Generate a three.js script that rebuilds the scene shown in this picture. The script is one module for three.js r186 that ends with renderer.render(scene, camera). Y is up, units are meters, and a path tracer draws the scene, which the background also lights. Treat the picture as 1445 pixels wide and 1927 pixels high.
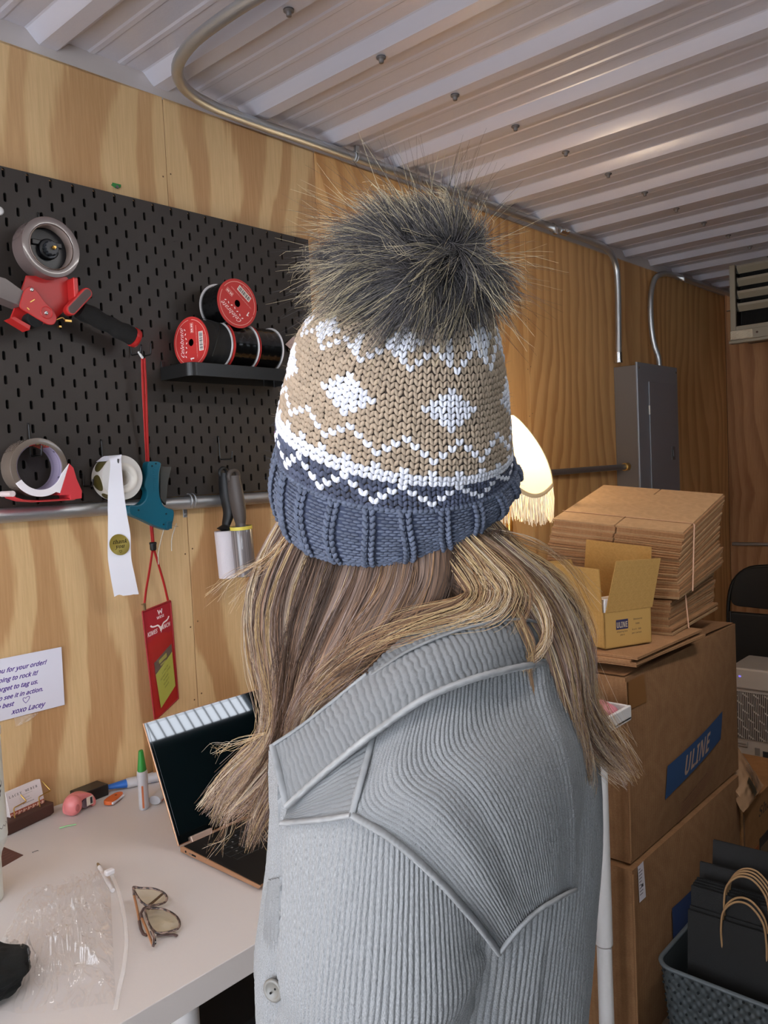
import * as THREE from 'three';
import { RoundedBoxGeometry } from 'three/addons/geometries/RoundedBoxGeometry.js';
import { mergeGeometries, mergeVertices, toCreasedNormals } from 'three/addons/utils/BufferGeometryUtils.js';
import { ImprovedNoise } from 'three/addons/math/ImprovedNoise.js';
import { RectAreaLightUniformsLib } from 'three/addons/lights/RectAreaLightUniformsLib.js';
import { MarchingCubes } from 'three/addons/objects/MarchingCubes.js';

// ---------------------------------------------------------------- camera, sky, lamps, exposure
RectAreaLightUniformsLib.init();
const scene = new THREE.Scene();
const renderer = new THREE.WebGLRenderer({ antialias: true });
renderer.toneMapping = THREE.LinearToneMapping;
renderer.toneMappingExposure = 1.28;
renderer.shadowMap.enabled = true;
const camera = new THREE.PerspectiveCamera(64.468, 1445 / 1927, 0.05, 60);
camera.position.set(0, 1.55, 1.8676);
camera.up.set(0, 1, 0);
camera.lookAt(0.74037, 1.55 - 0.05354, 1.8676 - 0.67007);
camera.rotateZ(-0.0458947);
scene.background = new THREE.Color(0.82, 0.89, 1.0);
scene.backgroundIntensity = 6.5;

const LAMP = { tube: 18, tubeGlow: 6, second: 17, shade: 0.3 };  // tube and second set the power of the two added LED fixtures

// ---------------------------------------------------------------- helpers
let seedState = 12345;
function srand(s) { seedState = s >>> 0; }
function rnd() { seedState = (seedState + 0x6d2b79f5) >>> 0; let t = Math.imul(seedState ^ (seedState >>> 15), 1 | seedState); t = (t + Math.imul(t ^ (t >>> 7), 61 | t)) ^ t; return ((t ^ (t >>> 14)) >>> 0) / 4294967296; }
const rr = (a, b) => a + (b - a) * rnd();
const gauss = () => (rnd() + rnd() + rnd() + rnd() - 2) * 0.866;
const V = (x, y, z) => (Array.isArray(x) ? new THREE.Vector3(x[0], x[1], x[2]) : x?.isVector3 ? x.clone() : new THREE.Vector3(x, y, z));
const lerp = THREE.MathUtils.lerp, clamp = THREE.MathUtils.clamp, sstep = THREE.MathUtils.smoothstep;
const noiser = new ImprovedNoise();
const nz = (x, y, z = 0) => noiser.noise(x, y, z);
const fbm = (x, y, z = 0, o = 4) => { let s = 0, a = 0.5; for (let i = 0; i < o; i++) { s += a * nz(x, y, z + i * 7.3); x *= 2.03; y *= 2.03; a *= 0.5; } return s; };
const used = new Map();
function numbered(n) { const k = used.get(n) ?? 0; used.set(n, k + 1); return k ? n + '_' + String(k).padStart(3, '0') : n; }
function tag(o, label, category, group) { o.userData.label = label; o.userData.category = category; if (group) o.userData.group = group; return o; }
function thing(name, label, category, pos = [0, 0, 0], turn = 0, group) {
  const o = new THREE.Group(); o.name = numbered(name); scene.add(o); o.position.set(...pos); o.rotation.y = turn; return tag(o, label, category, group);
}
function mesh(name, geo, mat, parent, kind) {
  const g = Array.isArray(geo) ? merge(geo) : geo;
  const m = new THREE.Mesh(g, mat); m.name = parent === scene ? numbered(name) : name; m.castShadow = m.receiveShadow = true; parent.add(m); if (kind) m.userData.kind = kind; return m;
}
function merge(list) {
  const keep = ['position', 'normal', 'uv'], col = list.every((g) => g.attributes.color);
  return mergeGeometries(list.map((g) => { const h = g.index ? g.toNonIndexed() : g.clone(); for (const k of Object.keys(h.attributes)) if (!keep.includes(k) && !(k === 'color' && col)) h.deleteAttribute(k); if (!h.attributes.uv) h.setAttribute('uv', new THREE.Float32BufferAttribute(new Float32Array(h.attributes.position.count * 2), 2)); return h; }), false);
}
// rounded box, centre c, uv in metres by the dominant axis
function box(w, h, d, c = [0, 0, 0], r = 0.002, seg = 2) {
  const g = r > 0 ? new RoundedBoxGeometry(w, h, d, seg, Math.min(r, w / 2.01, h / 2.01, d / 2.01)) : new THREE.BoxGeometry(w, h, d);
  metreUV(g); return g.translate(...c);
}
function metreUV(g) {
  const p = g.attributes.position, n = g.attributes.normal, u = new Float32Array(p.count * 2);
  for (let i = 0; i < p.count; i++) {
    const ax = Math.abs(n.getX(i)), ay = Math.abs(n.getY(i)), az = Math.abs(n.getZ(i));
    const [a, b] = az >= ax && az >= ay ? [p.getX(i), p.getY(i)] : ax >= ay ? [p.getZ(i), p.getY(i)] : [p.getX(i), p.getZ(i)];
    u[i * 2] = a; u[i * 2 + 1] = b;
  }
  g.setAttribute('uv', new THREE.BufferAttribute(u, 2)); return g;
}
function tube(pts, r, seg = 0, rad = 10, closed = false) {
  const P = pts.map((p) => (p.isVector3 ? p : V(p))), c = new THREE.CatmullRomCurve3(P, closed, 'centripetal');
  const main = new THREE.TubeGeometry(c, seg || P.length * 6, r, rad, closed);
  if (closed) return main;
  const caps = [0, 1].map((t) => { const g = new THREE.CircleGeometry(r, rad), q = new THREE.Quaternion().setFromUnitVectors(V(0, 0, 1), c.getTangent(t).multiplyScalar(t ? 1 : -1)); return g.applyQuaternion(q).translate(...c.getPoint(t).toArray()); });
  return merge([main, ...caps]);
}
// straight rod with rounded corners of radius f at the inner points
function bent(pts, r, f, rad = 12) {
  const P = pts.map((p) => V(p)), path = new THREE.CurvePath();
  let a = P[0];
  for (let i = 1; i < P.length - 1; i++) {
    const d0 = P[i].clone().sub(P[i - 1]).normalize(), d1 = P[i + 1].clone().sub(P[i]).normalize(), b = P[i].clone().addScaledVector(d0, -f), c = P[i].clone().addScaledVector(d1, f);
    path.add(new THREE.LineCurve3(a, b)); path.add(new THREE.QuadraticBezierCurve3(b, P[i], c)); a = c;
  }
  path.add(new THREE.LineCurve3(a, P[P.length - 1]));
  const n = [], L = path.getLength(); for (const c of path.curves) { const k = c.isLineCurve3 ? 1 : 8; for (let i = 0; i < k; i++) n.push(c.getPoint(i / k)); } n.push(P[P.length - 1]);
  return sweep(n, () => r, rad, true);
}
// sweep a (possibly oval) section along points; radius r(t) or [ru, rv](t)
function sweep(pts, r, rad = 8, cap = true, upHint = null) {
  const n = pts.length, pos = [], uv = [], idx = []; let up = upHint ? upHint.clone() : null, len = 0;
  for (let i = 0; i < n; i++) {
    const t = pts[Math.min(i + 1, n - 1)].clone().sub(pts[Math.max(i - 1, 0)]).normalize();
    if (!up) up = Math.abs(t.y) < 0.9 ? V(0, 1, 0) : V(1, 0, 0);
    const b = t.clone().cross(up).normalize(); const nn = b.clone().cross(t).normalize(); if (!upHint) up = nn;
    if (i) len += pts[i].distanceTo(pts[i - 1]);
    const R = r(i / (n - 1)), [ru, rv] = Array.isArray(R) ? R : [R, R];
    for (let j = 0; j <= rad; j++) { const a = (j / rad) * Math.PI * 2, q = pts[i].clone().addScaledVector(b, Math.cos(a) * ru).addScaledVector(nn, Math.sin(a) * rv); pos.push(q.x, q.y, q.z); uv.push((j / rad) * Math.PI * (ru + rv), len); }
  }
  for (let i = 0; i < n - 1; i++) for (let j = 0; j < rad; j++) { const a = i * (rad + 1) + j, b = a + rad + 1; idx.push(a, a + 1, b, b, a + 1, b + 1); }
  const g = new THREE.BufferGeometry(); g.setAttribute('position', new THREE.Float32BufferAttribute(pos, 3)); g.setAttribute('uv', new THREE.Float32BufferAttribute(uv, 2)); g.setIndex(idx); g.computeVertexNormals(); seamNormals(g, n, rad + 1);
  if (!cap) return g;
  const ends = [0, n - 1].map((i) => { const c = pts[i], pp = [c.x, c.y, c.z], ii = []; for (let j = 0; j <= rad; j++) pp.push(...pos.slice((i * (rad + 1) + j) * 3, (i * (rad + 1) + j) * 3 + 3)); for (let j = 1; j <= rad; j++) ii.push(0, ...(i ? [j + 1, j] : [j, j + 1])); const e = new THREE.BufferGeometry(); e.setAttribute('position', new THREE.Float32BufferAttribute(pp, 3)); e.setIndex(ii); e.computeVertexNormals(); return e; });
  return merge([g, ...ends]);
}
function seamNormals(g, rows, cols) {
  const N = g.attributes.normal; for (let i = 0; i < rows; i++) { const a = i * cols, b = a + cols - 1, v = V(N.getX(a) + N.getX(b), N.getY(a) + N.getY(b), N.getZ(a) + N.getZ(b)).normalize(); N.setXYZ(a, v.x, v.y, v.z); N.setXYZ(b, v.x, v.y, v.z); }
}
const lathe = (prof, seg = 32) => new THREE.LatheGeometry(prof.map(([r, y]) => new THREE.Vector2(r, y)), seg);
const cyl = (r0, r1, h, c = [0, 0, 0], seg = 24) => new THREE.CylinderGeometry(r1, r0, h, seg).translate(...c);
function disc(r, h, bev = 0.001, seg = 32) { return lathe([[0, 0], [r - bev, 0], [r, bev], [r, h - bev], [r - bev, h], [0, h]], seg); }
// a flat outline (x, y pairs) extruded from z0 back to z0 - depth
function slab(pts, z0, depth, bev = 0.0015, holes = []) {
  const s = new THREE.Shape(pts.map((p) => new THREE.Vector2(p[0], p[1]))); for (const h of holes) s.holes.push(new THREE.Path(h.map((p) => new THREE.Vector2(p[0], p[1]))));
  const g = new THREE.ExtrudeGeometry(s, { depth: Math.max(1e-5, depth - 2 * bev), bevelEnabled: bev > 0, bevelThickness: bev, bevelSize: bev, bevelOffset: -bev, bevelSegments: 2, curveSegments: 12 });
  return g.translate(0, 0, z0 - depth + bev);
}
const curve2 = (pts, n = 60, closed = true) => new THREE.CatmullRomCurve3(pts.map((p) => V(p[0], p[1], 0)), closed, 'centripetal').getPoints(n).map((p) => [p.x, p.y]);
const circle2 = (cx, cy, r, n = 32, ry = r) => Array.from({ length: n }, (_, i) => [cx + r * Math.cos((i / n) * 2 * Math.PI), cy + ry * Math.sin((i / n) * 2 * Math.PI)]);
function quad(a, b, c, d, nu = 1, nv = 1) { // bilinear sheet a(0,0) b(1,0) c(1,1) d(0,1)
  return grid((u, v) => V(a).multiplyScalar((1 - u) * (1 - v)).addScaledVector(V(b), u * (1 - v)).addScaledVector(V(c), u * v).addScaledVector(V(d), (1 - u) * v), nu, nv);
}
function grid(fn, nu, nv, uvs = [1, 1]) {
  const pos = [], uv = [], idx = [];
  for (let j = 0; j <= nv; j++) for (let i = 0; i <= nu; i++) { const p = fn(i / nu, j / nv); pos.push(p.x, p.y, p.z); uv.push((i / nu) * uvs[0], (j / nv) * uvs[1]); }
  for (let j = 0; j < nv; j++) for (let i = 0; i < nu; i++) { const a = j * (nu + 1) + i, b = a + nu + 1; idx.push(a, a + 1, b, b, a + 1, b + 1); }
  const g = new THREE.BufferGeometry(); g.setAttribute('position', new THREE.Float32BufferAttribute(pos, 3)); g.setAttribute('uv', new THREE.Float32BufferAttribute(uv, 2)); g.setIndex(idx); g.computeVertexNormals(); return g;
}
// give a sheet thickness along its normals
function thicken(g, t) {
  const p = g.attributes.position, n = g.attributes.normal, back = g.clone(), q = back.attributes.position;
  for (let i = 0; i < p.count; i++) q.setXYZ(i, p.getX(i) - n.getX(i) * t, p.getY(i) - n.getY(i) * t, p.getZ(i) - n.getZ(i) * t);
  const ix = [...g.index.array], edge = new Map(); for (let i = 0; i < ix.length; i += 3) for (const [a, b] of [[ix[i], ix[i + 1]], [ix[i + 1], ix[i + 2]], [ix[i + 2], ix[i]]]) { const k = a < b ? a + '_' + b : b + '_' + a; if (edge.has(k)) edge.delete(k); else edge.set(k, [a, b]); }
  const rim = []; for (const [a, b] of edge.values()) rim.push(...[a, b].flatMap((i) => [p.getX(i), p.getY(i), p.getZ(i)]), ...[b].flatMap((i) => [q.getX(i), q.getY(i), q.getZ(i)]), ...[a, b, a].flatMap((i, k) => (k === 0 ? [p.getX(i), p.getY(i), p.getZ(i)] : [q.getX(i), q.getY(i), q.getZ(i)])));
  const r = new THREE.BufferGeometry(); r.setAttribute('position', new THREE.Float32BufferAttribute(rim, 3)); r.computeVertexNormals();
  const bi = back.index.array; for (let i = 0; i < bi.length; i += 3) { const s = bi[i]; bi[i] = bi[i + 1]; bi[i + 1] = s; } back.computeVertexNormals();
  return merge([g, back, r]);
}
function screwHead(r, c, dir = [0, 0, 1]) { const g = lathe([[0, 0.0012], [r * 0.35, 0.0013], [r * 0.4, 0.0019], [r * 0.8, 0.0014], [r, 0], [0, -0.001]], 14); return g.applyQuaternion(new THREE.Quaternion().setFromUnitVectors(V(0, 1, 0), V(dir).normalize())).translate(...c); }

// ---------------------------------------------------------------- textures and materials
function dataTex(w, h, fn, srgb = true, repeat = true) {
  const d = new Uint8Array(w * h * 4); for (let y = 0; y < h; y++) for (let x = 0; x < w; x++) { const c = fn(x, y), i = (y * w + x) * 4; d[i] = clamp(c[0], 0, 255); d[i + 1] = clamp(c[1], 0, 255); d[i + 2] = clamp(c[2], 0, 255); d[i + 3] = 255; }
  const t = new THREE.DataTexture(d, w, h); t.magFilter = THREE.LinearFilter; t.minFilter = THREE.LinearMipmapLinearFilter; t.generateMipmaps = true; if (repeat) t.wrapS = t.wrapT = THREE.RepeatWrapping; if (srgb) t.colorSpace = THREE.SRGBColorSpace; t.needsUpdate = true; return t;
}
function canvasTex(w, h, draw) { const c = document.createElement('canvas'); c.width = w; c.height = h; const x = c.getContext('2d'); draw(x, w, h); const t = new THREE.CanvasTexture(c); t.colorSpace = THREE.SRGBColorSpace; t.anisotropy = 8; return t; }
const std = (color, roughness = 0.6, extra = {}) => new THREE.MeshStandardMaterial({ color, roughness, ...extra });
const phys = (color, roughness = 0.5, extra = {}) => new THREE.MeshPhysicalMaterial({ color, roughness, ...extra });
const tileNoise = (x, y, n, s) => { const a = (x / n) * 2 * Math.PI, b = (y / n) * 2 * Math.PI, k = s / (2 * Math.PI); return nz(Math.cos(a) * k + 11, Math.sin(a) * k + Math.cos(b) * k, Math.sin(b) * k + 3); };
const grainTex = dataTex(256, 256, (x, y) => { const v = 128 + 60 * tileNoise(x, y, 256, 24) + 50 * tileNoise(x, y, 256, 60) + (rnd() - 0.5) * 50; return [v, v, v]; }, false);
const rep = (t, sx, sy) => { const c = t.clone(); c.repeat.set(sx, sy); c.needsUpdate = true; return c; };

// rotary-cut pine plywood, 1.2 m by 2.6 m per image: pale and ochre bands with a sharp and a soft side
function plywood(seed, stretch, bands, wob, pale, dark, contrast, soft) {
  const w = 820, h = 1640;
  return dataTex(w, h, (x, y) => {
    const X = (x / w) * 1.2, Y = (y / h) * 2.6;
    const warp = fbm(X * 2.2 + seed, Y * 0.75, seed, 3);
    let f = X * bands + warp * wob + fbm(X * 1.1 + seed * 3.1, Y * stretch, seed * 1.7, 2) * bands * (soft ? 0.95 : 0.5) + nz(X * 14, Y * 3.5, seed + 5) * 0.16 + nz(X * 40, Y * 7, seed + 6) * 0.05;
    f += nz(X * 150, Y * 6, seed + 3) * 0.045 + nz(X * 60, Y * 16, seed + 4) * 0.02; f = f - Math.floor(f);
    const sh = 0.16 * fbm(X * 2.6 + 3, Y * 1.4, seed + 8, 2), late0 = soft ? (f < 0.45 ? sstep(f, 0.17 + sh, 0.27 + sh) : 1 - sstep(f, 0.66 + sh, 0.8 + sh)) : f < 0.82 ? sstep(f, 0.1, 0.8) : 1 - sstep(f, 0.84, 0.95);
    const late = Math.pow(late0, 1.1) * contrast * clamp(0.8 + 0.9 * fbm(X * 3 + 40, Y * 1.3, seed, 2), 0.15, 1.15);
    const fibre = nz(X * 260, Y * 8, seed) * 8 + nz(X * 520, Y * 20, seed) * 6, cloud = fbm(X * 2.2, Y * 1.6, seed + 9, 3) * 14;
    return [0, 1, 2].map((c) => lerp(pale[c], dark[c], clamp(late, 0, 1)) + fibre + cloud);
  });
}
srand(5);
const TX = {
  plyA: plywood(2.3, 0.7, 4.8, 2.4, [214, 178, 128], [181, 135, 89], 0.82, true),
  plyB: plywood(7.9, 0.3, 11, 2.2, [224, 174, 114], [194, 138, 82], 0.85),
  plyC: plywood(13.1, 0.26, 11, 2.2, [182, 130, 84], [150, 96, 58], 0.8),
};
const ply = (t, ox = 0, oy = 0) => { const m = t.clone(); m.wrapS = m.wrapT = THREE.MirroredRepeatWrapping; m.repeat.set(1 / 1.2, 1 / 2.6); m.offset.set(ox, oy); m.needsUpdate = true; return new THREE.MeshStandardMaterial({ map: m, roughness: 0.62, bumpMap: rep(grainTex, 3, 0.7), bumpScale: 0.0004 }); };
const cardTex = (r, g, b, flute = 0) => dataTex(256, 256, (x, y) => { const v = tileNoise(x, y, 256, 8) * 10 + tileNoise(x, y, 256, 70) * 9 + (rnd() - 0.5) * 7 + flute * Math.sin((x / 256) * 2 * Math.PI * 20) * 3; return [r + v, g + v * 0.9, b + v * 0.75]; });
const cardboard = (r, g, b, s = 4) => new THREE.MeshStandardMaterial({ map: rep(cardTex(r, g, b, 1), s, s), roughness: 0.85 });
const MAT = {
  galv: phys(0xb9babb, 0.32, { metalness: 0.85, roughnessMap: null, bumpMap: rep(grainTex, 6, 6), bumpScale: 0.0003 }),
  chrome: std(0xd8d8d8, 0.2, { metalness: 1 }),
  brass: std(0xc9a35c, 0.3, { metalness: 1 }),
  blackPlastic: std(0x141414, 0.45), blackSatin: std(0x1b1a19, 0.35), blackRubber: std(0x121212, 0.9),
  white: std(0xe9e6e2, 0.45), whitePaper: std(0xeceaf0, 0.8), red: phys(0xc22a28, 0.35, { clearcoat: 0.3 }), darkGrey: std(0x46474a, 0.5),
  pegboard: std(0x2b2826, 0.55), slotDark: std(0x0a0a0a, 0.9), hole: std(0x060606, 1),
};

// ================================================================= THE SETTING: a shipping-container workroom lined with plywood
function struct(name, geo, mat, parent = scene) { const m = mesh(name, geo, mat, parent); if (parent === scene) m.userData.kind = 'structure'; return m; }
function structGroup(name) { const g = new THREE.Group(); g.name = name; g.userData.kind = 'structure'; scene.add(g); return g; }
const ROOM = { x0: -2.4, x1: 5.4, z1: 2.37, top: 2.63 };
const floorTex = dataTex(512, 512, (x, y) => { const v = tileNoise(x, y, 512, 6) * 18 + tileNoise(x, y, 512, 60) * 10; return [126 + v, 108 + v, 88 + v * 0.8]; });
struct('floor', box(7.9, 0.06, 2.55, [1.5, -0.03, 1.19], 0), new THREE.MeshStandardMaterial({ map: rep(floorTex, 0.8, 0.8), roughness: 0.7 }));

// left wall: plywood sheets with open joints, nailed along the edges, on a dark backing
const wallLeft = structGroup('wall_left');
mesh('backing', box(7.9, 2.75, 0.06, [1.5, 1.36, -0.046], 0), std(0x2a211a, 0.9), wallLeft);
const joints = [-2.4, -1.17, 0.05, 1.27, 1.814, 3.03, 4.25, 5.4], sheetTex = [TX.plyA, TX.plyA, TX.plyA, TX.plyA, TX.plyB, TX.plyB, TX.plyB];
for (let i = 0; i < joints.length - 1; i++) {
  const a = joints[i] + 0.0008, b = joints[i + 1] - 0.0008;
  const g = box(b - a, 2.552, 0.016, [(a + b) / 2, 1.276, -0.008], 0.001, 1);
  mesh('plywood_panel', g, ply(sheetTex[i], [0.1, 0.55, 0.31, 0.62, 0.18, 0.74, 0.41][i], [0.1, 0.4, 0.2, 0.03, 0.33, 0.55, 0.12][i]), wallLeft);
}
const nails = []; for (const x of [1.27, 1.814, 3.03, 4.25]) for (let y = 0.15; y < 2.55; y += 0.2) for (const s of [-1, 1]) nails.push(lathe([[0, 0.0006], [0.0022, 0.0004], [0.0025, 0]], 8).rotateX(Math.PI / 2).translate(x + s * 0.012 + 0.002 * Math.sin(y * 40), y + s * 0.006, 0));
mesh('nail_head', nails, std(0x6b4c2a, 0.6), wallLeft).userData.kind = 'stuff';
// end wall in redder, darker sheets
const wallEnd = structGroup('wall_end');
mesh('backing', box(0.06, 2.75, 2.55, [5.45, 1.36, 1.19], 0), std(0x2a211a, 0.9), wallEnd);
[[0, 0.62], [0.62, 1.84], [1.84, 2.37]].forEach(([a, b], i) => { const g = box(0.016, 2.57, b - a - 0.0016, [5.41, 1.285, (a + b) / 2], 0.001, 1); mesh('plywood_panel', g, ply(TX.plyC, [0.3, 0.05, 0.6][i], 0.2 * i), wallEnd); });
// right wall (outside the frame): sheets with a window opening that lets daylight in behind the photographer
const wallRight = structGroup('wall_right');
const WIN = { x0: -1.7, x1: -0.35, y0: 1.0, y1: 2.05 };
const teal = std(0x1c3036, 0.5, { metalness: 0.2 });
const rw = (x0, x1, y0, y1) => mesh('steel_panel', box(x1 - x0, y1 - y0, 0.05, [(x0 + x1) / 2, (y0 + y1) / 2, 2.395], 0.001, 1), teal, wallRight);
const SLIT = { x0: 1.98, x1: 2.86, y0: 2.08, y1: 2.31 };
rw(ROOM.x0, WIN.x0, 0, 2.62); rw(WIN.x1, 1.0, 0, 2.62); rw(1.0, SLIT.x0, 0, 2.62); rw(SLIT.x1, 4.1, 0, 2.62); rw(4.1, 5.4, 0, 2.62); rw(WIN.x0, WIN.x1, 0, WIN.y0); rw(WIN.x0, WIN.x1, WIN.y1, 2.62); rw(SLIT.x0, SLIT.x1, 0, SLIT.y0); rw(SLIT.x0, SLIT.x1, SLIT.y1, 2.62);
for (let x = -2.3; x < 5.4; x += 0.28) if (!(x > WIN.x0 - 0.05 && x < WIN.x1 + 0.05) && !(x > SLIT.x0 - 0.05 && x < SLIT.x1 + 0.05)) mesh('steel_rib', slab([[-0.05, 0], [-0.022, 0.022], [0.022, 0.022], [0.05, 0]], 0, 2.58, 0).rotateX(Math.PI / 2).rotateZ(Math.PI).translate(x, 0.02, 2.372), teal, wallRight);
const slit = structGroup('window_2');
for (let i = 0; i <= 15; i++) mesh('window_bar', box(0.006, 0.23, 0.008, [SLIT.x0 + 0.004 + i * 0.0581, 2.195, 2.376], 0.001, 1), std(0x55585a, 0.5), slit);
const win = structGroup('window_1');
for (const [w, h, x, y] of [[1.35, 0.04, -1.025, 1.02], [1.35, 0.04, -1.025, 2.03], [0.04, 0.97, -1.68, 1.525], [0.04, 0.97, -0.37, 1.525], [0.04, 0.97, -1.025, 1.525]]) mesh('window_frame', box(w, h, 0.05, [x, y, 2.395], 0.004), MAT.white, win);
mesh('window_glass', box(1.27, 0.97, 0.004, [-1.025, 1.525, 2.4], 0), phys(0xffffff, 0.02, { transmission: 1, thickness: 0 }), win);
// the door end: double doorway standing open behind the photographer
const wallDoor = structGroup('wall_door_end');
for (const [y0, y1, z0, z1] of [[0, 2.75, -0.06, 0.2], [0, 2.75, 2.17, 2.44], [2.3, 2.75, 0.2, 2.17]]) mesh('door_frame', box(0.06, y1 - y0, z1 - z0, [ROOM.x0 - 0.03, (y0 + y1) / 2, (z0 + z1) / 2], 0.003), std(0x8b8d90, 0.5), wallDoor);

// corrugated steel roof sheets: 30 cm between ribs, two low stiffener beads in each pan
const roofProfile = []; // [x, y]
for (let k = -9; k < 15; k++) { const c = 0.962 + 0.3045 * k; for (const [dx, dy] of [[-0.05, 0.026], [-0.026, 0.003], [-0.021, 0], [0.021, 0], [0.026, 0.003], [0.05, 0.026], [0.054, 0.028], [0.1, 0.028], [0.106, 0.0255], [0.118, 0.0255], [0.124, 0.028], [0.18, 0.028], [0.186, 0.0255], [0.198, 0.0255], [0.204, 0.028], [0.25, 0.028]]) roofProfile.push([c + dx, 2.572 + dy]); }
const ceil = structGroup('ceiling');
{
  const pr = roofProfile.filter(([x]) => x > ROOM.x0 - 0.1 && x < 5.5), zs = [-0.02, 0.4, 0.8, 1.2, 1.6, 2.0, 2.42], pos = [], uv = [], idx = [];
  pr.forEach(([x, y], i) => { zs.forEach((z, j) => { pos.push(x, y + 0.0012 * Math.sin(z * 5 + x * 3), z); uv.push(x, z); }); });
  for (let i = 0; i < pr.length - 1; i++) for (let j = 0; j < zs.length - 1; j++) { const a = i * zs.length + j, b = a + zs.length; idx.push(a, b, a + 1, b, b + 1, a + 1); }
  let g = new THREE.BufferGeometry(); g.setAttribute('position', new THREE.Float32BufferAttribute(pos, 3)); g.setAttribute('uv', new THREE.Float32BufferAttribute(uv, 2)); g.setIndex(idx); g.computeVertexNormals(); g = toCreasedNormals(g, 0.25);
  const roofMat = phys(0xbfbcc4, 0.33, { metalness: 0.16, bumpMap: rep(grainTex, 2, 2), bumpScale: 0.0005 });
  mesh('roof_sheet', g, roofMat, ceil);
  mesh('roof_deck', box(7.95, 0.05, 2.6, [1.5, 2.66, 1.19], 0), std(0x4a4542, 0.9), ceil);
  for (let k = 0; k < 15; k++) mesh('roof_screw', lathe([[0, -0.014], [0.0058, -0.014], [0.0066, -0.008], [0.0066, -0.0045], [0.012, -0.0035], [0.0125, 0], [0, 0.004]], 12).translate(1.571 + 0.3045 * (k - 1), 2.571, 0.506), std(0x6d6765, 0.5, { metalness: 0.4 }), ceil);
}
// steel angle that closes the joint between wall and roof
const trim1 = structGroup('trim_1');
for (const [a, b] of [[-2.4, 2.9], [2.88, 5.4]]) mesh('trim_angle', slab([[0, 2.546], [0.026, 2.546], [0.026, 2.549], [0.003, 2.549], [0.003, 2.606], [0, 2.606]], 0, b - a, 0).rotateY(Math.PI / 2).translate(b, 0, 0).applyMatrix4(new THREE.Matrix4().makeTranslation(0, 0, 0)), phys(0xc3bab6, 0.4, { metalness: 0.2 }), trim1);
const trim2 = structGroup('trim_2');
mesh('trim_angle', box(0.02, 0.05, 2.37, [5.39, 2.59, 1.185], 0.002), phys(0xb0a7a3, 0.4, { metalness: 0.2 }), trim2);

// ---------------------------------------------------------------- added LED key and fill lights, unseen outside the frame
function addedLedFixture(label, x0, x1, y, z, power) {
  const t = thing('added_led_fixture', label, 'light', [(x0 + x1) / 2, y, z]), w = x1 - x0;
  mesh('housing', box(w, 0.03, 0.14, [0, 0.03, 0], 0.004), MAT.white, t);
  const em = new THREE.MeshStandardMaterial({ color: 0xffffff, emissive: new THREE.Color(1, 0.96, 0.93), emissiveIntensity: LAMP.tubeGlow });
  mesh('diffuser', box(w - 0.02, 0.02, 0.12, [0, 0.005, 0], 0.006), em, t);
  const l = new THREE.RectAreaLight(new THREE.Color(1, 0.96, 0.93), power, w - 0.02, 0.12); l.position.set(0, -0.008, 0); l.rotation.x = -Math.PI / 2; l.name = 'lamp_light'; t.add(l);
  return t;
}
addedLedFixture('added long white LED ceiling light, unseen behind the photographer', -1.4, -0.1, 2.5, 1.55, LAMP.tube);  // key light put in behind the camera
addedLedFixture('added long white LED ceiling light, unseen, brightening the far end of the room', 1.1, 2.3, 2.5, 1.75, LAMP.second);  // fill light added to brighten the right-hand part of the room

// ================================================================= ON THE LEFT WALL
function rebase(t, p) { t.position.set(...p); for (const c of t.children) c.position.sub(t.position); return t; }
const at0 = (name, label, cat, group) => thing(name, label, cat, [0, 0, 0], 0, group);

// ---- black pegboard, every slot a real hole
const PITCH = 0.0544, pegCell = (() => {
  const s = new THREE.Shape([[-PITCH / 2, -PITCH / 4], [PITCH / 2, -PITCH / 4], [PITCH / 2, PITCH / 4], [-PITCH / 2, PITCH / 4]].map((p) => new THREE.Vector2(...p))), h = new THREE.Path(), a = 0.0038, b = 0.0066;
  h.moveTo(a, -b); h.absarc(0, b, a, 0, Math.PI, false); h.absarc(0, -b, a, Math.PI, 2 * Math.PI, false); s.holes.push(h);
  return new THREE.ExtrudeGeometry(s, { depth: 0.006, bevelEnabled: false, curveSegments: 6 });
})();
const pb2 = at0('pegboard', 'black slotted pegboard on the plywood wall, hung with tape, ribbon and tools', 'pegboard');
{
  const x0 = 0.72, y0 = 1.501, list = [];
  for (let r = 0; r < 28; r++) {
    const y = y0 + PITCH / 4 + r * PITCH / 2, off = r % 2 ? PITCH / 2 : 0;
    for (let c = 0; c < 19 - (r % 2); c++) list.push(pegCell.clone().translate(x0 + PITCH / 2 + off + c * PITCH, y, 0.012));
    if (r % 2) for (const x of [x0 + PITCH / 4, x0 + 18.75 * PITCH]) list.push(new THREE.BoxGeometry(PITCH / 2, PITCH / 2, 0.006).translate(x, y, 0.015));
  }
  const g = merge(list), uv = g.attributes.uv, p = g.attributes.position; for (let i = 0; i < p.count; i++) uv.setXY(i, p.getX(i), p.getY(i));
  mesh('board', g, std(0x342d28, 0.5, { bumpMap: rep(grainTex, 9, 9), bumpScale: 0.0003 }), pb2);
  mesh('slot_shade_sheet', box(1.02, 0.752, 0.002, [x0 + 0.517, 1.882, 0.0075], 0), MAT.hole, pb2);  // black sheet added behind the board, stands in for shade inside the slots
  for (const [x, y] of [[0.03, 0.03], [1.0, 0.03], [0.03, 0.73], [1.0, 0.73]]) mesh('spacer', cyl(0.008, 0.008, 0.012, [0, 0, 0], 12).rotateX(Math.PI / 2).translate(x0 + x, y0 + y, 0.006), MAT.blackPlastic, pb2);
  rebase(pb2, [1.237, 1.501, 0.015]);
}
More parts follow.
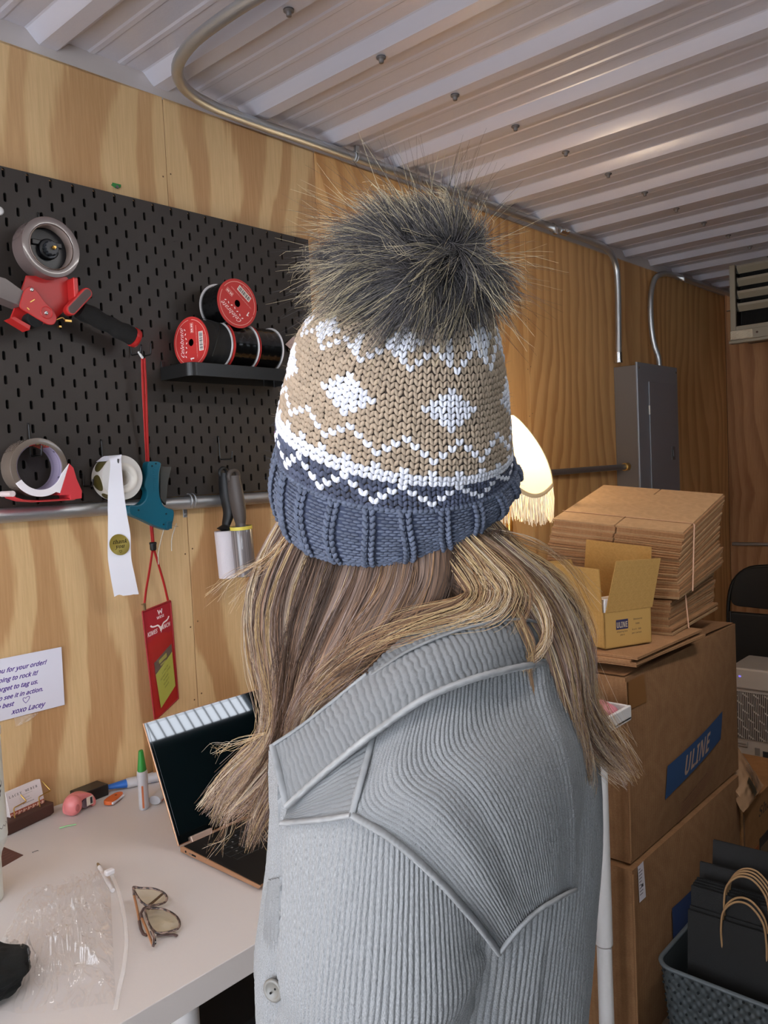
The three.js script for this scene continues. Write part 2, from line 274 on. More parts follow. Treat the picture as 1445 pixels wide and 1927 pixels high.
{ const c = mesh('screw_cap', lathe([[0, 0.006], [0.006, 0.0055], [0.009, 0.003], [0.0095, 0]], 20).rotateX(Math.PI / 2), MAT.white, pb2); c.position.set(...[.8141,2.1615,.018]).sub(pb2.position); c.userData.label = 'white screw cap'; }
{ const s = mesh('screw', screwHead(0.0055, [1.7322,2.1648,.0175]), MAT.chrome, scene); tag(s, 'shiny screw head fixing the right edge of the pegboard', 'screw'); }

// ---- wire hooks
function wireHook(label, x, y, drop, reach, up, tip) {
  const t = at0('wire_hook', label, 'hook', 'black wire hooks on the pegboards');
  mesh('wire', bent([[x, y, 0.006], [x, y, 0.021], [x, y - drop, 0.023], [x, y - drop, 0.02 + reach], [x, y - drop + up, 0.024 + reach]], 0.0021, 0.006, 8), MAT.blackSatin, t);
  if (tip) mesh('tip_sleeve', tube([[x, y - drop + 0.004, 0.012 + reach], [x - 0.002, y - drop - 0.012, 0.03 + reach]], 0.0032, 4, 8), MAT.white, t).userData.label = 'white plastic sleeve';
  return rebase(t, [x, y - drop, 0.02]);
}
wireHook('black wire hook holding up the packing tape gun by its reel', 0.902, 2.175, 0.055, 0.05, 0.012);
wireHook('black wire hook with a white tip under the tape gun handle', 1.118, 1.893, 0.03, 0.045, 0.018, true);
wireHook('black wire hook carrying the red lanyard', 1.15, 1.893, 0.03, 0.04, 0.028);
wireHook('black wire hook through the ring of the hand tape dispenser', 0.845, 1.69, 0.075, 0.055, 0.022);
wireHook('black wire hook through the roll of gold stickers', 1.022, 1.652, 0.07, 0.07, 0.02);
wireHook('black wire hook with the two lint rollers', 1.373, 1.66, 0.065, 0.055, 0.02);
wireHook('empty black wire hook beside the sticker roll', 0.968, 1.57, 0.03, 0.045, 0.016);

// ---- red packing tape gun with a clear roll
{
  const t = at0('tape_gun', 'red packing tape gun with clear tape roll and black foam grip', 'tape gun');
  const clearPlastic = phys(0x8d7f7b, 0.2, { transmission: 0.45, thickness: 0, ior: 1.45 });
  const rc = [0.888, 2.077];
  // roll: hollow ring of clear tape
  const ring = lathe([[0.05, 0], [0.0515, -0.001], [0.0655, -0.001], [0.0665, 0], [0.0665, 0.048], [0.0655, 0.049], [0.0515, 0.049], [0.05, 0.048], [0.05, 0]], 72).rotateX(Math.PI / 2).translate(rc[0], rc[1], 0.052);
  mesh('tape_roll', ring, phys(0x7d6c68, 0.22, { transmission: 0.3, thickness: 0, clearcoat: 0.5 }), t).userData.label = 'roll of clear tape';
  mesh('roll_core', lathe([[0.0475, 0], [0.05, 0], [0.05, 0.049], [0.0475, 0.049], [0.0475, 0]], 64).rotateX(Math.PI / 2).translate(rc[0], rc[1], 0.052), std(0x8f7d74, 0.4), t);
  mesh('hub', merge([disc(0.0473, 0.01, 0.002, 48).rotateX(Math.PI / 2).translate(rc[0], rc[1], 0.066), disc(0.023, 0.016, 0.003, 40).rotateX(Math.PI / 2).translate(rc[0] + 0.001, rc[1] - 0.001, 0.072), box(0.07, 0.012, 0.006, [rc[0], rc[1] + 0.012, 0.079], 0.002)]), std(0x17181b, 0.3), t);
  const kn = Array.from({ length: 72 }, (_, i) => { const a = (i / 72) * 2 * Math.PI, r = 0.0155 + 0.001 * Math.cos(a * 12); return [rc[0] + 0.002 + r * Math.cos(a), rc[1] - 0.001 + r * Math.sin(a)]; });
  mesh('hub_knob', slab(kn, 0.1, 0.014, 0.0015), std(0x2a2c30, 0.35), t);
  mesh('hub_bolt', merge([slab(circle2(rc[0] + 0.004, rc[1] - 0.001, 0.0046, 6), 0.106, 0.006, 0.0008), cyl(0.0026, 0.0026, 0.008, [0, 0, 0], 14).rotateX(Math.PI / 2).translate(rc[0] + 0.004, rc[1] - 0.001, 0.106)]), MAT.brass, t);
  // red frame behind and the front side plate
  const back = [[.8409,2.0136], [.9354,2.0246], [.9603,1.9914], [.9387,1.9606], [.9057,1.9266], [.8397,1.8938], [.7989,1.9154], [.8209,1.9643]];
  mesh('frame', slab(back, 0.07, 0.006, 0.0015), MAT.red, t);
  mesh('bridge', box(0.012, 0.05, 0.036, [0.941, 1.993, 0.082], 0.003), MAT.red, t); mesh('front_guard', slab([[.7856,1.9094], [.8257,1.8881], [.8288,1.8977], [.7951,1.9138]], 0.1, 0.036, 0.001), MAT.red, t);
  const plate = curve2([[.8191,1.9734], [.8325,1.9821], [.8461,1.9735], [.8614,1.9534], [.8774,1.9389], [.8871,1.92], [.8799,1.9051], [.8675,1.9027], [.8488,1.9102], [.8249,1.9226], [.806,1.9342], [.8109,1.9553]], 60);
  mesh('side_plate', slab(plate, 0.105, 0.004, 0.0012), MAT.red, t);
  for (const p of [[.8344,1.9754,.105], [.8633,1.928,.105]]) mesh('screw', screwHead(0.0048, p), MAT.chrome, t);
  mesh('screw_ring', new THREE.TorusGeometry(0.013, 0.0012, 8, 32).translate(...[.8643,1.9292,.1055]), MAT.red, t);
  mesh('slot_trim', [box(0.013, 0.0018, 0.001, [0, 0, 0], 0).rotateZ(0.62).translate(...[.8337,1.9511,.1055]), box(0.006, 0.0025, 0.001, [0, 0, 0], 0).rotateZ(-0.7).translate(...[.823,1.9326,.1055])], MAT.brass, t);
  mesh('front_roller', cyl(0.017, 0.017, 0.05, [0, 0, 0], 32).rotateX(Math.PI / 2).translate(...[.84,1.9123,.078]), MAT.blackRubber, t);
  mesh('blade_guard', slab([[.7408,1.9991], [.7825,1.9939], [.821,1.9706], [.8106,1.9384], [.7639,1.9521], [.7275,1.9641]], 0.098, 0.045, 0.001), clearPlastic, t);
  mesh('tension_bracket', [tube([[.888,1.9162,.1], [.9033,1.9225,.1], [.9069,1.9193,.1]], 0.0016, 10, 8), box(0.016, 0.006, 0.006, [.9155,1.9166,.1], 0.001), box(0.006, 0.005, 0.01, [.8944,1.9014,.1], 0.001)], MAT.brass, t);
  // thumb rest: red rounded frame with a grey pad
  const c0 = V([.9624,1.9837,.105]), c1 = V([.9223,1.9416,.105]), dir = c1.clone().sub(c0), ang = Math.atan2(dir.y, dir.x), mid = c0.clone().add(c1).multiplyScalar(0.5), L = dir.length();
  const pill = (l, r) => { const o = []; for (let i = 0; i <= 12; i++) { const a = -Math.PI / 2 + (i / 12) * Math.PI; o.push([l / 2 + r * Math.cos(a), r * Math.sin(a)]); } for (let i = 0; i <= 12; i++) { const a = Math.PI / 2 + (i / 12) * Math.PI; o.push([-l / 2 + r * Math.cos(a), r * Math.sin(a)]); } return o; };
  mesh('thumb_rest', slab(pill(L, 0.0125), 0.004, 0.02, 0.002).rotateZ(ang).translate(mid.x, mid.y, mid.z), MAT.red, t);
  mesh('thumb_pad', slab(pill(L, 0.0088), 0.0055, 0.004, 0.001).rotateZ(ang).translate(mid.x, mid.y, mid.z), std(0x5d4d49, 0.7), t).userData.label = 'grey rubber pad';
  // foam grip and cap
  const g0 = V([.9562,1.9495,.08]), g1 = V([1.0901,1.899,.08]), gp = Array.from({ length: 15 }, (_, i) => g0.clone().lerp(g1, i / 14).add(V(0, -0.0015 * Math.sin(i * 1.4), 0)));
  mesh('foam_grip', sweep(gp, (u) => [0.0205 + 0.0012 * Math.sin(u * 9), 0.021 + 0.0012 * Math.sin(u * 9)], 28), std(0x161412, 0.95, { bumpMap: rep(grainTex, 12, 12), bumpScale: 0.0006 }), t);
  const cd = g1.clone().sub(g0).normalize(), cp = [g1.clone().addScaledVector(cd, -0.001), g1.clone().addScaledVector(cd, 0.007), g1.clone().addScaledVector(cd, 0.013), g1.clone().addScaledVector(cd, 0.015)];
  mesh('end_cap', sweep(cp, (u) => [0.0225 - 0.008 * u * u * u, 0.0245 - 0.009 * u * u * u], 28), MAT.red, t);
  rebase(t, [0.96, 1.88, 0.08]);
}

// ---- ribbon shelf and four spools
{
  const t = at0('peg_shelf', 'black steel tray shelf hooked onto the pegboard under the ribbons', 'shelf');
  const x0 = 1.2, x1 = 1.585, z0 = 0.019, z1 = 0.152;
  const out = (o) => { const r = 0.022 - o, p = []; for (const [cx, cz, a0] of [[x1 - 0.022, z1 - 0.022, 0], [x0 + 0.022, z1 - 0.022, 90], [x0 + 0.004, z0 + 0.004, 180], [x1 - 0.004, z0 + 0.004, 270]]) { const q = a0 < 180 ? r : Math.max(0.001, 0.004 - o); for (let i = 0; i <= 8; i++) { const a = ((a0 + i * 11.25) * Math.PI) / 180; p.push([cx + q * Math.cos(a), cz + q * Math.sin(a)]); } } return p; };
  mesh('tray_floor', slab(out(0.001), 0, 0.004, 0.001).rotateX(Math.PI / 2).translate(0, 1.829, 0), MAT.blackSatin, t);
  mesh('rim', slab(out(0), 0, 0.034, 0.0008, [out(0.002)]).rotateX(Math.PI / 2).translate(0, 1.804, 0), MAT.blackSatin, t);
  for (const x of [1.21, 1.55]) mesh('bracket', [box(0.012, 0.05, 0.004, [x, 1.83, 0.02], 0.001), box(0.004, 0.012, 0.012, [x, 1.85, 0.014], 0.0005)], MAT.blackSatin, t);
  rebase(t, [(x0 + x1) / 2, 1.8, 0.08]);
}
const spoolFace = canvasTex(512, 512, (c, w) => {
  c.fillStyle = '#c3302b'; c.fillRect(0, 0, w, w); c.strokeStyle = '#e9b9a6'; c.lineWidth = 5; c.beginPath(); c.arc(256, 256, 226, 0.1, 2.9); c.stroke(); c.beginPath(); c.arc(256, 256, 226, 3.0, 6.18); c.stroke();
  c.fillStyle = '#f3e6da'; c.fillRect(160, 372, 190, 62); c.fillStyle = '#26242c'; for (let i = 0, x = 168; x < 338; i++) { const b = 2 + ((i * 37) % 7); c.fillRect(x, 380, b, 46); x += b + 2 + ((i * 13) % 5); }
  c.fillStyle = '#f0c9b8'; c.font = '15px sans-serif'; c.textAlign = 'center'; c.fillText('1 IN x 10 YD (25.4 MM x 9.14 M) WIRED RIBBON', 256, 345); c.fillText('100% POLYESTER', 256, 458);
  c.fillStyle = '#fbeee6'; c.font = 'bold 74px sans-serif'; c.fillText('1', 92, 290); c.font = 'bold 34px sans-serif'; c.fillText('$9.99', 398, 290); c.strokeStyle = '#f0c9b8'; c.lineWidth = 3; c.strokeRect(352, 258, 94, 42);
  c.save(); c.translate(256, 148); c.transform(1, 0, -0.3, 1, 0, 0); c.font = 'italic 66px serif'; c.fillText('Celebrate', 0, 0); c.restore();
  c.fillStyle = '#fbeee6'; for (let i = 0; i < 7; i++) { c.save(); c.translate(120 + i * 45, 192 - Math.abs(i - 3) * 6); c.rotate((i % 2 ? 1 : -1) * 0.7); c.beginPath(); c.ellipse(0, 0, 13, 5.5, 0, 0, 7); c.fill(); c.restore(); }
});
const faceMat = new THREE.MeshStandardMaterial({ map: spoolFace, roughness: 0.55 });
function spool(label, gloss, R, L, pos, turn, spin, cut) {
  const t = thing('ribbon_spool', label, 'ribbon', pos, turn, 'black ribbon spools on the peg shelf');
  const ringGeo = (r) => { const s = new THREE.Shape(); s.absarc(0, 0, r, 0, Math.PI * 2); const h = new THREE.Path(); h.absarc(0, 0, 0.0095, 0, Math.PI * 2, true); s.holes.push(h); return s; };
  const fl = () => new THREE.ExtrudeGeometry(ringGeo(R), { depth: 0.0018, bevelEnabled: false, curveSegments: 40 });
  mesh('flange', fl().translate(0, 0, L / 2 - 0.0018), std(0xb52b27, 0.55), t);
  mesh('flange', fl().translate(0, 0, -L / 2), std(0xd9d4d2, 0.6), t);
  const face = new THREE.ShapeGeometry(ringGeo(R - 0.0008), 40), u = face.attributes.uv, p = face.attributes.position; for (let i = 0; i < p.count; i++) { const x = p.getX(i) / R, y = p.getY(i) / R, a = spin; u.setXY(i, 0.5 + 0.5 * (x * Math.cos(a) + y * Math.sin(a)), 0.5 + 0.5 * (-x * Math.sin(a) + y * Math.cos(a))); }
  mesh('face_print', face.translate(0, 0, L / 2 + 0.0003), faceMat, t);
  const prof = [[0.0095, -L / 2 + 0.002], [R - 0.0045, -L / 2 + 0.0022]]; for (let i = 0; i <= 10; i++) prof.push([R - 0.0042 + 0.0006 * Math.sin(i * 2.1), -L / 2 + 0.003 + ((L - 0.006) * i) / 10]); prof.push([R - 0.0045, L / 2 - 0.0022], [0.0095, L / 2 - 0.002]);
  mesh('ribbon_winding', lathe(prof, 56).rotateX(Math.PI / 2), gloss ? phys(0x0d0d0e, 0.16, { clearcoat: 0.6 }) : std(0x151413, 0.8, { bumpMap: rep(grainTex, 30, 30), bumpScale: 0.0004 }), t);
  if (cut) mesh('ribbon_tail', tube([[R * 0.2, R * 0.97, 0.01], [R * 0.7, R * 0.72, -0.012], [R * 1.0, R * 0.1, 0.012], [R * 0.78, -R * 0.6, 0.02]].map((q) => V(q)), 0.0008, 20, 5), MAT.blackSatin, t);
  return t;
}
spool('red-faced spool of matte black ribbon, at the left end of the peg shelf', false, 0.0655, 0.086, [1.292, 1.897, 0.088], -Math.PI / 2 + 0.12, Math.PI / 2, true);
spool('red-faced spool of black ribbon lying on top of the row of spools', true, 0.0645, 0.08, [1.37, 2.003, 0.1], 0, Math.PI * 0.78, false);
spool('spool of glossy black ribbon, second in the row on the peg shelf', true, 0.0635, 0.082, [1.388, 1.896, 0.088], -Math.PI / 2, 1, false);
spool('spool of glossy black ribbon at the right end of the row beside a paper tag', true, 0.0635, 0.082, [1.474, 1.896, 0.088], -Math.PI / 2, 2, false);
{ const g = thicken(quad([1.6255,1.9284,.03], [1.6968,1.9117,.03], [1.6763,1.9595,.03], [1.659,1.9564,.03]), 0.0006), m = mesh('paper_tag', thicken(grid((u, v) => { const a = V([1.6279,1.9317,.03]).lerp(V([1.6863,1.8854,.03]), u), b = V([1.659,1.9564,.03]).lerp(V([1.6805,1.9583,.03]), u); return a.lerp(b, v).add(V(0, 0, 0.004 * Math.sin(u * 3))); }, 6, 4), 0.0006), std(0xd9bdb4, 0.8), scene); tag(m, 'pinkish paper tag behind the right end of the ribbon shelf', 'tag'); }
{ const m = mesh('pink_tag', thicken(quad([1.5668,1.6729,.03], [1.5944,1.6573,.03], [1.5927,1.6322,.03], [1.5673,1.6511,.03]), 0.001), std(0xd64fb0, 0.5), scene); tag(m, 'small bright pink tag on the pegboard just left of the beanie', 'tag'); }

// ---- hand tape dispenser: clear roll in a red holder
{
  const t = at0('hand_tape_dispenser', 'clear tape roll in a red and white hand dispenser', 'tape dispenser');
  const c = [0.8355, 1.588], z0 = 0.032, W = 0.05, R = 0.0645, r = 0.0515;
  mesh('tape_roll', lathe([[r, 0], [r, W], [r + 0.001, W + 0.001], [R, W], [R + 0.0006, W - 0.001], [R + 0.0006, 0.001], [R, 0], [r, 0]], 80).rotateX(Math.PI / 2).translate(c[0], c[1], z0), phys(0x85766a, 0.22, { transmission: 0.3, thickness: 0, clearcoat: 0.5 }), t).userData.label = 'roll of clear tape';
  const core = canvasTex(1024, 128, (x, w, h) => {
    x.fillStyle = '#9c8fa6'; x.fillRect(0, 0, w, h); x.fillStyle = '#857892'; for (let i = 0; i < 5; i++) x.fillRect(0, 12 + i * 26, w, 3);
    x.fillStyle = '#3c3444'; for (let i = 0; i < 14; i++) x.fillRect(30 + i * 68, 50 + (i % 3) * 18, 16, 5);
    x.fillStyle = '#c93a3d'; x.fillRect(430, 0, 150, h); for (let i = 0; i < 3; i++) for (let j = 0; j < 3; j++) { x.fillStyle = '#1c1a19'; x.fillRect(436 + i * 18, 6 + j * 42, 9, 26); } x.strokeStyle = '#e8c35a'; x.lineWidth = 2; x.strokeRect(446, 0, 22, h);
    x.fillStyle = '#121212'; x.fillRect(492, 0, 40, h); x.save(); x.translate(524, 122); x.rotate(-Math.PI / 2); x.fillStyle = '#f2d64a'; x.font = 'bold 34px sans-serif'; x.fillText('Scotch', 0, 0); x.restore(); x.save(); x.translate(560, 122); x.rotate(-Math.PI / 2); x.fillStyle = '#3a0d0d'; x.font = 'bold 20px sans-serif'; x.fillText('TACK', 0, 0); x.restore();
  });
  mesh('roll_core', lathe([[r - 0.0015, 0], [r - 0.0015, W], [r, W], [r, 0]], 80).rotateX(Math.PI / 2).translate(c[0], c[1], z0), new THREE.MeshStandardMaterial({ map: core, roughness: 0.6 }), t).userData.label = 'printed paper core';
  const arc = (R0, a0, a1, n = 24) => Array.from({ length: n + 1 }, (_, i) => { const a = lerp(a0, a1, i / n); return [c[0] + R0 * Math.cos(a), c[1] + R0 * Math.sin(a)]; });
  const wz = z0 + W + 0.003;
  // side cheek: white crescent and red wedge running out to the cutter
  mesh('white_cheek', slab([...arc(r - 0.001, -2.6, -0.35), [c[0] + 0.068, c[1] + 0.006], [c[0] + 0.042, c[1] - 0.06], ...arc(R + 0.0015, -1.05, -2.6)], wz, 0.003, 0.0008), std(0xefe8ea, 0.5), t);
  const red = std(0xcf3a40, 0.4);
  mesh('red_cheek', slab([[c[0] + 0.0685, c[1] + 0.0065], [c[0] + 0.078, c[1] - 0.004], [c[0] + 0.084, c[1] - 0.03], [c[0] + 0.095, c[1] - 0.058], [c[0] + 0.093, c[1] - 0.075], [c[0] + 0.066, c[1] - 0.0765], [c[0] + 0.064, c[1] - 0.066], [c[0] + 0.042, c[1] - 0.065], [c[0] + 0.044, c[1] - 0.056]], wz, W + 0.004, 0.0012), red, t);
  mesh('handle_strip', sweep([[-0.066, -0.054], [-0.058, -0.065], [-0.039, -0.072], [-0.01, -0.0755], [0.034, -0.076], [0.078, -0.076]].map(([a, b]) => V(c[0] + a, c[1] + b, z0 + W / 2)), () => [W / 2 + 0.002, 0.0028], 16, true, V(0, 1, 0)), red, t);
  mesh('handle_end', tube([V(c[0] - 0.065, c[1] - 0.056, z0 - 0.002), V(c[0] - 0.065, c[1] - 0.056, z0 + W + 0.003)], 0.0065, 4, 14), std(0xdcc9c6, 0.5), t);
  rebase(t, [c[0], c[1] - 0.07, z0 + W / 2]);
}

// ---- roll of round gold stickers with its paper tail hanging down
{
  const t = at0('sticker_roll', 'white roll of round gold stickers with a long paper tail', 'stickers');
  const c = [1.04, 1.557], z0 = 0.028, z1 = 0.078, R = 0.054;
  const side = canvasTex(1024, 256, (x, w, h) => { x.fillStyle = '#dcd6cb'; x.fillRect(0, 0, w, h); for (let i = 0; i < 7; i++) { const cx = 73 + i * 146; const g = x.createRadialGradient(cx, 128, 10, cx, 128, 80); g.addColorStop(0, '#6f6331'); g.addColorStop(1, '#57502a'); x.fillStyle = g; x.beginPath(); x.ellipse(cx, 128, 62, 108, 0, 0, 7); x.fill(); } });
  mesh('wound_stickers', lathe([[R, 0.0005], [R, z1 - z0 - 0.0005]], 64).rotateX(Math.PI / 2).translate(c[0], c[1], z0), new THREE.MeshStandardMaterial({ map: side, roughness: 0.35, metalness: 0.2 }), t).userData.label = 'outer wrap of gold stickers';
  mesh('roll_face', lathe([[0.02, 0], [0.036, 0.0], [R, 0.0005]], 64).rotateX(-Math.PI / 2).translate(c[0], c[1], z1 - 0.0005), std(0xdcd8d2, 0.7), t); mesh('roll_back', lathe([[0.016, 0], [R, 0]], 64).rotateX(Math.PI / 2).translate(c[0], c[1], z0), std(0xdcd8d2, 0.7), t);
  mesh('roll_core', lathe([[0.02, 0], [0.02, 0.052], [0.036, 0.0545], [0.0365, 0.051]], 48).rotateX(Math.PI / 2).translate(c[0] + 0.002, c[1] - 0.001, z0 - 0.001), std(0xe4ddd2, 0.75), t);
  // tail: leaves the top of the roll, twists to face the room and hangs
  const L = [[[1.0, 1.598, 0.03], [1.0, 1.598, 0.078]], [[1.016, 1.61, 0.035], [1.036, 1.612, 0.086]], [[1.0037,1.5969,.088], [1.0311,1.6037,.092]], [[.9919,1.5215,.09], [1.0302,1.5219,.096]], [[.9889,1.4623,.088], [1.0357,1.4588,.096]], [[.9885,1.4255,.084], [1.0414,1.4209,.094]], [[.9867,1.367,.08], [1.0424,1.3611,.09]], [[.996,1.3205,.07], [1.0552,1.3134,.08]], [[1.0079,1.269,.06], [1.0683,1.2674,.07]]];
  const A = new THREE.CatmullRomCurve3(L.map((q) => V(q[0])), false, 'centripetal'), B = new THREE.CatmullRomCurve3(L.map((q) => V(q[1])), false, 'centripetal');
  const f = (u, v) => { const w = v > 0.985 ? v - 0.012 * Math.max(0, Math.sin(u * 9) * Math.sin(u * 3.1 + 0.4)) : v; return A.getPoint(w).lerp(B.getPoint(w), u); };
  mesh('paper_tail', thicken(grid(f, 14, 90), 0.0003), MAT.whitePaper, t).userData.label = 'white backing paper';
  const gold = canvasTex(256, 256, (x, w) => { const g = x.createLinearGradient(0, 0, w, w); g.addColorStop(0, '#94823b'); g.addColorStop(0.45, '#b09a4b'); g.addColorStop(0.55, '#c4b062'); g.addColorStop(1, '#8d7c38'); x.fillStyle = g; x.fillRect(0, 0, w, w); x.fillStyle = '#1d1a10'; x.textAlign = 'center'; x.save(); x.translate(130, 112); x.rotate(-0.12); x.transform(1, 0, -0.28, 1, 0, 0); x.font = 'italic bold 62px serif'; x.fillText('thank', 0, 0); x.fillText('you', 8, 56); x.restore(); x.strokeStyle = '#1d1a10'; x.lineWidth = 4; x.beginPath(); x.moveTo(136, 226); x.bezierCurveTo(112, 206, 118, 188, 136, 202); x.bezierCurveTo(154, 186, 162, 204, 136, 226); x.stroke(); });
  const ctr = V([1.0127,1.3965,.0905]), ex = V([1.0415,1.3936,.0905]).sub(V([.9872,1.3989,.0855])).normalize(), ey = V(0, 1, 0), rr0 = 0.0255, nn = ex.clone().cross(ey).normalize();
  const dg = new THREE.CircleGeometry(rr0, 40).applyMatrix4(new THREE.Matrix4().makeBasis(ex, ey, nn)).translate(ctr.x, ctr.y, ctr.z).translate(...nn.clone().multiplyScalar(0.0012).toArray());
  mesh('sticker', dg, new THREE.MeshStandardMaterial({ map: gold, roughness: 0.3, metalness: 0.35 }), t).userData.label = 'gold sticker reading thank you';
  rebase(t, [c[0], 1.5, 0.05]);
}

// ---- teal tagging gun
{
  const t = at0('tagging_gun', 'teal plastic tagging gun hanging in front of the pipe', 'tagging gun');
  const P = (x, y) => [x, y], o = curve2([[1.1234,1.5924], [1.1395,1.5947], [1.1592,1.5901], [1.1545,1.5673], [1.1505,1.531], [1.1516,1.5025], [1.1609,1.4803], [1.1745,1.4726], [1.1884,1.4675], [1.1857,1.4402], [1.1723,1.418], [1.1477,1.4242], [1.0991,1.4484], [1.0636,1.4682], [1.0634,1.4866], [1.0899,1.4875], [1.1071,1.4984], [1.1146,1.5193], [1.1081,1.5343], [1.1173,1.5592]], 120);
  const teal = std(0x0f5f74, 0.38);
  mesh('body', slab(o, 0.062, 0.026, 0.003), teal, t);
  mesh('trigger', slab([[1.1616,1.5822], [1.1945,1.5799], [1.1902,1.5636], [1.1819,1.5365], [1.1719,1.4823], [1.1559,1.4997]], 0.054, 0.012, 0.0015), phys(0x6a6a66, 0.25, { transmission: 0.5, thickness: 0 }), t).userData.label = 'smoky clear trigger';
  for (const p of [[1.1326,1.5828,.062], [1.1437,1.5885,.062], [1.0868,1.4745,.062], [1.165,1.4596,.062], [1.1553,1.4331,.062]]) mesh('screw_hole', cyl(0.0022, 0.0022, 0.003, [0, 0, 0], 12).rotateX(Math.PI / 2).translate(...p), std(0x06272f, 0.6), t);
  const rib = []; for (let i = 0; i < 11; i++) { const a = V([1.1364,1.5759,.0625]).lerp(V([1.1339,1.5183,.0625]), i / 10); rib.push(box(0.008, 0.0011, 0.0012, [a.x + 0.002, a.y, a.z], 0.0003, 1)); } mesh('grip_ribs', rib, teal, t);
  mesh('nose', slab([[1.1649,1.4392], [1.1792,1.4408], [1.1778,1.4203], [1.1621,1.4217]], 0.066, 0.006, 0.0012), std(0x0c4f62, 0.4), t);
  mesh('needle', tube([[1.1747,1.4301,.062], [1.1982,1.424,.062]], 0.0007, 2, 6), MAT.chrome, t);
  const th = phys(0xf2efe8, 0.3, { transmission: 0.6, thickness: 0 }); for (const q of [[[1.1628,1.4186,.05], [1.1433,1.3617,.05]], [[1.2019,1.4319,.05], [1.1847,1.3919,.05]]]) mesh('tag_fastener', tube([...q, [q[1][0] - 0.002, q[1][1] - 0.03, q[1][2]]], 0.0012, 6, 6), th, t).userData.label = 'clear plastic fastener strip';
  rebase(t, [1.16, 1.42, 0.05]);
}

